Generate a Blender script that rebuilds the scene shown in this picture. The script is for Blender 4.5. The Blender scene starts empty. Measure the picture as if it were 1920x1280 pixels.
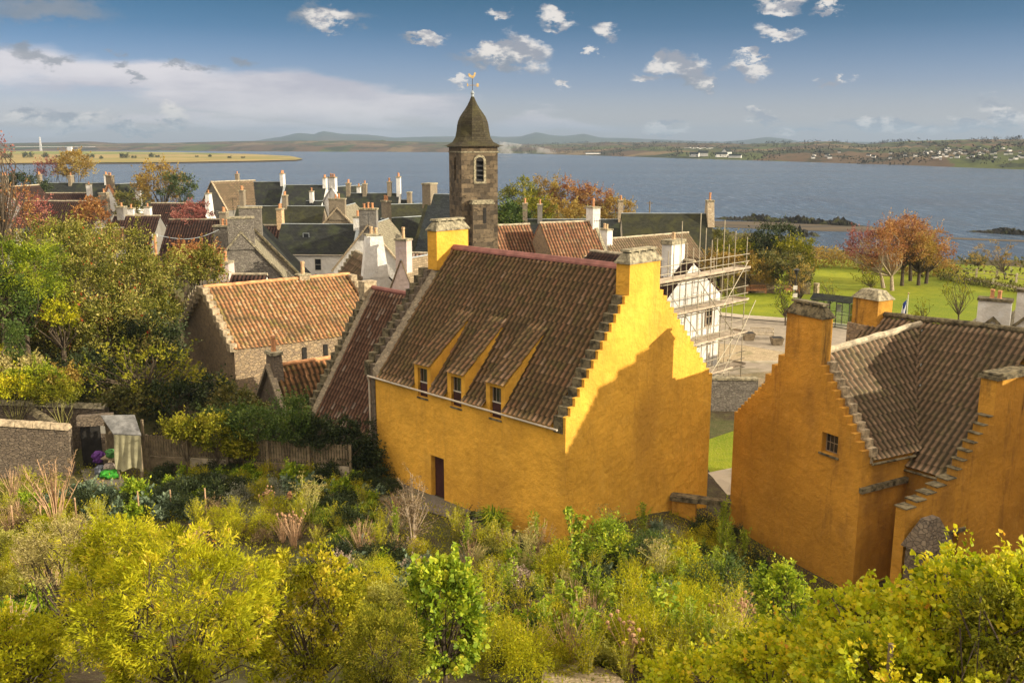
import bpy, math, random
import numpy as np
R = math.radians
sc = bpy.context.scene
col = sc.collection

# ------------------------------------------------------------------ camera, light, sky
CAMH = 20.0
FPX = 1770.0
PITCH = math.atan(373 / FPX)
cam_d = bpy.data.cameras.new('camera'); cam = bpy.data.objects.new('camera', cam_d); col.objects.link(cam)
cam.location = (0, 0, CAMH); cam.rotation_euler = (R(90) - PITCH, 0, 0)
cam_d.sensor_width = 36; cam_d.lens = FPX * 36 / 1920
cam_d.clip_start = .1; cam_d.clip_end = 30000
sc.camera = cam
SUN_AZ, SUN_EL = -18.0, 17.0          # degrees from +x, above horizon
sd = np.array([math.cos(R(SUN_AZ)) * math.cos(R(SUN_EL)), math.sin(R(SUN_AZ)) * math.cos(R(SUN_EL)), math.sin(R(SUN_EL))])
sun_d = bpy.data.lights.new('sun', 'SUN'); sun = bpy.data.objects.new('sun', sun_d); col.objects.link(sun)
sun_d.energy = 4.3; sun_d.angle = R(.55); sun_d.color = (1, .87, .64)
sun.rotation_euler = (R(90 - SUN_EL), 0, R(SUN_AZ + 90))
sc.view_settings.view_transform = 'Standard'; sc.view_settings.look = 'None'
sc.view_settings.exposure = .82; sc.view_settings.gamma = 1
w = bpy.data.worlds.new('World'); sc.world = w; w.use_nodes = True

def ray(x, y):
    a = (x - 960) / FPX; b = (640 - y) / FPX
    return np.array([a, math.cos(PITCH) + b * math.sin(PITCH), -math.sin(PITCH) + b * math.cos(PITCH)])
CP = np.array([0, 0, CAMH])
def AZ(x, y, z): d = ray(x, y); return CP + d * ((z - CAMH) / d[2])          # pixel of the photo on height z
def AY(x, y, Y): d = ray(x, y); return CP + d * (Y / d[1])                    # ... at distance Y
def AP(x, y, P0, n): d = ray(x, y); n = np.array(n, float); return CP + d * (np.dot(np.array(P0, float) - CP, n) / np.dot(d, n))
def PX(P):
    d = np.array(P) - CP; ww = d[1] * math.cos(PITCH) - d[2] * math.sin(PITCH); v = d[1] * math.sin(PITCH) + d[2] * math.cos(PITCH)
    return 960 + FPX * d[0] / ww, 640 - FPX * v / ww

class NT:
    """tiny node helper"""
    def __init__(s, nt): s.nt = nt; nt.nodes.clear()
    def n(s, typ, ins=None, **kw):
        nd = s.nt.nodes.new(typ)
        for k, v in kw.items(): setattr(nd, k, v)
        for k, v in (ins or {}).items():
            if isinstance(v, bpy.types.NodeSocket): s.nt.links.new(v, nd.inputs[k])
            else: nd.inputs[k].default_value = v
        return nd
    def m(s, op, a, b=None, c=None, clamp=False):
        nd = s.nt.nodes.new('ShaderNodeMath'); nd.operation = op; nd.use_clamp = clamp
        for i, v in enumerate((a, b, c)):
            if v is None: continue
            if isinstance(v, bpy.types.NodeSocket): s.nt.links.new(v, nd.inputs[i])
            else: nd.inputs[i].default_value = v
        return nd.outputs[0]
    def vm(s, op, a, b=None, c=None):
        nd = s.nt.nodes.new('ShaderNodeVectorMath'); nd.operation = op
        for i, v in enumerate((a, b, c)):
            if v is None: continue
            if isinstance(v, bpy.types.NodeSocket): s.nt.links.new(v, nd.inputs[i])
            elif isinstance(v, (int, float)): nd.inputs['Scale'].default_value = v
            else: nd.inputs[i].default_value = v
        return nd.outputs['Value'] if op in ('LENGTH', 'DOT_PRODUCT') else nd.outputs[0]
    def mix(s, f, a, b, t='MIX'):
        nd = s.nt.nodes.new('ShaderNodeMix'); nd.data_type = 'RGBA'; nd.blend_type = t
        for i, v in ((0, f), (6, a), (7, b)):
            if isinstance(v, bpy.types.NodeSocket): s.nt.links.new(v, nd.inputs[i])
            elif isinstance(v, tuple): nd.inputs[i].default_value = (*v[:3], 1)
            else: nd.inputs[i].default_value = v
        return nd.outputs[2]
    def ramp(s, f, stops, interp='LINEAR'):
        nd = s.nt.nodes.new('ShaderNodeValToRGB'); cr = nd.color_ramp; cr.interpolation = interp
        while len(cr.elements) < len(stops): cr.elements.new(.5)
        for e, (p, c) in zip(cr.elements, stops): e.position = p; e.color = (*c, 1) if len(c) == 3 else c
        s.nt.links.new(f, nd.inputs[0]); return nd.outputs[0]
    def noise(s, vec, scale, detail=4, rough=.6, dist=0):
        nd = s.n('ShaderNodeTexNoise', {'Scale': scale, 'Detail': detail, 'Roughness': rough, 'Distortion': dist})
        if vec is not None: s.nt.links.new(vec, nd.inputs['Vector'])
        return nd.outputs['Fac']
    def mr(s, v, a, b, c=0., d=1., smooth=True):
        nd = s.n('ShaderNodeMapRange', {0: v, 1: a, 2: b, 3: c, 4: d}, interpolation_type='SMOOTHSTEP' if smooth else 'LINEAR'); return nd.outputs[0]

def build_sky():
    t = NT(w.node_tree)
    sky = t.n('ShaderNodeTexSky', sky_type='NISHITA', sun_disc=False, sun_elevation=R(SUN_EL), sun_rotation=R(90 - SUN_AZ), altitude=50, air_density=1.0, dust_density=.6, ozone_density=2.5)
    d = t.n('ShaderNodeTexCoord').outputs['Generated']
    sp = t.n('ShaderNodeSeparateXYZ', {0: d})
    az = t.m('ARCTAN2', sp.outputs[0], sp.outputs[1]); el = t.m('ARCSINE', sp.outputs[2])
    v = t.n('ShaderNodeCombineXYZ', {0: az, 1: el, 2: 0.}).outputs[0]
    sc1 = t.vm('MULTIPLY', v, (1., 1.9, 1.))
    nz = t.n('ShaderNodeTexNoise', {'Vector': sc1, 'Scale': 22., 'Detail': 8., 'Roughness': .68})
    warp = t.vm('SCALE', t.vm('SUBTRACT', nz.outputs['Color'], (.5, .5, .5)), .062)
    nb = t.n('ShaderNodeTexNoise', {'Vector': t.vm('MULTIPLY', v, (1., 4., 1.)), 'Scale': 6., 'Detail': 5., 'Roughness': .55})
    warpb = t.vm('SCALE', t.vm('SUBTRACT', nb.outputs['Color'], (.5, .5, .5)), .09)
    def group(lst, wv):
        vv = t.vm('ADD', v, wv); out = None
        for (x, y, rx, ry, ang) in lst:
            dd = ray(x, y); dd = dd / np.linalg.norm(dd)
            a0 = math.atan2(dd[0], dd[1]); e0 = math.asin(dd[2]); ra = rx / FPX; re = ry / FPX
            q = t.vm('SUBTRACT', vv, (a0, e0, 0.))
            if ang:
                q = t.n('ShaderNodeVectorRotate', {'Vector': q, 'Angle': R(ang)}, rotation_type='Z_AXIS').outputs[0]
            q = t.vm('LENGTH', t.vm('MULTIPLY', q, (1 / ra, 1 / re, 0.)))
            out = q if out is None else t.m('MINIMUM', out, q)
        return out
    band = group([(-60, 110, 300, 50, 7), (120, 140, 240, 36, 9), (330, 165, 250, 40, 8), (560, 185, 230, 36, 8), (740, 205, 170, 30, 8), (1020, 232, 150, 18, 2), (60, 225, 160, 16, 0), (500, 235, 330, 16, 3)], warpb)
    white = group([(985, 98, 48, 27, 25), (925, 97, 56, 14, 0), (1285, 128, 48, 22, 18), (1232, 122, 26, 18, 0), (1215, 152, 32, 8, 0), (1325, 142, 24, 10, 0), (1400, 132, 42, 12, 8), (1405, 110, 30, 8, 0),
                   (1132, 50, 26, 17, 0), (1042, 38, 30, 12, 10), (1465, 10, 34, 13, 10), (1550, 15, 24, 9, 0), (1460, 63, 42, 14, 12), (1110, 94, 13, 9, 0), (935, 26, 20, 10, 0),
                   (1435, 218, 38, 13, 8), (1620, 230, 62, 15, 8), (1700, 240, 60, 12, 5), (1890, 213, 46, 20, 22), (1830, 238, 60, 11, 0), (1250, 240, 50, 9, 0), (1500, 246, 60, 9, 0), (55, 218, 40, 19, 0), (140, 225, 60, 15, 0), (325, 220, 30, 19, 0), (250, 240, 60, 10, 0), (800, 68, 40, 9, 0),
                   (620, 34, 48, 20, 4), (1570, 152, 30, 7, 4), (1056, 152, 22, 6, 0), (865, 148, 24, 6, 0)], warp)
    dark = group([(80, 12, 110, 26, 0), (585, 30, 36, 20, 0), (640, 42, 50, 13, 0), (900, 102, 46, 12, -8), (955, 110, 55, 13, 8), (62, 98, 34, 12, 10), (108, 112, 26, 9, 0), (252, 136, 18, 6, 10), (330, 127, 22, 7, 0), (382, 128, 22, 7, 5), (445, 114, 24, 8, 0),
                  (225, 112, 14, 7, 0), (1295, 150, 42, 8, 0), (775, 70, 26, 6, 0), (-300, 40, 180, 60, 0), (2300, 60, 120, 30, 0)], warp)
    bm = t.mr(band, 1.25, .45); wm = t.mr(white, 1.12, .45); dm = t.mr(dark, 1.35, .35)
    k = t.m('POWER', t.m('MAXIMUM', t.m('MULTIPLY', el, 1 / .16), 0.0), 1.0, clamp=True)
    # base sky: the physical sky, graded a little (greyer and cooler low down, as this autumn haze is)
    base = t.mix(1., sky.outputs[0], t.ramp(k, [(0, (.98, .84, 1.06)), (.35, (.46, .47, .71)), (.7, (.13, .25, .40)), (1, (.01, .16, .235))]), 'MULTIPLY')
    lum = t.n('ShaderNodeRGBToBW', {0: sky.outputs[0]}).outputs[0]
    nz2 = t.noise(sc1, 45., 5)
    nza = t.n('ShaderNodeTexNoise', {'Vector': sc1, 'Scale': 30., 'Detail': 6., 'Roughness': .6}).outputs['Fac']; nzb = t.n('ShaderNodeTexNoise', {'Vector': t.vm('ADD', sc1, (.010, .016, 0.)), 'Scale': 30., 'Detail': 6., 'Roughness': .6}).outputs['Fac']
    wc = t.mix(t.mr(t.m('SUBTRACT', nza, nzb), -.09, .09), (1.9, 1.95, 2.2), (5.2, 4.8, 4.4))
    out = t.mix(t.m('MULTIPLY', bm, .85), base, t.mix(t.mr(nb.outputs['Fac'], .35, .65), (3.2, 3.0, 3.3), (5.0, 4.6, 4.6)))
    out = t.mix(t.m('MULTIPLY', dm, .78), out, t.mix(nz2, (1.05, 1.25, 1.5), (1.9, 1.95, 2.1)))
    out = t.mix(t.m('MULTIPLY', wm, .9), out, wc)
    # unseen cloud-like glow overhead, added to brighten the shaded sides
    over = t.m('MULTIPLY', t.mr(el, .19, .42), t.mr(t.noise(d, 2.2, 5), .12, .5))
    out = t.mix(over, out, (11.2, 9.5, 7.3))
    bg = t.n('ShaderNodeBackground', {0: out, 1: .106})
    o = t.n('ShaderNodeOutputWorld', {0: bg.outputs[0]})
build_sky()

# ------------------------------------------------------------------ object helpers
rng = np.random.RandomState(7)
def tag(o, label=None, cat=None, group=None, kind=None):
    if label: o['label'] = label
    if cat: o['category'] = cat
    if group: o['group'] = group
    if kind: o['kind'] = kind
    return o
def thing(name, label, cat, loc=(0, 0, 0), rz=0, group=None):
    o = bpy.data.objects.new(name, None); col.objects.link(o)
    o.location = tuple(float(v) for v in loc); o.rotation_euler = (0, 0, rz); o.empty_display_size = .2
    return tag(o, label, cat, group)
def meshobj(name, V, F, mat, parent=None, rnd=None, pt=None, smooth=False, uvw=True, world=True):
    """V (n,3) in world coordinates (world=True) or in the parent's own."""
    V = np.asarray(V, dtype=np.float64)
    org = np.zeros(3)
    if world:
        org = np.array(parent.matrix_world.translation if parent else V.mean(0)) if parent is None else abs_loc(parent)
        V = V - org
    me = bpy.data.meshes.new(name)
    if isinstance(F, np.ndarray):
        nf, k = F.shape
        me.vertices.add(len(V)); me.vertices.foreach_set('co', V.astype(np.float32).ravel())
        me.loops.add(nf * k); me.loops.foreach_set('vertex_index', F.astype(np.int32).ravel())
        me.polygons.add(nf); me.polygons.foreach_set('loop_start', np.arange(0, nf * k, k, dtype=np.int32))
        me.update(calc_edges=True)
    else:
        me.from_pydata([tuple(v) for v in V], [], F)
    if rnd is not None:
        a = me.attributes.new('rnd', 'FLOAT', 'FACE'); a.data.foreach_set('value', np.asarray(rnd, dtype=np.float32))
    if pt is not None:
        a = me.attributes.new('pan', 'FLOAT', 'POINT'); a.data.foreach_set('value', np.asarray(pt, dtype=np.float32).ravel())
    if uvw and not isinstance(F, np.ndarray):
        uv = me.uv_layers.new(name='UVMap')
        for p in me.polygons:
            n = np.array(p.normal)
            if abs(n[2]) > .97: tx, ty = np.array([1., 0, 0]), np.array([0, 1., 0])
            else:
                tx = np.cross([0, 0, 1.], n); tx /= np.linalg.norm(tx); ty = np.cross(n, tx)
            for li in p.loop_indices:
                co = V[me.loops[li].vertex_index] + org
                uv.data[li].uv = (float(co @ tx), float(co @ ty))
    for m in (mat if isinstance(mat, (list, tuple)) else [mat]): me.materials.append(m)
    if smooth: me.polygons.foreach_set('use_smooth', [True] * len(me.polygons))
    o = bpy.data.objects.new(name, me); col.objects.link(o)
    if parent: o.parent = parent
    elif world: o.location = org
    return o
def abs_loc(o):
    p = np.array(o.location)
    while o.parent: o = o.parent; p = p + np.array(o.location)
    return p

class MB:
    def __init__(s): s.v = []; s.f = []
    def add(s, V, F):
        b = len(s.v); s.v += [np.array(x, float) for x in V]; s.f += [tuple(b + i for i in f) for f in F]; return s
    def hexa(s, P):      # 8 points: bottom 4, top 4 (both counter-clockwise from above)
        return s.add(P, [(3, 2, 1, 0), (4, 5, 6, 7), (0, 1, 5, 4), (1, 2, 6, 5), (2, 3, 7, 6), (3, 0, 4, 7)])
    def box(s, o, U, V, W):   # corner o and three edge vectors
        o, U, V, W = (np.array(x, float) for x in (o, U, V, W))
        if np.dot(np.cross(U, V), W) < 0: U, V = V, U
        return s.hexa([o, o + U, o + U + V, o + V, o + W, o + U + W, o + U + V + W, o + V + W])
    def prism(s, poly, off):  # polygon (list of 3-D points) pushed along off
        poly = [np.array(p, float) for p in poly]; off = np.array(off, float); n = len(poly)
        nn = sum(np.cross(poly[i], poly[(i + 1) % n]) for i in range(n))
        if np.dot(nn, off) > 0: poly = poly[::-1]
        return s.add(poly + [p + off for p in poly], [tuple(range(n)), tuple(range(2 * n - 1, n - 1, -1))] + [(i, i + n, (i + 1) % n + n, (i + 1) % n) for i in range(n)])
    def tube(s, pts, rad, k=6, caps=True):
        pts = [np.array(p, float) for p in pts]; rad = [rad] * len(pts) if np.isscalar(rad) else rad
        ring = []
        up = np.array([0, 0, 1.])
        for i, p in enumerate(pts):
            t = pts[min(i + 1, len(pts) - 1)] - pts[max(i - 1, 0)]; t = t / (np.linalg.norm(t) + 1e-9)
            a = np.cross(t, up if abs(t[2]) < .95 else [1, 0, 0]); a /= np.linalg.norm(a) + 1e-9; b = np.cross(t, a)
            ring.append([p + rad[i] * (math.cos(2 * math.pi * j / k) * a + math.sin(2 * math.pi * j / k) * b) for j in range(k)])
        b0 = len(s.v); s.v += [q for r in ring for q in r]
        for i in range(len(pts) - 1):
            for j in range(k):
                j2 = (j + 1) % k; s.f.append((b0 + i * k + j, b0 + i * k + j2, b0 + (i + 1) * k + j2, b0 + (i + 1) * k + j))
        if caps:
            s.f.append(tuple(b0 + j for j in range(k))[::-1]); e = b0 + (len(pts) - 1) * k; s.f.append(tuple(e + j for j in range(k)))
        return s
    def build(s, name, mat, parent=None, **kw): return meshobj(name, np.array(s.v), s.f, mat, parent, **kw)

# ------------------------------------------------------------------ materials
def newmat(name):
    m = bpy.data.materials.new(name); m.use_nodes = True; return m, NT(m.node_tree)
def finish(t, colr, rough=.85, bump=None, bd=.02, spec=.3, metal=0, **kw):
    ins = {'Base Color': colr, 'Roughness': rough, 'Specular IOR Level': spec, 'Metallic': metal}; ins.update(kw)
    p = t.n('ShaderNodeBsdfPrincipled')
    for k, v in ins.items():
        if isinstance(v, bpy.types.NodeSocket): t.nt.links.new(v, p.inputs[k])
        elif isinstance(v, tuple): p.inputs[k].default_value = (*v[:3], 1)
        else: p.inputs[k].default_value = v
    if bump is not None:
        b = t.n('ShaderNodeBump', {'Height': bump, 'Distance': bd, 'Strength': 1.}); t.nt.links.new(b.outputs[0], p.inputs['Normal'])
    t.n('ShaderNodeOutputMaterial', {0: p.outputs[0]})
def pos(t): return t.n('ShaderNodeNewGeometry').outputs['Position']
def sub(c, k): return tuple(x * k for x in c)

def m_harl(name, c, stain=(.3, .2, .1), st=.35, rough_scale=1.):
    m, t = newmat(name); P = pos(t)
    a = t.noise(P, .32, 6, .65); b = t.noise(P, 1.7, 7, .75, .6)
    Ps = t.vm('MULTIPLY', P, (1., 1., .14)); s = t.noise(Ps, 1.5, 6, .7); s2 = t.noise(t.vm('MULTIPLY', P, (1., 1., .5)), .28, 4, .6)
    c1 = t.mix(t.mr(a, .3, .7), sub(c, .74), sub(c, 1.12)); c1 = t.mix(t.m('MULTIPLY', t.mr(b, .45, .7), .45), c1, tuple(x * k for x, k in zip(c, (.66, .62, .6))))
    c1 = t.mix(t.m('MULTIPLY', t.mr(t.noise(P, .8, 5, .7), .5, .75), .35), c1, tuple(min(1, x * k) for x, k in zip(c, (1.1, 1.22, 1.9))))
    c1 = t.mix(t.m('MULTIPLY', t.mr(s, .5, .78), st), c1, stain); c1 = t.mix(t.m('MULTIPLY', t.mr(s2, .52, .72), st * .9), c1, stain)
    h = t.noise(P, 22. * rough_scale, 5, .75); h2 = t.noise(P, 3.5, 4, .6)
    c1 = t.mix(t.m('MULTIPLY', t.mr(h, .45, .7), .22), c1, sub(c, .6))
    finish(t, c1, .92, t.m('ADD', h, t.m('MULTIPLY', h2, 3.)), .03, .15); return m
def m_rubble(name, c1, c2, mortar, sc_=3.2, bd=.05, lichen=None):
    m, t = newmat(name); P = pos(t)
    W = t.vm('ADD', P, t.vm('SCALE', t.n('ShaderNodeTexNoise', {'Vector': P, 'Scale': 1.8, 'Detail': 3.}).outputs['Color'], .35))
    W = t.vm('MULTIPLY', W, (1., 1., 1.55))
    v = t.n('ShaderNodeTexVoronoi', {'Vector': W, 'Scale': sc_, 'Randomness': .85}); e = t.n('ShaderNodeTexVoronoi', {'Vector': W, 'Scale': sc_, 'Randomness': .85}, feature='DISTANCE_TO_EDGE')
    r = t.n('ShaderNodeSeparateColor', {0: v.outputs['Color']}).outputs[0]
    col_ = t.mix(r, c1, c2); n1 = t.noise(P, 12., 6, .7); col_ = t.mix(t.m('MULTIPLY', t.mr(n1, .4, .7), .5), col_, sub(c1, .5))
    big = t.noise(P, .5, 4); col_ = t.mix(t.m('MULTIPLY', t.mr(big, .5, .75), .5), col_, sub(c1, .45))
    if lichen: col_ = t.mix(t.m('MULTIPLY', t.mr(t.noise(P, 4., 5), .55, .7), .6), col_, lichen)
    ed = t.mr(e.outputs['Distance'], .0, .09); col_ = t.mix(ed, mortar, col_)
    finish(t, col_, .95, t.m('ADD', ed, t.m('MULTIPLY', n1, .6)), bd, .15); return m
def m_ashlar(name, c1, c2, mortar, bw=.62, bh=.3, lichen=None):
    m, t = newmat(name); uv = t.n('ShaderNodeTexCoord').outputs['UV']; P = pos(t)
    br = t.n('ShaderNodeTexBrick', {'Vector': uv, 'Color1': (*c1, 1), 'Color2': (*c2, 1), 'Mortar': (*mortar, 1), 'Scale': 1., 'Mortar Size': .014, 'Mortar Smooth': .3, 'Bias': 0., 'Brick Width': bw, 'Row Height': bh})
    n1 = t.noise(P, 3.5, 6, .75); c = t.mix(t.mr(n1, .5, .66), br.outputs[0], sub(c1, .18))
    n2 = t.noise(P, 14., 4); c = t.mix(t.m('MULTIPLY', t.mr(n2, .5, .7), .4), c, sub(c2, 1.25))
    finish(t, c, .95, t.m('SUBTRACT', t.m('MULTIPLY', n1, .5), br.outputs['Fac']), .03, .15); return m
def m_slate(name, c, moss=(.07, .085, .03), mo=.4):
    m, t = newmat(name); uv = t.n('ShaderNodeTexCoord').outputs['UV']; P = pos(t)
    br = t.n('ShaderNodeTexBrick', {'Vector': uv, 'Color1': (*sub(c, .8), 1), 'Color2': (*sub(c, 1.3), 1), 'Mortar': (*sub(c, .4), 1), 'Scale': 1., 'Mortar Size': .012, 'Brick Width': .3, 'Row Height': .2})
    a = t.noise(P, .7, 5); c1 = t.mix(t.m('MULTIPLY', t.mr(a, .42, .7), mo), br.outputs[0], moss)
    finish(t, c1, .85, t.m('SUBTRACT', t.noise(P, 9., 3), br.outputs['Fac']), .015, .12); return m
def m_tile(name, stops, dirt_shade=(.03, .028, .02), do=.6, sc_=.9, moss=None, rough=.85):
    m, t = newmat(name); P = pos(t)
    r = t.n('ShaderNodeAttribute', attribute_name='rnd').outputs['Fac']
    c = t.ramp(r, stops); a = t.noise(P, sc_, 6, .7); b = t.noise(P, 9., 5, .7)
    c = t.mix(t.m('MULTIPLY', t.mr(a, .45, .72), do), c, dirt_shade)
    c = t.mix(t.m('MULTIPLY', t.mr(b, .45, .75), .5), c, sub(stops[0][1], .45))
    if moss: c = t.mix(t.m('MULTIPLY', t.mr(t.noise(P, 1.7, 6, .8), .5, .62), .8), c, moss); c = t.mix(t.mr(t.noise(P, 11., 3, .6), .70, .76), c, (.5, .46, .36))
    pn = t.n('ShaderNodeAttribute', attribute_name='pan').outputs['Fac']; c = t.mix(t.m('MULTIPLY', pn, .92), c, sub(dirt_shade, .45))  # shade between the rolls painted into the channels, along with settled dirt
    finish(t, c, rough, b, .012, .25); return m
def m_plain(name, c, rough=.8, nsc=4., amt=.35, bump=0, bd=.01, metal=0, spec=.3):
    m, t = newmat(name); P = pos(t); n = t.noise(P, nsc, 5, .65)
    finish(t, t.mix(t.mr(n, .3, .7), sub(c, 1 - amt), sub(c, 1 + amt * .6)), rough, t.noise(P, nsc * 6, 4) if bump else None, bd, spec, metal); return m
def m_leaf(name, stops, tr=.25, rough=.55, spec=.25):
    m, t = newmat(name); r = t.n('ShaderNodeAttribute', attribute_name='rnd').outputs['Fac']
    c = t.ramp(r, stops)
    p = t.n('ShaderNodeBsdfPrincipled', {'Base Color': c, 'Roughness': rough, 'Specular IOR Level': spec})
    q = t.n('ShaderNodeBsdfTranslucent', {'Color': t.mix(1., c, (1.15, 1.1, .55), 'MULTIPLY')})
    mx = t.n('ShaderNodeMixShader', {0: tr, 1: p.outputs[0], 2: q.outputs[0]})
    t.n('ShaderNodeOutputMaterial', {0: mx.outputs[0]}); return m

M = {}
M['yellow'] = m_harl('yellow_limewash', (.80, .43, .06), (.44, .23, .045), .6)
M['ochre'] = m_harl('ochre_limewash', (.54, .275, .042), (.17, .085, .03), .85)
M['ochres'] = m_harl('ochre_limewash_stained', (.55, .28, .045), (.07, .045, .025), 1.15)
M['white'] = m_harl('white_harling', (.74, .72, .69), (.35, .33, .3), .35)
M['cream'] = m_harl('cream_harling', (.62, .55, .43), (.25, .22, .17), .4)
M['pink'] = m_harl('pink_harling', (.62, .50, .46), (.3, .25, .22), .3)
M['grey'] = m_harl('grey_render', (.24, .225, .20), (.12, .11, .1), .4)
M['redwall'] = m_harl('red_painted_harling', (.42, .12, .07), (.2, .08, .05), .3)
M['rub'] = m_rubble('warm_rubble', (.42, .31, .19), (.24, .18, .13), (.34, .27, .19), 4.2)
M['rubd'] = m_rubble('dark_rubble', (.22, .175, .13), (.14, .11, .085), (.15, .125, .1), 5.0)
M['rubg'] = m_rubble('grey_rubble', (.30, .27, .23), (.17, .15, .13), (.14, .125, .105), 5.0, lichen=(.32, .3, .22))
M['rubl'] = m_rubble('lit_rubble', (.55, .44, .29), (.38, .29, .2), (.6, .53, .4), 2.4)
M['ash'] = m_ashlar('tower_ashlar', (.185, .14, .09), (.055, .045, .034), (.14, .11, .08), bw=.62, bh=.4)
M['stone'] = m_rubble('chimney_stone', (.33, .27, .19), (.23, .19, .14), (.2, .17, .13), 4.5, .02)
M['cope'] = m_plain('lichened_coping', (.30, .265, .18), .95, 5., .7, 1, .03)
M['copel'] = m_plain('pale_coping', (.40, .32, .215), .95, 5., .6, 1, .03)
M['coped'] = m_plain('dark_mossy_coping', (.15, .125, .075), .95, 4., .8, 1, .04)
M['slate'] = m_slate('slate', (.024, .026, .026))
M['slateb'] = m_slate('blue_slate', (.034, .04, .045), mo=.2)
M['slateg'] = m_slate('mossy_slate', (.032, .033, .022), (.06, .06, .022), .7)
M['slatet'] = m_slate('tower_slate', (.05, .043, .028), (.085, .08, .03), .5)
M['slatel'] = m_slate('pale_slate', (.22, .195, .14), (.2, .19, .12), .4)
M['stoneslate'] = m_slate('stone_slate', (.26, .2, .13), (.14, .11, .07), .5)
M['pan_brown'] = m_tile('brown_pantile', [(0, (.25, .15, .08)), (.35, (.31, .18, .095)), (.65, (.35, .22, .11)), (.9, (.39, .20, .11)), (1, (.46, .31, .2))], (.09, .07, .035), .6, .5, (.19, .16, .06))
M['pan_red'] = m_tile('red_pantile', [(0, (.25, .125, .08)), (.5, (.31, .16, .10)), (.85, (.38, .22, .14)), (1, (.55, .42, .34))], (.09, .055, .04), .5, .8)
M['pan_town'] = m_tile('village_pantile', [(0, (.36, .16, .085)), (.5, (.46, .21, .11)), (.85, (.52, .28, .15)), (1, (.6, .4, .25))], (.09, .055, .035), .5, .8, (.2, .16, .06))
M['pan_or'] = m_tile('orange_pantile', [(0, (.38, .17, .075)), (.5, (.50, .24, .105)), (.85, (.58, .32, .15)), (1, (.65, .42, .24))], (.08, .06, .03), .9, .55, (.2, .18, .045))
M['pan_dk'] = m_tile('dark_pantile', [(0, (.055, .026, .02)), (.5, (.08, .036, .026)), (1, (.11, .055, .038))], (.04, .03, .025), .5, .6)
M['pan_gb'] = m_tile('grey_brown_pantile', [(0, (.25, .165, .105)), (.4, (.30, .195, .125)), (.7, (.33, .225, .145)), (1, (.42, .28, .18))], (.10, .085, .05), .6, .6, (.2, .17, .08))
M['clay'] = m_plain('terracotta_pot', (.52, .25, .12), .8, 6., .4)
M['clayb'] = m_plain('buff_pot', (.55, .38, .22), .8, 6., .4)
M['ridge_or'] = m_plain('orange_ridge_tile', (.6, .3, .14), .85, 3., .4, 1)
M['ridge_pk'] = m_plain('red_ridge_tile', (.24, .10, .085), .8, 2., .3)
M['ridge_pl'] = m_plain('pale_ridge_tile', (.42, .36, .26), .9, 3., .5, 1)
M['lead'] = m_plain('lead_flashing', (.30, .34, .37), .5, 3., .2)
M['gutter'] = m_plain('cream_gutter', (.5, .44, .36), .6, 3., .2)
M['dark'] = m_plain('dark_opening', (.02, .018, .016), .9)
M['door'] = m_plain('dark_red_door', (.055, .02, .02), .6, 3., .4)
M['frame'] = m_plain('white_window_frame', (.6, .57, .5), .6, 4., .15)
M['framed'] = m_plain('brown_window_frame', (.30, .23, .16), .6, 4., .3)
M['wood'] = m_plain('weathered_wood', (.20, .155, .10), .9, 3., .45, 1)
M['greywood'] = m_plain('grey_weathered_wood', (.17, .17, .17), .9, 3., .4, 1)
M['seedh'] = m_plain('brown_seedhead', (.34, .20, .11), .95, 9., .4)
M['woodl'] = m_plain('pale_wood', (.45, .38, .28), .85, 3., .3, 1)
M['board'] = m_plain('scaffold_board', (.40, .33, .25), .85, 2., .4)
M['pole'] = m_plain('galvanised_pole', (.34, .30, .22), .5, 5., .3, metal=.3)
M['iron'] = m_plain('black_iron', (.03, .03, .03), .5, 5., .3)
M['gold'] = m_plain('gilded_metal', (.40, .29, .13), .5, 5., .3, metal=.4)
M['tarp'] = m_plain('canvas_sheet', (.32, .30, .19), .8, 1.5, .35, 1)
M['bark'] = m_plain('bark', (.10, .075, .05), .95, 6., .5, 1, .03)
M['barkp'] = m_plain('pale_bark', (.42, .33, .24), .9, 6., .4)
M['dry'] = m_plain('dry_stem', (.50, .32, .19), .9, 5., .4)
M['stemg'] = m_plain('green_stem', (.34, .32, .1), .8, 5., .4)
def m_glass():
    m, t = newmat('window_glass'); finish(t, (.02, .022, .025), .08, None, 0, .6); return m
M['glass'] = m_glass()
def m_clear():
    m, t = newmat('clear_glass'); g = t.n('ShaderNodeBsdfGlossy', {'Roughness': .05}); tr = t.n('ShaderNodeBsdfTransparent', {0: (.85, .92, .88, 1)})
    f = t.n('ShaderNodeFresnel'); mx = t.n('ShaderNodeMixShader', {0: t.m('ADD', f.outputs[0], .06), 1: tr.outputs[0], 2: g.outputs[0]}); t.n('ShaderNodeOutputMaterial', {0: mx.outputs[0]}); return m
M['clear'] = m_clear()
YG = (.62, .58, .04)
L = {}
L['yel'] = m_leaf('yellow_green_leaf', [(0, (0.084, 0.102, 0.006)), (.25, (.30, .31, .012)), (.55, (.42, .43, .02)), (.85, (.62, .55, .03)), (.95, (.74, .60, .10)), (1, (.58, .26, .06))], .42, .6, .08)
L['ygr'] = m_leaf('olive_yellow_leaf', [(0, (0.034, 0.043, 0.005)), (.35, (0.136, 0.152, 0.012)), (.75, (0.272, 0.256, 0.020)), (1, (0.416, 0.336, 0.056))], .25, .6, .08)
L['ygr2'] = m_leaf('gold_olive_leaf', [(0, (0.048, 0.060, 0.006)), (.35, (.24, .25, .015)), (.7, (.46, .42, .025)), (1, (.66, .52, .07))], .4, .6, .08)
L['appl'] = m_leaf('lime_leaf', [(0, (0.072, 0.102, 0.006)), (.3, (.30, .36, .012)), (.65, (.50, .50, .02)), (.92, (.68, .56, .03)), (1, (.55, .25, .04))], .45, .5, .2)
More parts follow.
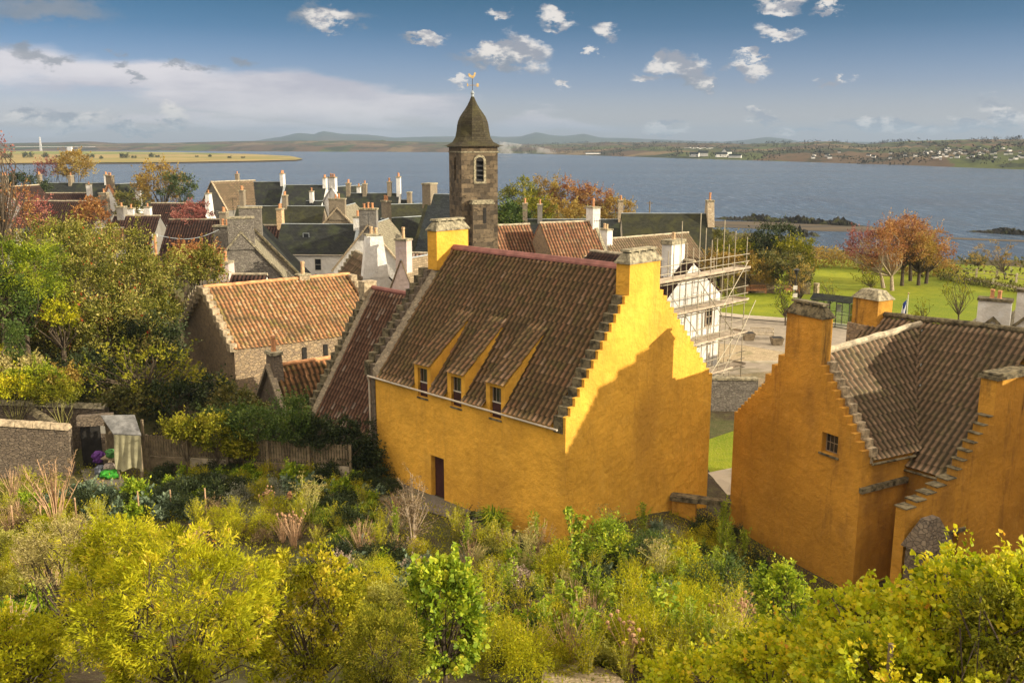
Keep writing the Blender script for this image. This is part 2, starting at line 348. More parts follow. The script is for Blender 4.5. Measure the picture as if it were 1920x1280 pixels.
L['bean'] = m_leaf('fresh_green_leaf', [(0, (.045, .09, .008)), (.4, (.20, .30, .018)), (.8, (.44, .50, .035)), (1, (.66, .56, .06))], .35)
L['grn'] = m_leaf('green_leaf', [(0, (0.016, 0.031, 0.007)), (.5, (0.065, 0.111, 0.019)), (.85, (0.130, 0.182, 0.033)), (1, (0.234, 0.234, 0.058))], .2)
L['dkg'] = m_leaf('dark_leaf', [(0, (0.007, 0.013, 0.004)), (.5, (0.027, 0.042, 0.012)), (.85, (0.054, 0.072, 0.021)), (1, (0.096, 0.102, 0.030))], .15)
L['blu'] = m_leaf('grey_green_leaf', [(0, (0.042, 0.067, 0.042)), (.5, (0.133, 0.189, 0.119)), (1, (0.238, 0.294, 0.189))], .2)
L['gry'] = m_leaf('silver_leaf', [(0, (0.084, 0.092, 0.063)), (.5, (0.238, 0.245, 0.175)), (1, (0.350, 0.336, 0.266))], .15)
L['haw'] = m_leaf('hawthorn_leaf', [(0, (0.012, 0.018, 0.003)), (.3, (0.075, 0.088, 0.010)), (.55, (0.204, 0.197, 0.027)), (.82, (0.381, 0.340, 0.095)), (.9, (0.422, 0.340, 0.136)), (.92, (0.340, 0.068, 0.020)), (1, (0.286, 0.041, 0.020))], .2, .5, .15)
L['lau'] = m_leaf('laurel_leaf', [(0, (0.015, 0.031, 0.003)), (.4, (0.111, 0.162, 0.009)), (.8, (0.340, 0.391, 0.017)), (1, (0.468, 0.493, 0.043))], .25, .45, .2)
L['aut'] = m_leaf('russet_leaf', [(0, (0.078, 0.030, 0.015)), (.35, (.27, .11, .045)), (.7, (.40, .21, .075)), (1, (.46, .33, .13))], .25, .6, .1)
L['gol'] = m_leaf('golden_leaf', [(0, (0.096, 0.058, 0.014)), (.4, (0.304, 0.192, 0.040)), (.8, (0.400, 0.288, 0.064)), (1, (0.336, 0.320, 0.112))], .3)
L['red'] = m_leaf('red_leaf', [(0, (0.180, 0.030, 0.018)), (.5, (.5, .12, .06)), (1, (.6, .25, .12))], .3)
L['bru'] = m_leaf('wine_red_leaf', [(0, (0.072, 0.018, 0.018)), (.5, (.28, .08, .07)), (1, (.45, .22, .17))], .2)
L['dryl'] = m_leaf('dry_leaf', [(0, (0.062, 0.039, 0.019)), (.5, (0.208, 0.143, 0.072)), (1, (0.325, 0.247, 0.143))], .2)
L['pnk'] = m_leaf('pale_pink_flower', [(0, (0.180, 0.117, 0.090)), (1, (0.562, 0.450, 0.375))], .2)
L['hed'] = m_leaf('hedge_leaf', [(0, (0.018, 0.025, 0.007)), (.4, (0.090, 0.096, 0.021)), (.8, (0.180, 0.156, 0.036)), (1, (0.240, 0.168, 0.054))], .2)
L['far'] = m_leaf('far_wood_leaf', [(0, (0.012, 0.013, 0.008)), (.6, (.05, .045, .028)), (1, (.09, .07, .04))], .1, .9, .02)
L['pin'] = m_leaf('pine_needle', [(0, (0.012, 0.024, 0.007)), (.6, (.06, .09, .02)), (1, (.15, .17, .04))], .1)
L['strawg'] = m_leaf('green_straw', [(0, (.12, .13, .02)), (.5, (.36, .36, .06)), (1, (.60, .56, .16))], .3)
L['straw'] = m_leaf('straw', [(0, (0.135, 0.117, 0.032)), (.5, (0.375, 0.315, 0.105)), (1, (0.510, 0.435, 0.195))], .2)

# ------------------------------------------------------------------ terrain
def sst(a, b, x): t = np.clip((np.asarray(x, float) - a) / (b - a), 0, 1); return t * t * (3 - 2 * t)
def coast(x): return 236 - 100 * sst(18, 62, x)
def gz(x, y):
    x = np.asarray(x, float); y = np.asarray(y, float)
    z = 4.75 - 1.45 * sst(5, 12, x + (y - 33) * .1)
    z = z + (2.5 * sst(45.2, 46.6, y) + 1.3 * sst(47, 52, y)) * sst(-17.2, -19.5, x) * (1 - sst(50, 53.5, y) * (1 - sst(-26, -30, x))) * (1 - sst(75, 100, y))
    z = z + np.clip(31 - y, 0, 11) * (.235 + .04 * sst(5, -10, x)) + np.clip(20 - y, 0, 16) * .42
    z = z + .12 * np.sin(x * .9 + y * .4) * np.sin(y * .7 - x * .3) * (1 - sst(33, 37, y))
    z = z * (1 - sst(0, 14, y - coast(x))) - 1.5 * sst(2, 16, y - coast(x))
    return z
def G(x, y): return float(gz(x, y))
def on_ground(px, py, iters=30):
    """where the photo's pixel meets the terrain"""
    d = ray(px, py); lo, hi = 5., 400.
    for t in np.linspace(6, 300, 900):
        p = CP + d * t
        if p[2] < gz(p[0], p[1]): hi = t; break
        lo = t
    for _ in range(iters):
        m = (lo + hi) / 2; p = CP + d * m
        if p[2] < gz(p[0], p[1]): hi = m
        else: lo = m
    return CP + d * hi

def grid_mesh(name, xs, ys, zf, mat, kind='structure', smooth=True):
    X, Y = np.meshgrid(xs, ys); Z = zf(X, Y); V = np.stack([X, Y, Z], -1).reshape(-1, 3)
    nx, ny = len(xs), len(ys); i, j = np.meshgrid(np.arange(nx - 1), np.arange(ny - 1)); a = (j * nx + i).ravel()
    F = np.stack([a, a + 1, a + nx + 1, a + nx], -1)
    o = meshobj(name, V, F, mat, None, smooth=smooth, world=False); tag(o, kind=kind); return o
def m_ground():
    m, t = newmat('garden_earth'); P = pos(t)
    a = t.noise(P, .25, 5); b = t.noise(P, 2.5, 6, .7); c = t.noise(P, 14., 5, .7)
    cc = t.mix(t.mr(a, .4, .6), (.06, .045, .03), (.075, .08, .03)); cc = t.mix(t.mr(b, .45, .7), cc, (.11, .10, .045)); cc = t.mix(t.m('MULTIPLY', t.mr(c, .5, .7), .5), cc, (.16, .12, .08))
    finish(t, cc, .95, t.m('ADD', b, t.m('MULTIPLY', c, .4)), .12, .1); return m
def m_grass():
    m, t = newmat('lawn_grass'); P = pos(t)
    a = t.noise(P, .09, 5); b = t.noise(P, 1.1, 5, .7); c = t.noise(t.vm('MULTIPLY', P, (1., .5, 1.)), 9., 4, .7)
    cc = t.mix(t.mr(a, .35, .65), (.12, .165, .01), (.235, .26, .015)); cc = t.mix(t.m('MULTIPLY', t.mr(b, .4, .7), .6), cc, (.10, .155, .01)); cc = t.mix(t.m('MULTIPLY', t.mr(c, .45, .7), .5), cc, (.30, .26, .06))
    finish(t, cc, .95, c, .06, .1); return m
def m_gravel(name, c1, c2, scl=9.):
    m, t = newmat(name); P = pos(t); v = t.n('ShaderNodeTexVoronoi', {'Vector': P, 'Scale': scl}); r = t.n('ShaderNodeSeparateColor', {0: v.outputs['Color']}).outputs[0]
    cc = t.mix(r, c1, c2); cc = t.mix(t.m('MULTIPLY', t.mr(t.noise(P, .5, 5), .45, .65), .5), cc, (.12, .12, .05))
    finish(t, cc, .95, v.outputs['Distance'], .03, .1); return m
xs = np.unique(np.concatenate([np.linspace(-420, -60, 40), np.linspace(-60, 60, 241), np.linspace(60, 420, 40)]))
ys = np.unique(np.concatenate([np.linspace(-30, 2, 12), np.linspace(2, 45, 130), np.linspace(45, 120, 60), np.linspace(120, 262, 90)]))
grid_mesh('ground', xs, ys, gz, m_ground())
def m_water():
    m, t = newmat('sea_water'); P = pos(t)
    n1 = t.noise(t.vm('MULTIPLY', P, (.62, .075, 1.)), 1., 6, .72); n2 = t.noise(t.vm('MULTIPLY', P, (.05, .02, 1.)), 1., 5, .6); big = t.noise(t.vm('MULTIPLY', P, (.16, 1., 1.)), .0065, 5, .55)
    cc = t.mix(t.mr(big, .35, .65), (.008, .035, .09), (.02, .06, .125))
    cc = t.mix(t.m('MULTIPLY', t.mr(n1, .5, .68), .6), cc, (.17, .23, .33)); cc = t.mix(t.m('MULTIPLY', t.mr(n1, .5, .34), .4), cc, (.02, .032, .055)); cc = t.mix(t.m('MULTIPLY', t.mr(n2, .5, .62), .4), cc, (.03, .045, .075))
    finish(t, cc, .22, t.m('ADD', t.m('MULTIPLY', n1, 1.3), t.m('MULTIPLY', n2, 5.)), 1.5, .3); return m
sea = meshobj('sea', [(-14000, 60, 0), (14000, 60, 0), (14000, 26000, 0), (-14000, 26000, 0)], [(0, 1, 2, 3)], m_water(), None, world=False); tag(sea, kind='structure')

def sheet(name, px, lift, mat, z=None, label=None, kind='structure', pts=None, n=1):
    P = pts if pts is not None else [AZ(x, y, z) for x, y in px]
    P = [np.array([p[0], p[1], (z if z is not None else G(p[0], p[1])) + lift]) for p in P]
    o = meshobj(name, P, [tuple(range(len(P)))], mat, None, world=False)
    me = o.data
    if me.polygons[0].normal.z < 0: me.flip_normals()
    return tag(o, kind=kind)
GZ = 3.3
M['grass'] = m_grass(); M['gravel'] = m_gravel('gravel', (.42, .34, .22), (.26, .2, .13)); M['asphalt'] = m_plain('asphalt', (.27, .23, .18), .9, 1.5, .2, 1)
M['pave'] = m_gravel('pale_paving', (.42, .36, .28), (.34, .29, .23), 1.1); M['cobble'] = m_gravel('cobbles', (.34, .28, .2), (.2, .17, .12), 3.5)
M['gpath'] = m_gravel('grey_path_gravel', (.22, .19, .17), (.14, .125, .11), 30.)
M['kerb'] = m_plain('kerb_stone', (.4, .35, .28), .9, 3., .2)
def flatland():
    xs2 = np.linspace(10, 130, 70)
    f0 = [AZ(x, y, GZ) for x, y in ((1300, 580), (1395, 591), (1480, 597), (1570, 606), (1640, 616), (1760, 640), (1990, 700))]
    f1 = [AZ(x, y, GZ) for x, y in ((2150, 560), (2050, 520), (1900, 500), (1700, 492), (1560, 486), (1450, 486), (1300, 500))]
    sheet('lawn', None, .02, M['grass'], GZ, pts=f0 + f1)
    sheet('pavement', [(1300, 580), (1395, 591.3), (1480, 597.3), (1570, 606.3), (1640, 616.3), (1640, 626), (1570, 614), (1480, 604.5), (1395, 598), (1300, 586)], .06, M['kerb'], GZ)
    sheet('road', [(1290, 587), (1395, 598.5), (1480, 605), (1570, 614.5), (1700, 640), (1700, 700), (1480, 662), (1400, 648), (1290, 640)], .012, M['asphalt'], GZ)
    sheet('gravel_square', [(1290, 640), (1400, 648), (1480, 662), (1560, 680), (1560, 760), (1290, 760)], .008, M['gravel'], GZ)
    sheet('pale_path', [(1290, 684), (1380, 677), (1460, 676), (1460, 694), (1380, 703), (1290, 712)], .016, M['pave'], GZ)
    sheet('shore_path', [(1790, 519), (1850, 526), (1930, 541), (1990, 552), (1990, 557), (1925, 546), (1850, 531), (1790, 524)], .03, M['cobble'], GZ)
    # paved court and grass strip seen between the two yellow houses
    sheet('courtyard_grass', [(1310, 830), (1400, 800), (1420, 884), (1310, 890)], .02, M['grass'], GZ)
    sheet('courtyard_paving', [(1300, 892), (1400, 872), (1400, 925), (1300, 935)], .03, M['pave'], GZ)
    sheet('courtyard_turf', [(1300, 936), (1400, 926), (1400, 1090), (1300, 1100)], .02, M['grass'], GZ)
flatland()

# ------------------------------------------------------------------ foliage tools
QUAD = (np.array([(0, 0, 0), (-.28, .45, .07), (0, 1, -.05), (.28, .45, .07)]), [(0, 3, 2, 1)])
LONG = (np.array([(0, 0, 0), (-.13, .45, .04), (0, 1, -.1), (.13, .45, .04)]), [(0, 3, 2, 1)])
HEART = (np.array([(0, 0, 0), (-.42, .12, .1), (-.38, .5, .06), (0, 1, -.14), (.38, .5, .06), (.42, .12, .1), (0, .5, -.03)]), [(0, 6, 2, 1), (6, 3, 2), (0, 5, 4, 6), (6, 4, 3)])
HEARTQ = (np.array([(0, 0, 0), (-.42, .3, .1), (-.2, .75, .0), (0, 1.05, -.14), (.2, .75, .0), (.42, .3, .1)]), [(0, 3, 2, 1), (0, 5, 4, 3)])
def norm(a): return a / (np.linalg.norm(a, axis=-1, keepdims=True) + 1e-9)
def leaf_arrays(P, D, size, shape=QUAD, spread=.8, seed=0, up=.5):
    """P leaf bases, D outward directions; returns verts, faces"""
    r = np.random.RandomState(seed); n = len(P); T, F = shape
    y = norm(D + spread * r.normal(size=(n, 3)) * .6 + np.array([0, 0, up * .3]))
    zz = norm(r.normal(size=(n, 3)) * spread + np.array([.65, -.45, .6]) * up + .4 * D)
    x = norm(np.cross(y, zz)); zz = np.cross(x, y)
    s = (size * (.5 + .95 * r.rand(n) ** 1.5))[:, None, None] if np.isscalar(size) else size[:, None, None]
    V = P[:, None, :] + s * (T[None, :, 0:1] * x[:, None, :] + T[None, :, 1:2] * y[:, None, :] + T[None, :, 2:3] * zz[:, None, :])
    k = len(T); base = (np.arange(n) * k)[:, None]
    Fq = np.array([f if len(f) == 4 else (f[0], f[1], f[2], f[2]) for f in F])
    Fq = np.array([f for f in F if len(f) == 4]) if all(len(f) == 4 for f in F) else None
    if Fq is None:
        tri = []
        for f in F:
            tri += [f] if len(f) == 3 else [(f[0], f[1], f[2]), (f[0], f[2], f[3])]
        Fq = np.array(tri)
    FF = (base[:, None, :] + Fq[None]).reshape(-1, Fq.shape[1])
    return V.reshape(-1, 3), FF, len(Fq)
def crown_pts(c, rad, ncl, per, cr, seed=0, hollow=.55, zcut=-.9, shoots=.6):
    """clumps on an uneven ellipsoid; returns points, directions, clump value"""
    r = np.random.RandomState(seed); c = np.array(c, float); rad = np.array(rad, float)
    d = norm(r.normal(size=(ncl * 2, 3))); d = d[d[:, 2] > zcut][:ncl]
    k = (hollow + (1 - hollow) * r.rand(len(d)) ** .6)
    lump = 1 + .16 * np.sin(d[:, 0] * 5 + seed) * np.cos(d[:, 1] * 4 + seed * 2) + .12 * np.sin(d[:, 2] * 7 + seed)
    C = c + d * rad * (k * lump)[:, None]
    n = len(C) * per; idx = np.repeat(np.arange(len(C)), per)
    crr = cr * (.6 + .8 * r.rand(len(C)))
    o = norm(r.normal(size=(n, 3))) * (r.rand(n) ** .45)[:, None]
    P = C[idx] + o * crr[idx][:, None] * np.array([1, 1, .75])
    D = norm(o + .9 * norm(P - c))
    cv = r.rand(len(C)); cvp = cv[idx]
    if shoots:
        k_ = r.randint(0, len(C), int(len(C) * shoots)); sdir = norm(.7 * norm(C[k_] - c) + np.array([0, 0, .75]) + .25 * r.normal(size=(len(k_), 3))); ln = cr * (1.2 + 1.6 * r.rand(len(k_))); q = 12
        f = np.tile(np.linspace(.2, 1, q), len(k_)); ii = np.repeat(np.arange(len(k_)), q)
        SP = C[k_][ii] + sdir[ii] * (ln[ii] * f)[:, None] + r.normal(size=(len(ii), 3)) * .02; SD = norm(sdir[ii] * .5 + r.normal(size=(len(ii), 3)) * .6)
        P = np.concatenate([P, SP]); D = np.concatenate([D, SD]); cvp = np.concatenate([cvp, np.clip(cv[k_][ii] + .15, 0, 1)])
    return P, D, cvp, C
def foliage(name, P, D, cv, size, mat, parent, shape=QUAD, seed=0, spread=.8, up=.5, mixc=.55, world=True, **kw):
    V, F, nf = leaf_arrays(P, D, size, shape, spread, seed, up)
    r = np.random.RandomState(seed + 99); v = np.clip(mixc * cv + (1 - mixc) * r.rand(len(P)), 0, 1)
    return meshobj(name, V, F, mat, parent, rnd=np.repeat(v, nf), world=world, **kw)
def limbs(base, tips, r0, seed=0, trunk_h=.35, bend=.15, k=5, rt=.012):
    """one connected trunk with limbs to a subset of the tips"""
    r = np.random.RandomState(seed); mb = MB(); base = np.array(base, float); tips = np.array(tips)
    top = base + (tips.mean(0) - base) * trunk_h; top[:2] = base[:2] + (tips.mean(0)[:2] - base[:2]) * trunk_h * .6
    mid = (base + top) / 2 + r.normal(size=3) * bend * .3 * r0
    mb.tube([base - [0, 0, .25], mid, top], [r0 * 1.25, r0, r0 * .85], k + 2)
    for t in tips:
        m = top + (t - top) * .5 + r.normal(size=3) * np.linalg.norm(t - top) * bend + np.array([0, 0, .05 * np.linalg.norm(t - top)])
        mb.tube([top - (top - base) * .08 * r.rand(), m, t], [r0 * .42, r0 * .25, rt], k)
    return mb
def tree(name, label, cat, base, c, rad, ncl, per, cr, size, lm, tm, r0=.14, seed=0, shape=QUAD, group=None, hollow=.5, nl=16, zcut=-.75, spread=.8, th=.35, mixc=.58, extra=0):
    t = thing(name, label, cat, base, group=group)
    P, D, cv, C = crown_pts(c, rad, ncl, per, cr, seed, hollow, zcut)
    foliage('crown', P, D, cv, size, lm, t, shape, seed, spread, mixc=mixc)
    r = np.random.RandomState(seed + 5); tips = C[r.permutation(len(C))[:nl]]
    limbs(base, tips, r0, seed, th).build('trunk', tm, t); return t

# ------------------------------------------------------------------ building tools
def pan_sheet(name, P00, P10, P01, P11, mat, parent, per=.27, course=.34, amp=.04, sub_=6, step=.028, rows=True, seed=0, sag=0., holes=()):
    """pantiles as real rolls: eave P00->P10, ridge P01->P11"""
    P00, P10, P01, P11 = (np.array(p, float) for p in (P00, P10, P01, P11))
    nc = max(3, int(round(np.linalg.norm(P10 - P00) / per))); nr = max(2, int(round(np.linalg.norm(P01 - P00) / course)))
    n = np.cross(P10 - P00, P01 - P00); n /= np.linalg.norm(n)
    if n[2] < 0: n = -n
    r = np.random.RandomState(seed)
    prof = np.array([0, .55, 1, .85, .35, 0.02, -.12, -.1])[:sub_] if sub_ == 8 else np.interp(np.linspace(0, 1, sub_, endpoint=False), np.linspace(0, 1, 9), [0, .55, 1, .85, .35, 0.02, -.12, -.1, 0])
    nu = nc * sub_ + 1; S = np.arange(nu) / (nu - 1.); hu = np.tile(prof, nc); hu = np.append(hu, hu[0]) * amp
    rowsv = []; hv = []
    for j in range(nr):
        rowsv += [j / nr, (j + .999) / nr]; hv += [step, 0.]
    rowsv = np.array(rowsv); hv = np.array(hv); nv = len(rowsv)
    cj = r.normal(size=(nr, nc)) * .006
    s, tt = np.meshgrid(S, rowsv); hh = hu[None, :] + hv[:, None]
    ci = np.clip((np.arange(nu) // sub_), 0, nc - 1); hh = hh + cj[np.arange(nv) // 2][:, ci]
    wob = (.02 * np.sin(s * 9 + seed) + .02 * np.sin(tt * 7 + s * 4 + seed)) * sag
    A = (P00 * (1 - s[..., None]) + P10 * s[..., None]) * (1 - tt[..., None]) + (P01 * (1 - s[..., None]) + P11 * s[..., None]) * tt[..., None]
    js = (np.repeat(r.normal(size=nr) * .012, 2))[:, None, None] * (P10 - P00) / np.linalg.norm(P10 - P00)
    V = A + n * (hh + wob)[..., None] + js
    i, j = np.meshgrid(np.arange(nu - 1), np.arange(nv - 1)); a = (j * nu + i).ravel()
    F = np.stack([a, a + 1, a + nu + 1, a + nu], -1)
    tv = r.rand(nr, nc); rr = tv[np.clip(j.ravel() // 2, 0, nr - 1), np.clip(i.ravel() // sub_, 0, nc - 1)]
    if np.dot(np.cross(P10 - P00, P01 - P00), n) < 0: F = F[:, ::-1]
    if holes:
        cs, ct = s.ravel()[a], tt.ravel()[a]; keep = np.ones(len(a), bool)
        for s0, s1, t1 in holes: keep &= ~((cs > s0) & (cs < s1) & (ct < t1))
        F = F[keep]; rr = rr[keep]
    pv = np.clip(1 - (hu / amp + .15) * 1.6, 0, 1)[None, :] + np.where(np.arange(nv) % 2 == 0, .55, 0.)[:, None] * 0 + np.where(np.arange(nv) % 2 == 1, .35, 0.)[:, None]  # mask for the painted shade and dirt in channels and under laps
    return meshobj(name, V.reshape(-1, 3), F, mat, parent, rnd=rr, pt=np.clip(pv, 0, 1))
def slab(name, P00, P10, P01, P11, th, mat, parent):
    P = [np.array(p, float) for p in (P00, P10, P11, P01)]; n = np.cross(P[1] - P[0], P[3] - P[0]); n /= np.linalg.norm(n)
    if n[2] < 0: n = -n
    return MB().hexa([p for p in (P if np.dot(np.cross(P[1] - P[0], P[3] - P[0]), n) > 0 else P[::-1])] + [p + n * th for p in (P if np.dot(np.cross(P[1] - P[0], P[3] - P[0]), n) > 0 else P[::-1])]).build(name, mat, parent)
def frustum(mb, c, U, V, a0, b0, a1, b1, z0, z1):
    c = np.array([c[0], c[1], 0.]); q = lambda a, b, z: [c + U * sx * a / 2 + V * sy * b / 2 + np.array([0, 0, z]) for sx, sy in ((-1, -1), (1, -1), (1, 1), (-1, 1))]
    A = q(a0, b0, z0); B = q(a1, b1, z1)
    if np.dot(np.cross(A[1] - A[0], A[3] - A[0]), [0, 0, 1]) < 0: A, B = A[::-1], B[::-1]
    return mb.hexa(A + B)
def chimney(parent, c, U, V, a, b, z0, z1, mat, pots=2, potmat=None, potaxis='a', poth=.55, cap=None, capmat=None, name='chimney', caph=.16, flare=0.):
    """stack with its projecting cope and its pots as sub-parts; a along U, b along V"""
    mb = MB(); frustum(mb, c, U, V, a + flare, b, a, b, z0, z1)
    s = mb.build(name, mat, parent)
    k = MB(); frustum(k, c, U, V, a + .16, b + .16, a + .12, b + .12, z1 - .004, z1 + caph)
    k.build('cope', capmat or M['cope'], s)
    for i in range(pots):
        off = (i - (pots - 1) / 2) * (.42 if pots > 1 else 0); ax = U if potaxis == 'a' else V
        p = np.array([c[0], c[1], z1 + caph - .01]) + ax * off
        hh = poth * (.85 + .3 * ((i * 37 + int(abs(c[0] * 13))) % 10) / 10)
        MB().tube([p, p + [0, 0, .06], p + [0, 0, hh * .8], p + [0, 0, hh * .82], p + [0, 0, hh]], [.17, .13, .115, .145, .14], 8).build('chimney_pot', potmat or M['clay'], s)
    return s
def win(parent, c, T, N, w_, h_, frame=None, glass=None, bars=(1, 1), fr=.05, proud=.03, name='window', lintel=None):
    """window: frame ring mesh with pane sub-part; c centre on the wall, T tangent, N outward"""
    c = np.array(c, float); Z = np.array([0, 0, 1.]); T = np.array(T, float); N = np.array(N, float); mb = MB()
    o = c - T * w_ / 2 - Z * h_ / 2
    mb.box(o, T * fr, N * proud, Z * h_); mb.box(o + T * (w_ - fr), T * fr, N * proud, Z * h_)
    mb.box(o + T * (fr - .002), T * (w_ - 2 * fr + .004), N * (proud - .003), Z * fr); mb.box(o + T * (fr - .002) + Z * (h_ - fr), T * (w_ - 2 * fr + .004), N * (proud - .003), Z * fr)
    for i in range(1, bars[1] + 1): mb.box(o + T * (fr - .002) + Z * (h_ * i / (bars[1] + 1) - fr * .3), T * (w_ - 2 * fr + .004), N * (proud - .006), Z * fr * .7)
    for i in range(1, bars[0]): mb.box(o + T * (w_ * i / bars[0] - fr * .25) + Z * (fr - .002), T * fr * .5, N * (proud - .009), Z * (h_ - 2 * fr + .004))
    f = mb.build(name, frame or M['frame'], parent)
    MB().box(o + T * .01 + Z * .01 - N * .02, T * (w_ - .02), N * .03, Z * (h_ - .02)).build('pane', glass or M['glass'], f)
    return f
def steps(prof_lo, prof_hi, n, T, N, th, lift=.16, thk=.13, over=.04, name='crow_steps', mat=None, parent=None, drop=.4, seed=1):
    """crow-stepped skew: one connected run of step stones from low to high"""
    lo, hi = np.array(prof_lo, float), np.array(prof_hi, float); mb = MB(); r = np.random.RandomState(seed)
    d = (hi - lo) / n
    for i in range(n):
        a = lo + d * i; b = a + d
        hgt = abs(d[2])
        o = np.array([a[0], a[1], a[2] - drop * .2]); run = np.array([d[0], d[1], 0])
        top = a[2] + hgt * .62 + lift + r.uniform(-.02, .02)
        rr = run * 1.12
        mb.box(o - N * (th + over), rr, N * (th + 2 * over), [0, 0, top - o[2]])
    return mb.build(name, mat or M['cope'], parent)
PROFILES = {}
def house(name, label, a, az, x_end, zr, wd, rise, wall, roof, zb=4.6, kind='slate', cat='house', group=None, a_off=0, length=None, chims=(), skews='', skewmat=None, ridge=None, wins=(), asym=0., near=False, cope=None, over=.15, origin=None, pan=None, gutter=False, seed=0):
    """gabled house: ridge starts at photo pixel a on height zr, runs along azimuth az until column x_end (or length)"""
    P = AZ(a[0], a[1], zr) if origin is None else np.array(origin, float)
    T = np.array([math.cos(R(az)), math.sin(R(az)), 0.])
    if length is None:
        lo, hi = 0., 90.
        s = 1 if PX(P + T * 1.)[0] < x_end else -1
        for _ in range(40):
            m = (lo + hi) / 2; q = PX(P + T * m)[0]
            if (q - x_end) * s < 0: lo = m
            else: hi = m
        length = hi
    N = np.array([T[1], -T[0], 0.])
    if N[1] > 0: N = -N      # front normal faces the viewer
    Q = P + T * length; zb = zb; Z = np.array([0, 0, 1.]); h = wd / 2
    b = thing(name, label, cat, [*((P + Q) / 2)[:2], zb], group=group)
    ze = zr - rise
    def at(s, n, z): p = P + T * s + N * n; return np.array([p[0], p[1], z])
    th = .35
    # walls: one closed prism
    MB().prism([at(0, h, zb - .6), at(0, -h, zb - .6), at(0, -h, ze), at(0, 0, zr - .04), at(0, h, ze)], T * length).build('wall', wall, b)
    el = over; k = rise / h; e0 = ze - k * el; up = .06
    tr = .0 if skews else .08
    for sgn, nm in ((1, 'roof_slope'), (-1, 'roof_slope')):
        c = [at(-tr, sgn * (h + el), e0 + up), at(length + tr, sgn * (h + el), e0 + up), at(-tr, 0, zr + up), at(length + tr, 0, zr + up)]
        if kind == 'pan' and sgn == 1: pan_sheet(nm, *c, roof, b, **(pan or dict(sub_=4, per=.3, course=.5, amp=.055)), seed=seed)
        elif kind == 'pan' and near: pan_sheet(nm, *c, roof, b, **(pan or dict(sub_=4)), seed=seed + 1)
        else: slab(nm, *c, .08, roof, b)
    if ridge is not None or kind == 'pan':
        mb = MB(); nn = max(3, int(length / .45)); rt = .11
        r_ = np.random.RandomState(seed)
        mb.tube([at(-tr + (length + 2 * tr) * i / nn, 0, zr + up + .05 + r_.uniform(-.012, .012)) for i in range(nn + 1)], [rt * (1 + .1 * (i % 2)) for i in range(nn + 1)], 8)
        mb.build('ridge_tiles', ridge or M['ridge_pl'], b)
    else:
        MB().tube([at(-tr, 0, zr + .13), at(length + tr, 0, zr + .13)], .07, 6).build('ridge_flashing', M['lead'], b)
    for ch in skews:
        s0 = -th * .6 if ch in 'aA' else length - th * .4
        for sgn in (1, -1):
            if ch in 'AB':
                n_ = max(4, int(rise / .32))
                N_ = T
                mb = MB(); 
                lo, hi = at(s0 + th, sgn * (h + .05), ze - .05), at(s0 + th, sgn * .12, zr + .05)
                steps(lo, hi, n_, N * -sgn, T, th, parent=b, mat=skewmat or M['cope'], lift=.18)
            else:
                A0, A1 = at(s0, sgn * (h + .2), e0 - .02), at(s0, 0, zr + .02)
                MB().hexa([A0, A0 + T * th, A1 + T * th, A1] + [p + Z * .24 for p in (A0, A0 + T * th, A1 + T * th, A1)]).build('skew', skewmat or M['cope'], b)
    for c in chims:
        # (s fraction, side offset, a(along ridge), b(across), height above ridge, material, pots)
        s, off, ca, cb, hh, mm, pn = c[:7]; kw = c[7] if len(c) > 7 else {}
        p = at(s * length if abs(s) <= 1 else s, off, 0)
        chimney(b, p, N, T, cb, ca, zr - 1.4, zr + hh, mm, pn, **kw)
    for wn in wins:
        face, s, z, w_, h_ = wn[:5]; fm = wn[5] if len(wn) > 5 else None
        if face == 'F': win(b, at(s, h, z), T, N, w_, h_, fm)
        elif face == 'a': win(b, at(0, s, z), N, -T, w_, h_, fm)
        elif face == 'b': win(b, at(length, s, z), N, T, w_, h_, fm)
    if gutter:
        MB().tube([at(0, h + el + .05, e0 + .0), at(length, h + el + .05, e0 + .0)], .06, 6).build('gutter', M['gutter'], b)
    return b, dict(P=P, T=T, N=N, L=length, at=at, ze=ze, h=h)

def cutboxes(o, boxes):
    """open real holes in a wall: boolean difference, applied at once"""
    for (oo, U, V, W) in boxes:
        mb = MB().box(oo, U, V, W); c = mb.build('cutter', M['dark'], None)
        md = o.modifiers.new('b', 'BOOLEAN'); md.operation = 'DIFFERENCE'; md.solver = 'EXACT'; md.object = c
        bpy.context.view_layer.update()
        dg = bpy.context.evaluated_depsgraph_get(); me = bpy.data.meshes.new_from_object(o.evaluated_get(dg))
        o.modifiers.clear(); o.data = me; bpy.data.objects.remove(c)

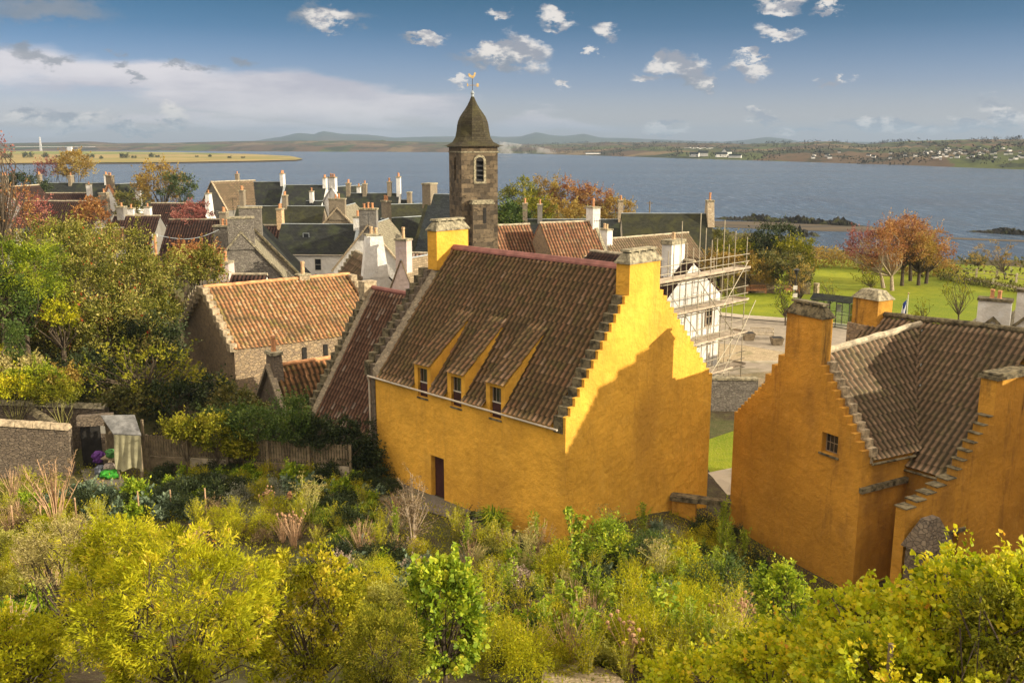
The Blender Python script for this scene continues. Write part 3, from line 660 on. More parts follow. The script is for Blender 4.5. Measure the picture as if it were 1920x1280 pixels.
# ------------------------------------------------------------------ the big yellow house
Z3 = np.array([0, 0, 1.])
S2 = math.sqrt(.5)
HA = np.array([2.0, 33.77, 0.]); HV = np.array([-S2, S2, 0.]); HU = np.array([S2, S2, 0.])
def hp(v, u, z): return HA + HV * v + HU * u + Z3 * z
def stair(p0, p1, n, first_up=True):
    """stair outline from p0 to p1 (pairs) in n steps"""
    out = []; dx = (p1[0] - p0[0]) / n; dz = (p1[1] - p0[1]) / n
    for i in range(n):
        if first_up: out += [(p0[0] + dx * i, p0[1] + dz * (i + 1)), (p0[0] + dx * (i + 1), p0[1] + dz * (i + 1))]
        else: out += [(p0[0] + dx * (i + 1), p0[1] + dz * i), (p0[0] + dx * (i + 1), p0[1] + dz * (i + 1))]
    return out
def sloped_cap(parent, c, U, V, a, b, z, seed=0, mat=None):
    """weathered stone cap: sloping slabs, short stone blocks and a thin cover slab"""
    mat = mat or M['cope']; mb = MB()
    frustum(mb, c, U, V, a + .14, b + .14, a + .14, b + .14, z - .003, z + .07)
    frustum(mb, c, U, V, a + .10, b + .10, a - .30, b * .55, z + .068, z + .40)
    c3 = np.array([c[0], c[1], 0.])
    for i in range(4):
        q = c3 + U * ((i - 1.5) * (a - .5) / 3.2)
        mb.box(q - U * .07 - V * b * .33 + Z3 * (z + .16), U * .14, V * b * .66, Z3 * (.34 + .02 * (i % 2)))
    o = mb.build('chimney_cap', mat, parent)
    k = MB(); frustum(k, c, U, V, a - .16, b * .72, a - .2, b * .66, z + .46, z + .54); k.build('cap_slab', mat, parent)
    return o
def main_house():
    b = thing('yellow_house', 'large yellow harled house with three catslide dormers and a sunlit crow-stepped gable', 'house', hp(6, 4.6, 4.6))
    W = 9.72; ur, zr, ze = 4.6, 15.0, 9.62; Lh = 12.0
    wall = MB().prism([hp(.13, .0, 2.4), hp(.13, W - .02, 2.4), hp(.13, W - .02, ze - .05), hp(.13, ur, zr - .08), hp(.13, .0, ze - .05)], HV * (Lh - .43)).build('wall', M['yellow'], b)
    # stepped sunlit gable
    pl = [(0, 2.4), (0, 9.62)] + stair((0, 9.62), (3.62, 14.12), 14) + [(5.6, 14.12)] + stair((5.6, 14.12), (W, 9.68), 16, False) + [(W, 2.4)]
    MB().prism([hp(0, u, z) for u, z in pl], HV * .13).build('gable_wall', M['yellow'], b)
    for (p0, p1, n, fu) in (((0, 9.62), (3.62, 14.12), 14, True), ((5.6, 14.12), (W, 9.68), 16, False)):
        q = [p0] + stair(p0, p1, n, fu); lo = min(p0[1], p1[1])
        mb = MB(); r = random.Random(3)
        dx = (p1[0] - p0[0]) / n; dz = (p1[1] - p0[1]) / n
        for i in range(n):
            ua = p0[0] + dx * i; zt = (p0[1] + dz * (i + 1)) if fu else (p0[1] + dz * i)
            mb.box(hp(.133, ua - .03, zt - .62), HV * r.uniform(.44, .52), HU * (dx + .05), Z3 * (.62 + r.uniform(.01, .035)))
        mb.build('crow_steps', M['coped'], b)
        for i in range(n):
            ua = p0[0] + dx * i; zt = (p0[1] + dz * (i + 1)) if fu else (p0[1] + dz * i)
            MB().box(hp(-.02, ua - .02, zt + .002), HV * .16, HU * (dx * 1.02), Z3 * r.uniform(.03, .05)).build('step_stone', M['yellow'], b)
    # far gable: parapet with crow steps seen behind the roof
    pl = [(-.05, 2.4), (-.05, 9.7)] + stair((-.05, 9.7), (3.5, 14.1), 12) + [(5.5, 14.1)] + stair((5.5, 14.1), (W, 9.68), 14, False) + [(W, 2.4)]
    MB().prism([hp(Lh - .3, u, z) for u, z in pl], HV * .3).build('gable_wall', M['rubd'], b)
    r = random.Random(5); mb = MB(); n = 13
    for i in range(n):
        u0 = -.05 + 3.6 * i / n; z0 = 9.7 + 4.4 * (i + 1) / n
        mb.box(hp(Lh + .003, u0 - .05, z0 - .55), HV * r.uniform(.3, .42), HU * (3.6 / n + .1), Z3 * (.62 + r.uniform(-.03, .08)))
    mb.build('crow_steps', M['coped'], b)
    sl = (zr - ze) / ur
    MB().hexa([hp(Lh - .62, -.12, ze - .12 * sl), hp(Lh - .28, -.12, ze - .12 * sl), hp(Lh - .28, ur, zr), hp(Lh - .62, ur, zr)] + [hp(Lh - .62, -.12, ze - .12 * sl + .13), hp(Lh - .28, -.12, ze - .12 * sl + .42), hp(Lh - .28, ur, zr + .42), hp(Lh - .62, ur, zr + .13)]).build('mortar_fillet', M['stone'], b)
    # roof
    e = .16
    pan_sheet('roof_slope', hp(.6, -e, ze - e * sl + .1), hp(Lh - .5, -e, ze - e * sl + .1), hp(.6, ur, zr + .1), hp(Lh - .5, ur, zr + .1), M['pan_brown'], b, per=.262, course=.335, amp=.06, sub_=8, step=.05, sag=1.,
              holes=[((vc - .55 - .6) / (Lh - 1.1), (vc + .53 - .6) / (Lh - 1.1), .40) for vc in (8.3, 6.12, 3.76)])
    slab('roof_slope', hp(.6, W + e, ze - e), hp(Lh - .5, W + e, ze - e), hp(.6, ur, zr), hp(Lh - .5, ur, zr), .1, M['pan_dk'], b)
    mb = MB(); mb.prism([hp(.55, ur - .22, zr + .02), hp(.55, ur - .2, zr + .1), hp(.55, ur - .06, zr + .24), hp(.55, ur + .06, zr + .24), hp(.55, ur + .2, zr + .1), hp(.55, ur + .22, zr + .02)], HV * (Lh - 1.1)).build('ridge_tiles', M['ridge_pk'], b)
    # chimneys: right stack on the near gable, left on the far one
    mb = MB().box(hp(0, 3.62, 14.12), HV * .66, HU * 1.98, Z3 * 1.26); s = mb.build('chimney', M['yellow'], b); sloped_cap(s, hp(.33, 4.61, 0), HU, HV, 1.98, .66, 15.38)
    mb = MB().box(hp(11.32, 3.5, 14.1), HV * .66, HU * 2.0, Z3 * 1.83); s = mb.build('chimney', M['yellow'], b); sloped_cap(s, hp(11.65, 4.5, 0), HU, HV, 2.0, .66, 15.93)
    # dormers
    cuts = []
    for vc in (8.3, 6.12, 3.76):
        hw = .55; zt = 10.6
        ap = 2.42; za = ze + sl * ap + .06
        d = MB().prism([hp(vc - hw, -.004, 9.3), hp(vc - hw, -.004, zt), hp(vc - hw, ap, za), hp(vc - hw, ap, za - .6), hp(vc - hw, 1., 9.3)], HV * 2 * hw).build('dormer', M['yellow'], b)
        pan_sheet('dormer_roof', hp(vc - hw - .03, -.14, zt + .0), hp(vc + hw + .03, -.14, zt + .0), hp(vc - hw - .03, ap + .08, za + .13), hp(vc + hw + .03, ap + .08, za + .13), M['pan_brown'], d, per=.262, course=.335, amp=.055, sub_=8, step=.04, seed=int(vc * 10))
        cuts.append((vc, d))
    for vc, d in cuts:
        bx = [(hp(vc - .32, -.2, 9.16), HV * .64, HU * .42, Z3 * 1.30)]
        cutboxes(d, bx); cutboxes(wall, bx)
        wn = win(b, hp(vc, .17, 9.81), HV, -HU, .62, 1.28, M['framed'], None, (3, 0), .035, .03)
        MB().box(hp(vc - .30, .10, 9.79), HV * .60, HU * .045, Z3 * .04).build('meeting_rail', M['frame'], wn)
        MB().box(hp(vc - .28, .115, 9.19), HV * .56, HU * .03, Z3 * .6).build('shutter', M['door'], wn)
        MB().box(hp(vc - .36, -.05, 9.09), HV * .72, HU * .22, Z3 * .068).build('sill', M['coped'], b)
    cutboxes(wall, [(hp(6.98, -.2, 4.2), HV * .87, HU * .52, Z3 * 2.47)])
    MB().box(hp(6.99, .24, 4.3), HV * .85, HU * .05, Z3 * 2.36).build('door', M['door'], b)
    # gutter and downpipe
    MB().tube([hp(.25, -.2, ze - .13), hp(Lh, -.2, ze - .11)], .045, 8).build('gutter', M['gutter'], b)
    MB().tube([hp(Lh + .02, -.2, ze - .12), hp(Lh + .02, -.12, ze - .4), hp(Lh + .02, -.12, 6.4)], .045, 8).build('downpipe', M['gutter'], b)
    # wall patch at the left eaves corner
    return b
main_house()

def red_house():
    b = thing('red_pantiled_house', 'low house with steep dark red pantile roof joined to the big yellow house', 'house', hp(14.5, 3.5, 4.8))
    ze, zr, ur, v1 = 6.7, 12.55, 3.8, 16.9
    MB().prism([hp(12.45, .1, 3.8), hp(12.45, 7.5, 3.8), hp(12.45, 7.5, ze), hp(12.45, ur, zr - .1), hp(12.45, .1, ze - .05)], HV * (v1 - 12.5)).build('wall', M['rubd'], b)
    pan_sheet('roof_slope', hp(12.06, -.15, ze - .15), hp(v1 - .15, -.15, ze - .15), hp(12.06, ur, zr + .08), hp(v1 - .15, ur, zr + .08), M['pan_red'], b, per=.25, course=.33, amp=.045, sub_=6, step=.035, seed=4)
    slab('roof_slope', hp(12.45, 7.65, ze - .15), hp(v1 - .1, 7.65, ze - .15), hp(12.45, ur, zr), hp(v1 - .1, ur, zr), .1, M['pan_dk'], b)
    MB().tube([hp(12.2, ur, zr + .1), hp(v1, ur, zr + .1)], .13, 8).build('ridge_tiles', M['ridge_pk'], b)
    r = random.Random(9); mb = MB(); n = 17
    for i in range(n):
        u0 = -.2 + 4.0 * i / n; z0 = ze + 5.95 * (i + .6) / n
        mb.box(hp(v1 + r.uniform(-.06, .0), u0 - .03, z0 - .6), HV * r.uniform(.42, .55), HU * (4. / n + .07), Z3 * (.72 + r.uniform(-.05, .06)))
    mb.build('crow_steps', M['coped'], b)
    mb = MB()
    mb.hexa([hp(v1 - .3, -.2, ze - .2), hp(v1 + .0, -.2, ze - .2), hp(v1 + .0, ur, zr), hp(v1 - .3, ur, zr)] + [hp(v1 - .3, -.2, ze - .05), hp(v1 + .0, -.2, ze + .12), hp(v1 + .0, ur, zr + .3), hp(v1 - .3, ur, zr + .14)]).build('mortar_fillet', M['stone'], b)
    s = MB().box(hp(v1 - .1, ur - .55, zr - .5), HV * .5, HU * .8, Z3 * .95).build('gable_top_stone', M['copel'], b)
red_house()

# ------------------------------------------------------------------ the ochre house on the right
RC = np.array([12.455, 31.97, 0.]); RV = np.array([.8716, .4902, 0.]); RU = np.array([-.4902, .8716, 0.])
KO = 1.036
def rz(z): return CAMH - (CAMH - z) * KO
_c, _v, _u = RC.copy(), RV.copy(), RU.copy()
def rp(v, u, z): return CP + (_c + _v * v + _u * u + Z3 * z - CP) * KO
RC = rp(0, 0, 0) * np.array([1, 1, 0]); RV = RV * KO; RU = RU * KO
def right_house():
    b = thing('ochre_house', 'weathered deep ochre house with stained chimney and L-shaped brown pantile roof', 'house', rp(5, 2, 3.2))
    W = 6.58; zb = 1.6
    # wing
    lw = [(0, zb), (0, 9.0)] + stair((0, 9.0), (2.25, 11.95), 11) + [(4.0, 11.95)] + stair((4.0, 11.95), (4.95, 10.6), 3, False) + stair((4.95, 10.6), (W, 8.9), 9, False) + [(W, zb)]
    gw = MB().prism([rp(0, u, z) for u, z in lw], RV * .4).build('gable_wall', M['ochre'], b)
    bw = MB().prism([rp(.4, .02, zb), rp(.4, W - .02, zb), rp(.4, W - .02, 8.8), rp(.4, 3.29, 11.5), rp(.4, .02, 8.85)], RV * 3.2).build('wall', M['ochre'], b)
    cutboxes(gw, [(rp(-.2, 1.13, 8.72), RV * .5, RU * .76, Z3 * KO * .78)])
    wn = win(b, rp(.26, 1.51, 9.11), RU, -RV, .74, .76, M['framed'], None, (4, 1), .035, .03)
    MB().box(rp(-.06, 1.05, 8.64), RV * .2, RU * .92, Z3 * KO * .075).build('sill', M['coped'], b)
    r = random.Random(4)
    for (p0, p1, n, fu, mm) in (((0, 9.0), (2.25, 11.95), 11, True, 'copel'), ((4.0, 11.95), (W, 8.9), 11, False, 'cope')):
        mb = MB(); dx = (p1[0] - p0[0]) / n; dz = (p1[1] - p0[1]) / n
        for i in range(n):
            ua = p0[0] + dx * i; zt = (p0[1] + dz * (i + 1)) if fu else (p0[1] + dz * i)
            a = rp(.402, ua - .04, zt - .5)
            mb.box(a, RV * r.uniform(.1, .2), RU * (dx + .06), Z3 * KO * (.5 + r.uniform(.0, .07)))
            if fu: mb.box(rp(.32, ua - .09, zt - .24), RV * .34, RU * (dx + .03), Z3 * KO * r.uniform(.28, .36))
        mb.build('crow_steps', M[mm], b)
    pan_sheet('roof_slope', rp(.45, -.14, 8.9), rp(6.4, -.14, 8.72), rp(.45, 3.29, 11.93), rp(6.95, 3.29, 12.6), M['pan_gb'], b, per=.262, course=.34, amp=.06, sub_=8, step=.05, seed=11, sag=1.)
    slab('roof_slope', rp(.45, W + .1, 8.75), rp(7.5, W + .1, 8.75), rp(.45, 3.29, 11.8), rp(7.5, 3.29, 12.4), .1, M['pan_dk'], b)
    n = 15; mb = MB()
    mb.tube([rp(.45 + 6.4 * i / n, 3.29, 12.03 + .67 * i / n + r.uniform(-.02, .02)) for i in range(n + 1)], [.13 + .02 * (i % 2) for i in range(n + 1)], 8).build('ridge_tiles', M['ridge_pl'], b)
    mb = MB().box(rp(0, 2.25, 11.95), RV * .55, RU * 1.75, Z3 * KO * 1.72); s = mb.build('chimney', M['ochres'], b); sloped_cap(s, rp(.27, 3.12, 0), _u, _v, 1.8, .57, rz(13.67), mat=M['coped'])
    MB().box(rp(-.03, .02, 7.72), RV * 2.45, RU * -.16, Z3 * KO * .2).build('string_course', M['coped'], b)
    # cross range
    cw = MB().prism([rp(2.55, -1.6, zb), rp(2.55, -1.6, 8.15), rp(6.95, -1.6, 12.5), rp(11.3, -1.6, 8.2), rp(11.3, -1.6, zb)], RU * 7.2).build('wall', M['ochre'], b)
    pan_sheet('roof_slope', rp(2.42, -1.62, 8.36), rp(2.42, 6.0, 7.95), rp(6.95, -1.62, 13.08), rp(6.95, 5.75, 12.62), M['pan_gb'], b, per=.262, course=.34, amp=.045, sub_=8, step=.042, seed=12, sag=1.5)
    slab('roof_slope', rp(11.4, -1.62, 8.1), rp(11.4, 5.9, 8.0), rp(6.95, -1.62, 13.0), rp(6.95, 5.9, 12.5), .1, M['pan_dk'], b)
    mb = MB(); mb.tube([rp(6.95, -1.7 + 7.5 * i / 14, 13.2 - .46 * i / 14 + r.uniform(-.015, .015)) for i in range(15)], [.12 + .015 * (i % 2) for i in range(15)], 8).build('ridge_tiles', M['coped'], b)
    MB().tube([rp(3.1, .05, 8.86), rp(6.95, 3.26, 12.72)], .05, 6).build('valley_flashing', M['lead'], b)
    MB().tube([rp(2.35, -1.5, 8.26), rp(2.35, .1, 8.17)], .05, 6).build('gutter', M['coped'], b)
    MB().tube([rp(.3, -.2, 8.8), rp(2.6, -.2, 8.74)], .05, 6).build('gutter', M['coped'], b)
    # near gable of the cross range
    lw = [(-.1, zb), (-.1, 7.65)] + stair((-.1, 7.65), (2.45, 8.5), 5) + stair((2.45, 8.5), (4.15, 10.5), 7) + [(6.4, 10.5), (6.4, 12.4), (6.95, 13.3), (11.6, 8.3), (11.6, zb)]
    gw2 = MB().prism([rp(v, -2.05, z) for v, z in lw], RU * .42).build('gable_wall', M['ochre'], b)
    mb = MB()
    for (p0, p1, n) in (((-.1, 7.65), (2.45, 8.5), 5), ((2.45, 8.5), (4.15, 10.5), 7)):
        dx = (p1[0] - p0[0]) / n; dz = (p1[1] - p0[1]) / n
        for i in range(n): mb.box(rp(p0[0] + dx * i - .05, -2.08, p0[1] + dz * (i + 1) + .002), RV * (dx + .01), RU * .5, Z3 * KO * r.uniform(.03, .05))
    mb.build('crow_steps', M['coped'], b)
    mb = MB().box(rp(4.15, -2.05, 10.5), RV * 2.24, RU * .62, Z3 * KO * 1.3); s = mb.build('chimney', M['ochres'], b)
    k = MB(); k.box(rp(4.07, -2.13, 11.8), RV * 2.4, RU * .78, Z3 * KO * .12); k.box(rp(4.15, -2.05, 11.915), RV * 2.24, RU * .62, Z3 * KO * .1); k.build('cope', M['coped'], s)
    cutboxes(gw2, [(rp(1.6, -2.4, 2.6), RV * 1.25, RU * .7, Z3 * KO * 3.8)])
    MB().box(rp(1.5, -1.85, 2.2), RV * 1.45, RU * .04, Z3 * KO * 4.3).build('door', M['wood'], b)
    MB().box(rp(1.42, -2.13, 6.42), RV * 1.7, RU * .2, Z3 * KO * .14).build('door_lintel', M['coped'], b)
    # far chimney, yellow on a rubble base
    mb = MB().box(rp(6.5, 5.15, 12.25), RV * .9, RU * 1.35, Z3 * KO * 1.15); s = mb.build('chimney', M['ochres'], b); k = MB(); frustum(k, rp(6.95, 5.82, 0), _u, _v, 1.55, 1.1, .9, .5, rz(13.4), rz(13.78)); k.build('chimney_cap', M['cope'], s)
    MB().box(rp(6.35, 5.6, 10.8), RV * 1.2, RU * 1.0, Z3 * KO * 1.46).build('chimney_base', M['rub'], b)
right_house()
def shade_block():
    # unseen block added to shade the yellow gable; outline projected back from that shadow
    W_ = np.array([math.cos(R(SUN_AZ)), math.sin(R(SUN_AZ)), 0.]); E_ = np.array([-W_[1], W_[0], 0.]); tn = math.tan(R(SUN_EL)); w0 = 14.
    f = lambda p: (float(np.dot(E_, p)), p[2] + tn * (w0 - float(np.dot(W_, p))))
    A_, B_, C_ = f(hp(0, -.1, 8.3)), f(hp(0, 1.8, 10.5)), f(hp(0, 5.3, 11.9)); g = f(rp(4.15, -2, 11.5))
    b = thing('unseen_shade_block', 'tall ochre crow-stepped range standing on the slope just right of the picture', 'house', E_ * 33 + W_ * w0 + Z3 * 5)
    pl = [(A_[0] - .2, 3.), (A_[0] - .2, A_[1] - .2)] + stair((A_[0] - .2, A_[1] - .2), B_, 9) + stair(B_, C_, 3) + [(C_[0], g[1]), (g[0] + 3.5, g[1]), (g[0] + 3.5, 3.)]
    MB().prism([E_ * e + W_ * w0 + Z3 * z for e, z in pl], W_ * 3.).build('wall', M['ochre'], b)
shade_block()
def stone_pier():
    b = thing('stone_porch', 'dark weathered rubble porch pier against the ochre gable at lower right', 'porch', rp(.6, -2.6, 3.2))
    mb = MB(); frustum(mb, rp(.5, -2.6, 0), _v, _u, 1.5, .9, 1.4, .8, 2.0, rz(6.6)); mb.build('pier', M['rubd'], b)
    mb = MB(); frustum(mb, rp(.5, -2.55, 0), _v, _u, 1.6, 1.0, .6, .3, rz(6.6), rz(7.6)); mb.build('pier_cap', M['rubd'], b)
stone_pier()
def gateway():
    b = thing('garden_gateway', 'narrow garden gateway with a dark stone lintel between the two yellow houses', 'gateway', (8.4, 38., 3.4))
    a = np.array([6.9, 38.35, 0]); c = np.array([9.15, 37.55, 0]); d = (c - a); n = np.array([-d[1], d[0], 0]) / np.linalg.norm(d) * .35
    MB().box(a + Z3 * 2.6, d * .42, n, Z3 * 2.35).build('wall', M['ochre'], b)
    MB().box(a - n * .3 + Z3 * 4.95 - d * .04, d * .5, n * 1.6, Z3 * .2).build('coping', M['coped'], b)
    MB().box(a - n * .05 + Z3 * 4.93 + d * .46, d * .56, n * 1.1, Z3 * .24).build('lintel', M['coped'], b)
    MB().box(a + Z3 * 2.6 + d * .88, d * .12, n, Z3 * 2.33).build('gate_post', M['coped'], b)
gateway()

# ------------------------------------------------------------------ stone houses on the left
SBt = np.array([-16.18, 53.66, 0.]); SV = np.array([math.cos(R(36)), math.sin(R(36)), 0.]); SU = np.array([-SV[1], SV[0], 0.])
o_ = SBt + SU * 4.8 + Z3 * 11.2
b, h_ = house('stone_house', 'sunlit rubble house under an orange pantile roof with pale crow-stepped gables', None, 36, None, 11.2, 9.6, 3.0, M['rub'], M['pan_or'], 4.8, 'pan', origin=o_, length=9.9, skews='AB', skewmat=M['copel'], ridge=M['ridge_or'], near=True, pan=dict(sub_=8, per=.26, course=.34, amp=.05, step=.04, sag=1.5), seed=21)
chimney(b, SBt + SU * 4.9 + SV * 6.6, SV, SU, .7, .6, 10.6, 11.5, M['copel'], 1, M['clayb'], poth=.75, caph=.08)
for s_ in (2.2, 3.6): MB().box(SBt + SV * (s_ + 2.) - SU * .05 + Z3 * 6.9, SV * .28, SU * .1, Z3 * .9).build('slit_window', M['dark'], b)
b, h2 = house('stone_outbuilding', 'small rubble outbuilding with a red chimney pot in front of the orange-roofed stone house', (505, 690), 36, 640, 8.0, 4.4, 2.6, M['rubd'], M['pan_or'], 4.6, 'pan', skews='a', skewmat=M['stone'], ridge=M['ridge_or'], near=True, pan=dict(sub_=8, per=.3, course=.4, amp=.06, step=.04, sag=1.), seed=22)
chimney(b, h2['at'](.3, 0, 0), h2['N'], h2['T'], .8, .55, 7.2, 8.75, M['rubd'], 1, M['clay'], poth=.8, flare=.5)

# ------------------------------------------------------------------ the white house under scaffolding
WB = np.array([14.59, 65.39, 0.])
def wq(v, u, z): return WB + HV * v + HU * u + Z3 * z
b, wh = house('white_house', 'white harled gable-fronted house wrapped in scaffolding', None, 135, None, 12.1, 6.8, 2.45, M['white'], M['pan_dk'], 3.2, 'pan', origin=wq(0, -3.4, 12.1), length=9., seed=31)
chimney(b, wq(1.2, -4.1, 0), HU, HV, 1.5, .8, 11., 13.35, M['white'], 1, M['clayb'], caph=.3)
win(b, wq(0, -1.4, 8.2), HU, -HV, .85, 1.35, M['framed'], None, (2, 1), .1, .08)
win(b, wq(0, -5.2, 5.2), HU, -HV, .85, 1.2, M['framed'], None, (2, 1), .1, .08)
def scaffold():
    b = thing('scaffolding', 'metal scaffolding with plank decks and ladders around the white gable', 'scaffolding', wq(-1.5, -2.5, 3.3))
    zs = [4.7, 7.0, 9.3, 11.5]
    us = [-9.6, -8.2, -6.8, -5.4, -4.0, -2.6, -1.2, .3]; tops = [12.6, 13.0, 13.2, 14.8, 13.2, 14.2, 13.6, 12.9]
    for v in (-.35, -1.75):
        for i, u in enumerate(us):
            MB().tube([wq(v, u, 3.3), wq(v, u, tops[i] + (.6 if v < -1 else 0) + .2 * (i % 2))], .032, 6).build('upright', M['pole'], b)
    for v in (-.29, -1.81):
        for z in zs:
            for dz in (-.12, .55, 1.05):
                if v > -1 and dz > 0: continue
                MB().tube([wq(v, -9.9, z + dz), wq(v, .6, z + dz)], .028, 6).build('ledger', M['pole'], b)
    for u in us:
        for z in zs: MB().tube([wq(.0, u + .07, z - .07), wq(-2.0, u + .07, z - .07)], .026, 5).build('transom', M['pole'], b)
    for u0, u1, z0, z1 in ((-5.4, -.9, 3.4, 7.1), (-.9, -5.4, 7.1, 11.2), (-3.2, 1.6, 3.4, 9.2), (-2.6, .3, 9.2, 12.)):
        MB().tube([wq(-1.87, u0, z0), wq(-1.87, u1, z1)], .028, 6).build('brace', M['pole'], b)
    for z in zs:
        for k in range(5): MB().box(wq(-.5 - k * .26, -9.8, z + .0), HU * 10.5, -HV * .235, Z3 * .05).build('deck_plank', M['board'], b)
        MB().box(wq(-1.84, -9.8, z + .05), HU * 10.5, -HV * .035, Z3 * .13).build('toe_board', M['board'], b)
        MB().box(wq(-.35, .72, z + .05), HU * .04, -HV * 1.5, Z3 * .13).build('toe_board', M['board'], b)
    for u, z0, z1 in ((-4.3, 3.3, 5.7), (-3.0, 4.75, 8.), (-4.2, 7.05, 10.3), (-2.9, 9.35, 12.5)):
        mb = MB()
        for du in (0, .42): mb.tube([wq(-1.1, u + du, z0), wq(-.8, u + du + .25, z1)], .03, 5)
        n = 9
        for i in range(1, n):
            f = i / n; p = wq(-1.1 + .3 * f, u + .25 * f, z0 + (z1 - z0) * f); mb.tube([p, p + HU * .42], .018, 5)
        mb.build('ladder', M['woodl'], b)
scaffold()

# ------------------------------------------------------------------ tower of the town house
def tower():
    D = 86.; c0 = AY(887, 400, D); zb = 4.5
    th_ = R(22); T = np.array([math.cos(th_), math.sin(th_), 0.]); N = np.array([T[1], -T[0], 0.]); s = 3.45
    cx = AY(886, 300, D); c = np.array([cx[0], D + 1.2, 0.])
    b = thing('clock_tower', 'square ashlar bell tower with a dark ogee slate roof and gilt weathercock', 'tower', [c[0], c[1], zb])
    def q(a, n, z): return c + T * a + N * n + Z3 * z
    ztop = 19.55
    wall = MB().box(q(-s / 2, -s / 2, zb), T * s, N * s, Z3 * (ztop - zb)).build('wall', M['ash'], b)
    mb = MB()
    for i in range(8): pass
    for z0, hh, e in ((19.1, .12, .07), (19.56, .14, .12)):
        k = MB(); frustum(k, c, T, N, s + 2 * e, s + 2 * e, s + 2 * e, s + 2 * e, z0, z0 + hh); k.build('string_course', M['cope'], b)
    cuts = [(q(-.35, s / 2 - .5, 16.6), T * .72, N * .8, Z3 * 1.75), (q(-s / 2 - .2, -.28, 16.6), T * .6, N * .55, Z3 * 2.05)]
    cutboxes(wall, cuts)
    # louvred front opening with a round head, and slit on the side
    def arch(cc, Tx, Nx, w_, h_, dep):
        pts = [cc - Tx * w_ / 2, cc + Tx * w_ / 2] + [cc + Tx * w_ / 2 * math.cos(a) + Z3 * (h_ + w_ / 2 * math.sin(a)) for a in np.linspace(0, math.pi, 9)]
        return pts
    fr = MB(); w0 = .72
    for i in range(10):
        a0, a1 = math.pi * i / 10, math.pi * (i + 1) / 10; cc = q(.01, s / 2, 18.35)
        P = [cc + T * math.cos(a) * rr + Z3 * math.sin(a) * rr for a, rr in ((a0, .36), (a1, .36), (a1, .58), (a0, .58))]
        fr.prism(P, N * .05)
    for sx in (-.47, .47): fr.box(q(.01 + sx - .11, s / 2, 16.55), T * .22, N * .05, Z3 * 1.8)
    fr.box(q(-.57, s / 2, 16.38), T * 1.16, N * .1, Z3 * .17)
    o = fr.build('window_surround', M['cope'], b)
    MB().box(q(-.35, s / 2 - .3, 16.6), T * .72, N * .02, Z3 * 1.75).build('opening', M['dark'], o)
    MB().prism([q(.01, s / 2 - .02, 18.35) + T * math.cos(a) * .36 + Z3 * math.sin(a) * .36 for a in np.linspace(0, math.pi, 11)], N * .03).build('arch_head', M['dark'], o)
    for i in range(4): MB().box(q(-.34, s / 2 - .12, 16.72 + i * .42), T * .7, N * .1 + Z3 * -.1, Z3 * .05).build('louvre', M['iron'], o)
    # stair turret / chimney breast on the front
    tb = MB().box(q(-.95, s / 2 + .003, zb), T * 2.0, N * .75, Z3 * (14.6 - zb)).build('stair_turret', M['ash'], b)
    k = MB(); k.box(q(-1.03, s / 2 + .004, 14.6), T * 2.16, N * .85, Z3 * .14); k.box(q(-.95, s / 2 + .006, 14.735), T * 2.0, N * .75, Z3 * .22); k.build('turret_coping', M['cope'], tb)
    MB().box(q(.02, s / 2 + .755, 12.9), T * .3, N * .03, Z3 * 1.4).build('slit', M['dark'], tb)
    # ogee roof
    prof = [(2.42, 19.68), (2.2, 19.76), (1.85, 19.98), (1.62, 20.3), (1.5, 20.7), (1.45, 21.1), (1.42, 21.5), (1.34, 21.95), (1.16, 22.4), (.9, 22.85), (.6, 23.3), (.36, 23.75), (.2, 24.15), (.13, 24.5)]
    prof = [(2.42, 19.68), (2.2, 19.76), (1.82, 20.02), (1.52, 20.45), (1.38, 21.0), (1.32, 21.5), (1.24, 21.85), (1.08, 22.25), (.86, 22.6), (.62, 22.95), (.42, 23.3), (.26, 23.65), (.13, 24.0)]
    V = []; F = []; k8 = 8
    def ringpts(rr, z, f):
        out = []
        for j in range(16):
            a = 2 * math.pi * j / 16 + math.pi / 4; ca, sa = math.cos(a), math.sin(a)
            sq = rr / max(abs(ca), abs(sa)); octo = rr * 1.1 / max(abs(ca), abs(sa), (abs(ca) + abs(sa)) * .7071)
            q_ = sq * (1 - f) + octo * f
            out.append(c + T * ca * q_ + N * sa * q_ + Z3 * z)
        return out
    for i, (rr, z) in enumerate(prof): V += ringpts(rr * (.9 if i else .9), z, min(1., i / 4))
    for i in range(len(prof) - 1):
        for j in range(16): F.append((i * 16 + j, i * 16 + (j + 1) % 16, (i + 1) * 16 + (j + 1) % 16, (i + 1) * 16 + j))
    F.append(tuple(range(16))[::-1])
    meshobj('ogee_roof', V, F, M['slatet'], b)
    k = MB(); p = c + Z3 * 23.93; k.tube([p, p + Z3 * .3, p + Z3 * .35, p + Z3 * .6], [.14, .12, .18, .04], 8).build('finial', M['lead'], b)
    # weathercock
    k = MB(); k.tube([p + Z3 * .5, p + Z3 * 1.7], .03, 6).build('vane_rod', M['iron'], b)
    k = MB(); k.tube([p + Z3 * 1.05 - T * .5, p + Z3 * 1.05 + T * .5], .02, 5); k.tube([p + Z3 * 1.05 - N * .45, p + Z3 * 1.05 + N * .45], .02, 5)
    k.box(p + Z3 * .92 + T * .38, T * .2, N * .03, Z3 * .3); k.box(p + Z3 * .94 - T * .52, T * .1, N * .03, Z3 * .26); k.build('compass_arms', M['gold'], b)
    ck0 = [(-.42, .0), (-.5, .28), (-.36, .38), (-.22, .22), (-.05, .12), (.12, .16), (.2, .42), (.3, .5), (.36, .44), (.46, .4), (.37, .32), (.3, .05), (.12, -.14), (.02, -.2), (-.15, -.1)]
    ck = [(x * .8, z * .8) for x, z in ck0]
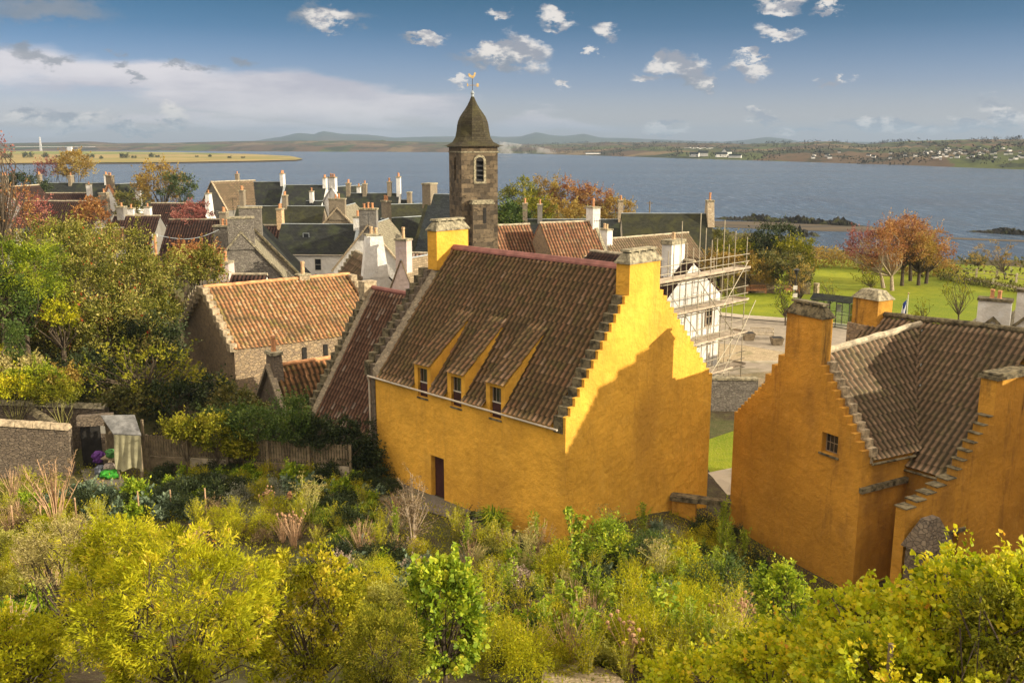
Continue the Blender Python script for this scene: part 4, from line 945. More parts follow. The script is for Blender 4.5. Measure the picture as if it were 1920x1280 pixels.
    MB().prism([p + Z3 * (1.78 + z) + T * x - N * .03 for x, z in ck], N * .06).build('weathercock', M['gold'], b)
tower()

# ------------------------------------------------------------------ the village behind
WH, ST, RU_, GY = M['white'], M['stone'], M['rubg'], M['grey']
P4 = dict(sub_=4, per=.34, course=.6, amp=.07, step=.05)
C = lambda s, m=None, n=2, a=.6, b=1.1, h=1.3, off=0., **kw: (s, off, a, b, h, m or ST, n, kw)
def town():
    H = house; sl, pd = M['slate'], M['pan_dk']
    # far left rows
    H('cottage', 'white gabled cottage with a stone chimney at the left edge, half hidden by trees', (8, 352), 80, None, 12.5, 5, 3.2, WH, pd, 5, 'pan', length=9, skews='a', chims=(C(.03, n=2, h=1.9),), pan=P4, seed=41)
    H('village_house', 'long slate-roofed house nearest the water at far left, with three stone stacks', (70, 344), 0, 203, 11.6, 8, 3.6, GY, sl, 4, chims=(C(.04, n=2, h=1.7), C(.48, n=1, h=1.5, b=1.6), C(.98, WH, 2, h=1.7)), skews='b', skewmat=M['copel'])
    H('village_house', 'white crow-stepped gable with a pot-topped chimney, right of the long far slate house', (204, 347), 62, None, 12.2, 6.2, 4.4, WH, sl, 4, length=8, skews='A', skewmat=M['clay'], chims=(C(.05, n=2, h=1.6, a=.7, b=1.5),))
    H('village_house', 'blue slate roof between the white crow-stepped gable and the golden tree', (211, 347), 0, 264, 11.4, 8, 3.6, ST, M['slateb'], 4, chims=(C(.98, n=2, h=1.5),))
    H('cottage', 'low dark pantiled cottage with a white stack at its right end, below the slate house', (55, 363), 0, 168, 10.6, 7, 2.8, GY, pd, 4, 'pan', chims=(C(1., WH, 1, h=1.6, b=1.3),), pan=P4, seed=43)
    H('cottage', 'broad dark brown pantiled roof left of the tall stone stack, beside russet bushes', (48, 378), -2, 196, 10.8, 9, 3.6, GY, pd, 4, 'pan', chims=(C(1., ST, 1, a=1.2, b=1.2, h=1.3),), pan=P4, seed=44)
    H('cottage', 'pale pantiled roof strip with a stone stack behind the white chimneys at left', (226, 372), 0, 262, 9.6, 6, 2.2, WH, M['pan_red'], 4, 'pan', chims=(C(.95, WH, 1, h=1.7, a=.8, b=1.), ), pan=P4, seed=45)
    H('cottage', 'little orange-roofed cottage between two short white chimneys', (247, 403), 0, 278, 9.3, 5, 1.6, WH, M['pan_or'], 4, 'pan', chims=(C(.0, WH, 1, h=.9, a=.9, b=.9), C(1., WH, 1, h=1.1, a=.9, b=.9)), pan=P4, seed=46)
    H('cottage', 'dark pantiled cottage with a white tapering chimney gable beside the wine-red bush', (284, 382), -2, 392, 10.2, 7, 3.0, WH, pd, 4, 'pan', chims=(C(1., WH, 1, h=1.6, a=.6, b=1.3, flare=1.2),), pan=P4, seed=47)
    H('cottage', 'dark red pantiled roof left of the square rendered chimney above the hawthorns', (215, 406), 0, 300, 10.4, 10, 4.2, GY, pd, 4, 'pan', pan=P4, seed=48, chims=(C(1.02, GY, 1, a=.9, b=1.3, h=1.2),))
    H('cottage', 'long dark red pantiled roof between the square chimney and grey rubble gable', (318, 413), 0, 432, 10.6, 11, 4.8, GY, pd, 4, 'pan', pan=P4, seed=49, chims=(C(.9, ST, 2, a=.8, b=1.3, h=.9),))
    H('cottage', 'small hipped orange roof catching the sun above the hawthorn trees', (190, 430), 20, 232, 9.2, 6, 2.2, WH, M['pan_or'], 4, 'pan', pan=P4, seed=50)
    H('cottage', 'faded orange pantiled roof at the left edge', (-30, 432), 10, 30, 9.6, 7, 2.4, WH, M['pan_or'], 4, 'pan', pan=P4, seed=51)
    # far middle terrace
    H('village_house', 'grey rendered gable with sunlit pale skew and a brown roof, nearest the water', (397, 342), 52, None, 12.6, 8.6, 5.0, GY, M['pan_gb'], 4, 'pan', length=10, skews='a', skewmat=M['copel'], pan=P4, seed=52, wins=(('a', 1.4, 6.6, .9, 1.5),))
    H('village_house', 'wide dark slate roof behind the grey gable, with one stone stack', (440, 342), -2, 532, 12.3, 9, 4.6, GY, sl, 4, chims=(C(.06, n=1, h=1.5), C(.98, WH, 4, h=1.6, b=1.7)))
    H('village_house', 'white-walled slate house with a row of white chimneys facing the water', (535, 348), -2, 612, 11.8, 8, 3.6, WH, sl, 4, chims=(C(.97, WH, 3, h=1.4, b=1.5),), skews='a', skewmat=M['lead'], wins=(('F', 3.2, 7.4, 1.3, 1.), ('F', 9.5, 7.4, .9, 1.)))
    H('village_house', 'white house with a tall stepped chimney behind the row of white chimneys', (622, 352), 58, None, 12.2, 6, 3.6, WH, sl, 4, length=8, skews='a', skewmat=WH, chims=(C(.04, WH, 3, h=1.7, b=1.5),))
    H('cottage', 'white single stack with one tall red pot on a low slate roof', (575, 378), -3, 604, 9.8, 5, 1.8, WH, sl, 4, chims=(C(.35, WH, 1, h=1.7, b=1.1),))
    H('village_house', 'long mottled slate roof with bright lead ridge behind the rubble gable', (446, 388), -1, 608, 11.1, 10, 4.4, ST, M['slateg'], 4, chims=(C(.06, n=2, h=2.2), C(.55, n=2, h=1.5)))
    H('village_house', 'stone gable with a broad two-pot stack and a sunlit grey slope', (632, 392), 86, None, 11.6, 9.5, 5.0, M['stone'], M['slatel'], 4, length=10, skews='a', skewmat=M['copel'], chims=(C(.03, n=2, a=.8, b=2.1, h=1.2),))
    H('village_house', 'dark slate roof on the skyline with a two-pot stone stack at its left end', (652, 364), -2, 748, 12.0, 9, 4.4, ST, sl, 4, chims=(C(.02, n=2, h=1.6), C(.34, n=1, h=1.5), C(.82, n=2, h=1.8), C(1., WH, 2, h=2.6)))
    H('village_house', 'lower slate roof on the skyline ending in a plain square stone stack', (705, 376), -2, 768, 11.0, 8, 3.6, ST, sl, 4, chims=(C(1., n=0, h=1.2, b=1.8),))
    H('village_house', 'white roughcast stack with one pot on the skyline', (672, 372), 0, 700, 10.6, 7, 3.0, WH, sl, 4, chims=(C(.05, WH, 1, h=1.9),))
    H('village_house', 'mossy dark green slate roof over a red painted wall', (728, 385), 20, 792, 11.2, 9, 4.6, M['redwall'], M['slateg'], 4, wins=(('F', 3.0, 6.2, .7, 1.2),))
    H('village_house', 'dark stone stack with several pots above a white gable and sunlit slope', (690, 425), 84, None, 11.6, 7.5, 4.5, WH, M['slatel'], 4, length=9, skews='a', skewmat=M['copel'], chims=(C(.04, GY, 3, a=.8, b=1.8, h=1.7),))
    H('village_house', 'narrow stone stack with two pots between slate roofs', (715, 412), 40, None, 11.4, 6, 3.4, ST, sl, 4, length=7, chims=(C(.1, n=2, h=2.0),))
    H('town_hall_roof', 'steep blue-grey slate roof running down left beside the bell tower, with a skylight', (806, 366), -18, 905, 14.2, 13.5, 8.2, WH, M['slateb'], 4, cat='building', chims=(C(.0, n=0, a=1., b=2., h=1.2),), skews='a', skewmat=M['slateg'])
    H('village_house', 'brick-red and stone chimney rising from a dark pantiled roof, left of the white slate house', (482, 424), -4, 530, 10.6, 8, 3.6, ST, pd, 4, 'pan', pan=P4, seed=53, chims=(C(.93, M['clayb'], 2, h=1.9, b=1.0),))
    # rubble gables
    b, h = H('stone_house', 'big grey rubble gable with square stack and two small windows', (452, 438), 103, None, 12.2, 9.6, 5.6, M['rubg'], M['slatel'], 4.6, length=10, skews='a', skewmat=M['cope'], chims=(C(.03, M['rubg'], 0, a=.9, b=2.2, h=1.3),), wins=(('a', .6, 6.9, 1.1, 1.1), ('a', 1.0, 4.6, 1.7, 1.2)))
    H('stone_house', 'second rubble gable with a tall stack just behind the big grey one', (470, 425), 98, None, 12.3, 9.4, 5.2, M['rubg'], sl, 4.6, length=6, skews='a', skewmat=M['coped'], chims=(C(.05, M['rubg'], 0, a=.8, b=2.0, h=1.7),))
    H('stone_house', 'rough stone stack with white and buff pots left of the square rubble stack', (420, 440), 78, None, 11.6, 6, 3., M['rubg'], pd, 4.6, length=6, chims=(C(.05, M['rubg'], 2, a=.8, b=2.0, h=.7),))
    # white house in the middle
    b, h = H('white_slate_house', 'white house with a broad dark slate roof, one sash window and a downpipe', (528, 422), -3, 672, 11.0, 6.0, 2.8, WH, sl, 4.6, skews='b', skewmat=M['lead'], chims=(C(1., WH, 2, a=.8, b=1.5, h=.9),), wins=(('F', 4.7, 7.0, .75, 1.3), ), gutter=True)
    win(b, h['at'](3.1, 1.45, 9.85), h['T'], np.array([0, -.7, .7]), .7, .8, M['lead'], name='skylight', bars=(1, 0))
    MB().tube([h['at'](.9, 3.2, 5.), h['at'](.9, 3.2, 8.3)], .05, 6).build('downpipe', M['frame'], b)
    b, h = H('white_gable_house', 'rough white gable with tall two-pot chimney, its brown roof falling away to the left', (704, 490), 112, None, 10.2, 5.6, 3.6, WH, M['pan_gb'], 4.6, 'pan', length=7.5, chims=(C(.05, WH, 2, a=.8, b=1.35, h=2.15, flare=.9, potmat=M['clayb']),), pan=P4, seed=55, near=True, skews='B')
    H('pink_chimney_house', 'pinkish white stack with one pot above a narrow stone-slated roof', (752, 490), 62, None, 10.4, 4.6, 5., M['pink'], M['stoneslate'], 4.6, length=4.2, chims=(C(.1, M['pink'], 1, a=.8, b=1.1, h=1.7, potmat=M['clayb'], poth=.9),))
    H('cottage', 'small red pantiled roof right of the stone-slated one, with a white gable', (762, 476), -8, 800, 10.2, 7, 3.8, WH, M['pan_red'], 4.6, 'pan', pan=P4, seed=56)
    H('stone_cottage', 'low brown-roofed cottage with a brick-banded white stack behind the orange roof', (420, 516), -4, 500, 9.4, 5, 2.2, WH, pd, 4.6, 'pan', pan=P4, seed=57, chims=(C(.06, M['pink'], 1, a=.9, b=1.3, h=1.0, poth=.9),))
    # right of the tower
    H('pantiled_house', 'red pantiled house behind the left end of the yellow ridge, with a broad stone stack', (870, 427), 26, 992, 11.2, 9, 5.0, M['rub'], M['pan_town'], 4.6, 'pan', pan=dict(sub_=6, per=.36, course=.45, amp=.09, step=.05), seed=58, chims=(C(1.02, M['rubl'], 1, a=1.1, b=2.0, h=1.3),))
    H('pantiled_house', 'red pantiled house between the broad stone stack and the white-faced stack', (1012, 420), 24, 1112, 11.6, 9.5, 5.2, M['rub'], M['pan_town'], 4.6, 'pan', pan=dict(sub_=6, per=.36, course=.45, amp=.09, step=.05), seed=59, chims=(C(1.0, WH, 1, a=.9, b=1.5, h=1.5, cap=1, poth=.9),), skews='b')
    H('village_house', 'thin slate ridge with pale grey flashing behind the red pantiled houses', (950, 413), -1, 1165, 10.4, 8, 3., ST, sl, 4.6, chims=(C(.16, ST, 3, h=2.0, b=1.6), C(.29, GY, 1, h=1.9, b=1.4), C(.99, M['rubl'], 2, h=2.4, b=1.0)))
    H('slate_house', 'large plain dark green slate roof with a tall tapering end chimney, right of centre', (1166, 402), -2, 1330, 11.4, 11, 5.4, M['cream'], M['slateg'], 4., chims=(C(1., M['rubl'], 1, a=.8, b=1.4, h=1.6, flare=2.0, poth=1.),))
    H('low_pantiled_house', 'dark mossy pantiled roof sloping toward the scaffolded house', (1132, 450), 36, 1290, 9.4, 7, 3.2, M['cream'], M['pan_gb'], 4.4, 'pan', pan=dict(sub_=6, per=.36, course=.45, amp=.09, step=.05), seed=60, chims=(C(.02, WH, 2, a=.8, b=1.4, h=1.1, potmat=M['clayb']),), near=True)
    H('low_pantiled_house', 'small sunlit pantiled roof with a pale gabled dormer just above the yellow ridge', (1100, 484), 30, 1168, 9.2, 6, 2.8, M['cream'], M['pan_town'], 4.4, 'pan', pan=dict(sub_=6, per=.36, course=.45, amp=.09, step=.05), seed=61, skews='a', skewmat=M['copel'])
    # far right
    b, h = H('white_cottage', 'white cottage gable with a dark-coped stack and two pots at the right edge', (1862, 600), 60, None, 9.0, 6.5, 3.2, WH, M['slatel'], 3.2, length=8, skews='a', skewmat=M['coped'], chims=(C(.05, WH, 2, a=.9, b=1.9, h=1.2, capmat=M['coped'], poth=.5),))
    H('white_cottage', 'farther white cottage stack cut off by the right edge', (1935, 590), 60, None, 9.4, 6.5, 3.2, WH, M['slatel'], 3.2, length=8, skews='a', skewmat=M['coped'], chims=(C(.05, WH, 0, a=.9, b=1.9, h=1.4, capmat=M['coped']),))
town()

def aerials():
    for i, (x, y, Y) in enumerate([(436, 372, 135.), (618, 352, 150.), (545, 400, 128.), (690, 400, 95.), (905, 402, 100.), (1124, 412, 92.), (258, 372, 165.)]):
        p = AY(x, y, Y); b = thing('roof_aerial', 'thin television aerial standing over the village chimneys', 'aerial', p, group='television aerials on the village roofs')
        MB().tube([p - Z3 * 2.2, p], .035, 5).build('mast', M['iron'], b); mb = MB(); mb.tube([p - np.array([.55, .1, .1]), p + np.array([.55, .1, -.1])], .025, 5)
        for k in range(5): q = p + np.array([-.5 + k * .25, -.1 + .05 * k, -.1]); mb.tube([q - Z3 * .22, q + Z3 * .22], .015, 4)
        mb.build('antenna', M['iron'], b)
aerials()

# ------------------------------------------------------------------ park, square and shore
def court_wall():
    a = AZ(1325, 792, 3.3); c = AZ(1436, 775, 3.3); a, c = AZ(1322, 770, 3.3), AZ(1440, 772, 3.3)
    b = thing('stone_wall', 'weathered rubble wall between the big yellow house and the ochre chimney house', 'wall', a)
    d = c - a; n = np.array([-d[1], d[0], 0]); n = n / np.linalg.norm(n) * .5
    zt = AY(1380, 712, a[1])[2]
    MB().box([*a[:2], 2.8], d * .82, n, Z3 * (zt - 2.8)).build('wall', M['rubg'], b)
    MB().box([*(a - n * .1)[:2], zt - .003], d * .82, n * 1.2, Z3 * .14).build('coping', M['cope'], b)
court_wall()
def park_wall():
    a, c = AZ(1350, 548, 3.3), AZ(1503, 551, 3.3); d = c - a; n = np.array([-d[1], d[0], 0]); n = n / np.linalg.norm(n) * .5
    b = thing('stone_wall', 'long rubble park wall behind the red benches on the far side of the lawn', 'wall', a)
    zt = AY(1430, 520, c[1])[2]
    MB().box([*a[:2], 3.2], d, n, Z3 * (zt - 3.2)).build('wall', M['rub'], b); MB().box([*(a - n * .15)[:2], zt - .003], d, n * 1.3, Z3 * .15).build('coping', M['copel'], b)
    MB().box([*(c - n * .3)[:2], 3.2], d / np.linalg.norm(d) * .9, n * 1.6, Z3 * (zt - 2.8)).build('end_pier', M['rubl'], b)
    p = AZ(1530, 552, 3.3); g = thing('stone_gatepost', 'short stand-alone stone gatepost at the end of the park wall', 'gatepost', p)
    mb = MB(); mb.tube([p, p + Z3 * 1.0, p + Z3 * 1.25, p + Z3 * 1.3], [.34, .33, .38, .12], 8); mb.build('post', M['copel'], g)
park_wall()
def bench(p, az, name, label, mat, L_=1.8, group=None):
    b = thing(name, label, 'bench', p, group=group); T = np.array([math.cos(R(az)), math.sin(R(az)), 0]); N = np.array([T[1], -T[0], 0]); p = np.array(p)
    k = MB()
    for i in range(4): k.box(p + N * (.12 * i) + Z3 * .42 - T * L_ / 2, T * L_, N * .1, Z3 * .035)
    k.box(p + Z3 * .36 - T * L_ / 2, T * L_, N * .46, Z3 * .062); k.build('seat', mat, b)
    k = MB(); k.box(p - N * .06 + Z3 * .86 - T * L_ / 2, T * L_, N * .05, Z3 * .09); k.box(p - N * .06 + Z3 * .47 - T * L_ / 2, T * L_, N * .05, Z3 * .06)
    for i in range(15): k.box(p - N * .05 + Z3 * .52 + T * (-L_ / 2 + .05 + i * (L_ - .14) / 14), T * .045, N * .03, Z3 * .35)
    k.build('backrest', mat, b)
    for s in (-1, 1):
        for n_ in (-.05, .4): MB().box(p + T * (s * (L_ / 2 - .05) - .035) + N * n_, T * .07, N * .07, Z3 * (.64 if n_ > 0 else .9)).build('leg', mat, b)
        MB().box(p + T * (s * (L_ / 2 - .05) - .04) - N * .05, T * .08, N * .56, Z3 * .05).build('armrest', mat, b).location.z += .64
    return b
pb = AZ(1428, 634, 3.32)
bench(pb, -12, 'garden_bench', 'pale slatted wooden bench on the gravel square between two dark planters', M['woodl'], 2.0)
bench(AZ(1417, 550, 3.32), 0, 'park_bench', 'red-brown bench by the park wall, the one nearer the scaffolding', M['clay'], 2.2)
bench(AZ(1484, 551, 3.32), 0, 'park_bench', 'red-brown bench by the park wall, the one nearer the street lamp', M['clay'], 1.6)
def planter(px, py, label):
    p = AZ(px, py, 3.32); b = thing('planter', label, 'planter', p, group='dark planters beside the pale bench')
    k = MB(); frustum(k, p, np.array([1., 0, 0]), np.array([0, 1., 0]), .75, .75, 1.0, 1.0, 3.32, 3.95); k.build('tub', M['wood'], b)
    MB().box(p + [-.42, -.42, .62], [.84, 0, 0], [0, .84, 0], [0, 0, .03]).build('soil', M['dark'], b)
planter(1403, 637, 'dark wooden planter left of the pale bench'); planter(1456, 646, 'dark wooden planter right of the pale bench')
def shelter():
    a = AZ(1519, 607, 3.32); c = AZ(1590, 616, 3.32); d = c - a; n = np.array([-d[1], d[0], 0]); n = n / np.linalg.norm(n); L_ = np.linalg.norm(d); t = d / L_
    b = thing('bus_shelter', 'glass bus shelter with a dark pitched roof on the pavement beside the lawn', 'bus shelter', (a + c) / 2)
    h = 2.35; dp = 1.5
    for s in (0, .33, .66, 1.):
        for o in (0, dp):
            MB().tube([a + d * s + n * o, a + d * s + n * o + Z3 * h], .04, 6).build('post', M['iron'], b)
    for o, s0, s1 in ((dp, 0, 1), (0, .0, .33), (0, .66, 1)):
        for z in (.25, 1.2, h - .05): MB().tube([a + d * s0 + n * o + Z3 * z, a + d * s1 + n * o + Z3 * z], .025, 5).build('rail', M['iron'], b)
        MB().box(a + d * s0 + n * (o - .01) + Z3 * .28, d * (s1 - s0), n * .02, Z3 * (h - .4)).build('glass_panel', M['clear'], b)
    for s in (0, 1):
        MB().box(a + d * s + n * .04 + Z3 * .28, n * (dp - .08), t * .02, Z3 * (h - .4)).build('glass_panel', M['clear'], b)
        MB().tube([a + d * s + Z3 * 1.2, a + d * s + n * dp + Z3 * 1.2], .025, 5).build('rail', M['iron'], b)
    q = [a - t * .15 - n * .15 + Z3 * h, a - t * .15 + n * (dp / 2) + Z3 * (h + .5), a - t * .15 + n * (dp + .15) + Z3 * h]
    MB().prism(q, t * (L_ + .3)).build('roof', M['slate'], b)
    MB().box(a + d * .5 + n * (dp - .06) + Z3 * 1.2, t * .5, n * .02, Z3 * .7).build('timetable', M['frame'], b)
shelter()
def lamp():
    p = AZ(1488, 598, 3.32); b = thing('street_lamp', 'black street lamp with a lantern top and two small white signs', 'street lamp', p)
    top = AY(1490, 505, p[1])[2]
    MB().tube([p, p + Z3 * 1.0, [p[0], p[1], top - .5]], [.09, .06, .045], 8).build('post', M['iron'], b)
    q = np.array([p[0], p[1], top - .5]); MB().tube([q, q + Z3 * .08, q + Z3 * .42, q + Z3 * .46, q + Z3 * .6], [.08, .14, .24, .34, .05], 8).build('lantern', M['iron'], b)
    for z, s in ((2.2, .45), (1.45, .4)): MB().box(q + [-.25, -.08, -z], [s, 0, 0], [0, .02, 0], [0, 0, .4]).build('sign_plate', M['frame'], b)
lamp()
def flag():
    p = AZ(1695, 648, 3.32); b = thing('flagpole', 'white flagpole with a limp blue and white saltire flag', 'flagpole', p)
    top = AY(1697, 552, p[1])[2]; q = np.array([p[0], p[1], top])
    MB().tube([p, q], [.06, .03], 8).build('pole', M['frame'], b); MB().tube([q, q + Z3 * .1, q + Z3 * .18], [.03, .08, .02], 8).build('finial', M['gold'], b)
    m, t = newmat('saltire_cloth'); uv = t.n('ShaderNodeTexCoord').outputs['UV']; s = t.n('ShaderNodeSeparateXYZ', {0: uv})
    x, y = s.outputs[0], s.outputs[1]; d1 = t.m('ABSOLUTE', t.m('SUBTRACT', x, y)); d2 = t.m('ABSOLUTE', t.m('SUBTRACT', t.m('ADD', x, y), 1.)); mm = t.m('MINIMUM', d1, d2)
    finish(t, t.mix(t.m('LESS_THAN', mm, .16), (.02, .05, .25), (.75, .75, .75)), .8)
    V = []; F = []; n = 10; mz = 12
    for i in range(n + 1):
        for j in range(mz + 1):
            u, v = i / n, j / mz
            V.append(q + np.array([-.04 - u * (.42) - .25 * u * (1 - v), .14 * math.sin(u * 9 + v * 2), -.15 - (1 - v) * 2.0 - u * .9]))
    for i in range(n):
        for j in range(mz): F.append((i * (mz + 1) + j, (i + 1) * (mz + 1) + j, (i + 1) * (mz + 1) + j + 1, i * (mz + 1) + j + 1))
    o = meshobj('flag', V, F, m, b, uvw=False); uvl = o.data.uv_layers.new(name='UVMap')
    for pl in o.data.polygons:
        for li in pl.loop_indices:
            vi = o.data.loops[li].vertex_index; uvl.data[li].uv = ((vi // (mz + 1)) / n, (vi % (mz + 1)) / mz)
flag()
def pole(px, py, top, label):
    p = np.array(AZ(px, py, 3.5)); b = thing('utility_pole', label, 'pole', p); q = AY(px, top, p[1])
    MB().tube([p, [p[0], p[1], q[2]]], [.13, .1], 8).build('shaft', M['wood'], b); MB().box([p[0] - .5, p[1] - .05, q[2] - .4], [1., 0, 0], [0, .1, 0], [0, 0, .1]).build('crossbar', M['wood'], b)
pole(1216, 460, 377, 'wooden pole standing up against the water behind the large slate roof')
def tpole():
    p = AY(296, 520, 62.); b = thing('utility_pole', 'red-brown telegraph pole with wires rising from the hawthorns', 'pole', (p[0], 62., 6.)); q = AY(296, 440, 62.)
    MB().tube([[p[0], 62, 6.], [p[0], 62, q[2]]], [.12, .09], 8).build('shaft', M['clay'], b)
    for dx in (-.15, .15): MB().tube([[p[0] + dx, 62, q[2] - .15], [p[0] + dx, 62, q[2] + .05]], [.05, .05], 6).build('insulator', M['frame'], b)
    e = AY(410, 431, 80.); pts = [np.array([p[0], 62, q[2]]) * (1 - t) + e * t - Z3 * .5 * math.sin(math.pi * t) for t in np.linspace(0, 1, 12)]
    MB().tube(pts, .02, 4).build('wire', M['lead'], b)
tpole()
def shore_fence():
    pts = [AZ(x, y, 3.3) for x, y in ((1790, 518), (1830, 520), (1868, 524), (1905, 530), (1950, 538), (2000, 548))]
    b = thing('post_fence', 'low pale post and rail fence along the shore path at the right', 'fence', pts[0])
    for p in pts: MB().box(p - [.1, .1, 0], [.2, 0, 0], [0, .2, 0], [0, 0, 1.15]).build('fence_post', M['woodl'], b)
    for z in (.55, .95): MB().tube([p + Z3 * z for p in pts], .035, 5).build('rail', M['woodl'], b)
shore_fence()

# rocks and mud of the shore
def m_rock():
    m, t = newmat('seaweed_rock'); P = pos(t); a = t.noise(P, .4, 6, .7); finish(t, t.mix(t.mr(a, .5, .66), (.014, .014, .011), (.055, .06, .014)), .8, a, .3, .3); return m
M['rock'] = m_rock()
def m_mud():
    m, t = newmat('wet_mud'); P = pos(t); a = t.noise(t.vm('MULTIPLY', P, (1., 3., 1.)), .06, 6, .7)
    finish(t, t.mix(t.mr(a, .45, .6), (.085, .065, .042), (.045, .038, .03)), .85, a, .1, .2); return m
M['mud'] = m_mud()
def rock_bank(name, x0, x1, y0, y1, hh, seed, label):
    r = np.random.RandomState(seed); n = int(abs(x1 - x0) / 2.2); m = 7; V = []; F = []
    for i in range(n + 1):
        t = i / n; p = AZ(x0 + (x1 - x0) * t, y0 + (y1 - y0) * t, 0.)
        env = min(1, 6 * t, 6 * (1 - t)) * hh * (.55 + .5 * r.rand() + .25 * math.sin(t * 23 + seed))
        for j in range(m):
            s = j / (m - 1) * 2 - 1; V.append([p[0] + r.normal() * .15, p[1] + s * 3.2 + r.normal() * .25, -.4 + max(0, (1 - s * s)) * (env + .4) * (.75 + .4 * r.rand())])
    for i in range(n):
        for j in range(m - 1): F.append((i * m + j, (i + 1) * m + j, (i + 1) * m + j + 1, i * m + j + 1))
    o = meshobj(name, V, F, M['rock'], None); tag(o, label, 'rocks'); return o
rock_bank('rock_reef', 1338, 1625, 410, 424, 1.6, 1, 'long dark weedy reef in the water above the hedges')
rock_bank('rock_reef', 1815, 2100, 434, 450, 1.2, 2, 'short dark reef in the water at the right edge')
rock_bank('shore_rock', 1485, 1514, 442, 442, 1.9, 3, 'big rounded boulder in the shallows behind the hedge trees'); rock_bank('shore_rock', 1518, 1532, 441, 441, .8, 4, 'smaller boulder right of the big one in the shallows')
for k, pp in enumerate([[(1300, 414), (1500, 417), (1760, 432), (1780, 436), (1640, 436), (1480, 432), (1300, 424)], [(1690, 441), (1800, 446), (1930, 451), (2100, 456), (2100, 459), (1900, 453), (1700, 445)], [(1300, 440), (1420, 437), (1500, 446), (1460, 452), (1300, 450)]]):
    sheet('mud_flat', pp, .03, M['mud'], 0.)

# ------------------------------------------------------------------ far shores
def m_land(name, cs, scl, wood=(.03, .035, .02), wamt=.55):
    m, t = newmat(name); P = pos(t); Pw = t.vm('MULTIPLY', P, (1., .45, .0)); Pw = t.vm('ADD', Pw, t.vm('SCALE', t.n('ShaderNodeTexNoise', {'Vector': P, 'Scale': scl * 2, 'Detail': 3.}).outputs['Color'], .25 / scl))
    v = t.n('ShaderNodeTexVoronoi', {'Vector': Pw, 'Scale': scl}); r = t.n('ShaderNodeSeparateColor', {0: v.outputs['Color']}).outputs[0]
    c = t.ramp(r, cs, 'CONSTANT'); a = t.noise(Pw, scl * 1.6, 6, .7)
    c = t.mix(t.m('MULTIPLY', t.mr(a, .5, .58), wamt), c, wood)
    b = t.noise(P, scl * 30, 4, .7); c = t.mix(t.m('MULTIPLY', t.mr(b, .4, .7), .35), c, wood)
    finish(t, c, .95, None, 0, .05); return m
M['coast'] = m_land('far_fields', [(0, (.07, .075, .03)), (.25, (.11, .075, .045)), (.45, (.16, .12, .07)), (.62, (.08, .095, .03)), (.8, (.10, .07, .045))], .011, wamt=.85)
M['hillm'] = m_land('distant_hill', [(0, (.07, .08, .05)), (.5, (.09, .085, .06)), (.8, (.06, .07, .045))], .004, wamt=.4)
M['reed'] = m_land('reed_flats', [(0, (.27, .21, .08)), (.4, (.32, .245, .10)), (.75, (.23, .20, .065))], .02, (.2, .17, .06), .35)
M['gfield'] = m_land('green_flats', [(0, (.19, .22, .05)), (.5, (.27, .26, .07)), (.8, (.16, .19, .05))], .02, (.14, .13, .05), .3)
def coast_strip(name, pts, k, mat, seed=0, rows=9, rough=.06, ztop=None):
    """pts: (x, y_base, y_top); base on the water, crest k times farther"""
    r = np.random.RandomState(seed); X = np.arange(pts[0][0], pts[-1][0] + 1, 9.); yb = np.interp(X, [p[0] for p in pts], [p[1] for p in pts]); yt = np.interp(X, [p[0] for p in pts], [p[2] for p in pts])
    V = []; F = []
    sm = np.convolve(r.normal(size=len(X) + 8), np.ones(5) / 5, 'valid')[:len(X)]
    for i, x in enumerate(X):
        B = AZ(x, yb[i], 0.); D0 = B[1]; T_ = AY(x, yt[i] + sm[i] * .5, D0 * k)
        for j in range(rows):
            f = j / (rows - 1); e = f ** .8
            y = D0 * (1 + (k - 1) * f); zz = T_[2] * (f ** .55) * (1 + rough * r.normal() * (0 < j < rows - 1)) - (.6 if j == 0 else 0)
            V.append([B[0] / D0 * y, y, zz])
        V.append([B[0] / D0 * D0 * k * 1.15, D0 * k * 1.15, -1.])
    n = rows + 1
    for i in range(len(X) - 1):
        for j in range(rows): F.append((i * n + j, (i + 1) * n + j, (i + 1) * n + j + 1, i * n + j + 1))
    return tag(meshobj(name, np.array(V), np.array(F), mat, None, smooth=True, world=False), kind='structure')
RC_PTS = [(850, 286.5, 270), (960, 288, 271), (1040, 290, 270), (1130, 292.5, 267), (1300, 298, 268), (1400, 301, 270), (1470, 303, 268), (1560, 306, 265), (1620, 308, 271), (1700, 310, 264.5), (1790, 314, 262), (1920, 318.5, 261), (2100, 325, 259), (2400, 338, 256)]
coast_strip('far_coast', RC_PTS, 2.0, M['coast'], 3)
coast_strip('far_coast', [(-300, 283, 270), (0, 283, 269), (110, 283, 267), (170, 283, 265.5), (230, 283, 269), (380, 283.5, 267), (460, 284, 265), (560, 284.5, 264), (700, 285, 263.5), (800, 285.5, 266), (900, 286, 268)], 1.35, M['coast'], 4)
coast_strip('far_hills', [(-400, 274, 269), (300, 274, 268), (480, 274, 264), (530, 274, 256), (560, 274, 249), (590, 274, 252), (605, 274, 246), (640, 274, 251), (690, 274, 253), (740, 274, 259), (800, 274, 256), (860, 274, 255), (910, 274, 254), (940, 274, 257), (975, 274, 256), (1005, 274, 248), (1035, 274, 254), (1060, 274, 255), (1095, 274, 251), (1125, 274, 258), (1180, 274, 259.5), (1260, 274, 263), (1350, 274, 266), (1400, 274, 262.5), (1440, 274, 256.5), (1475, 274, 261), (1500, 274, 266), (2300, 274, 268)], 1.3, M['hillm'], 5, rough=.02)
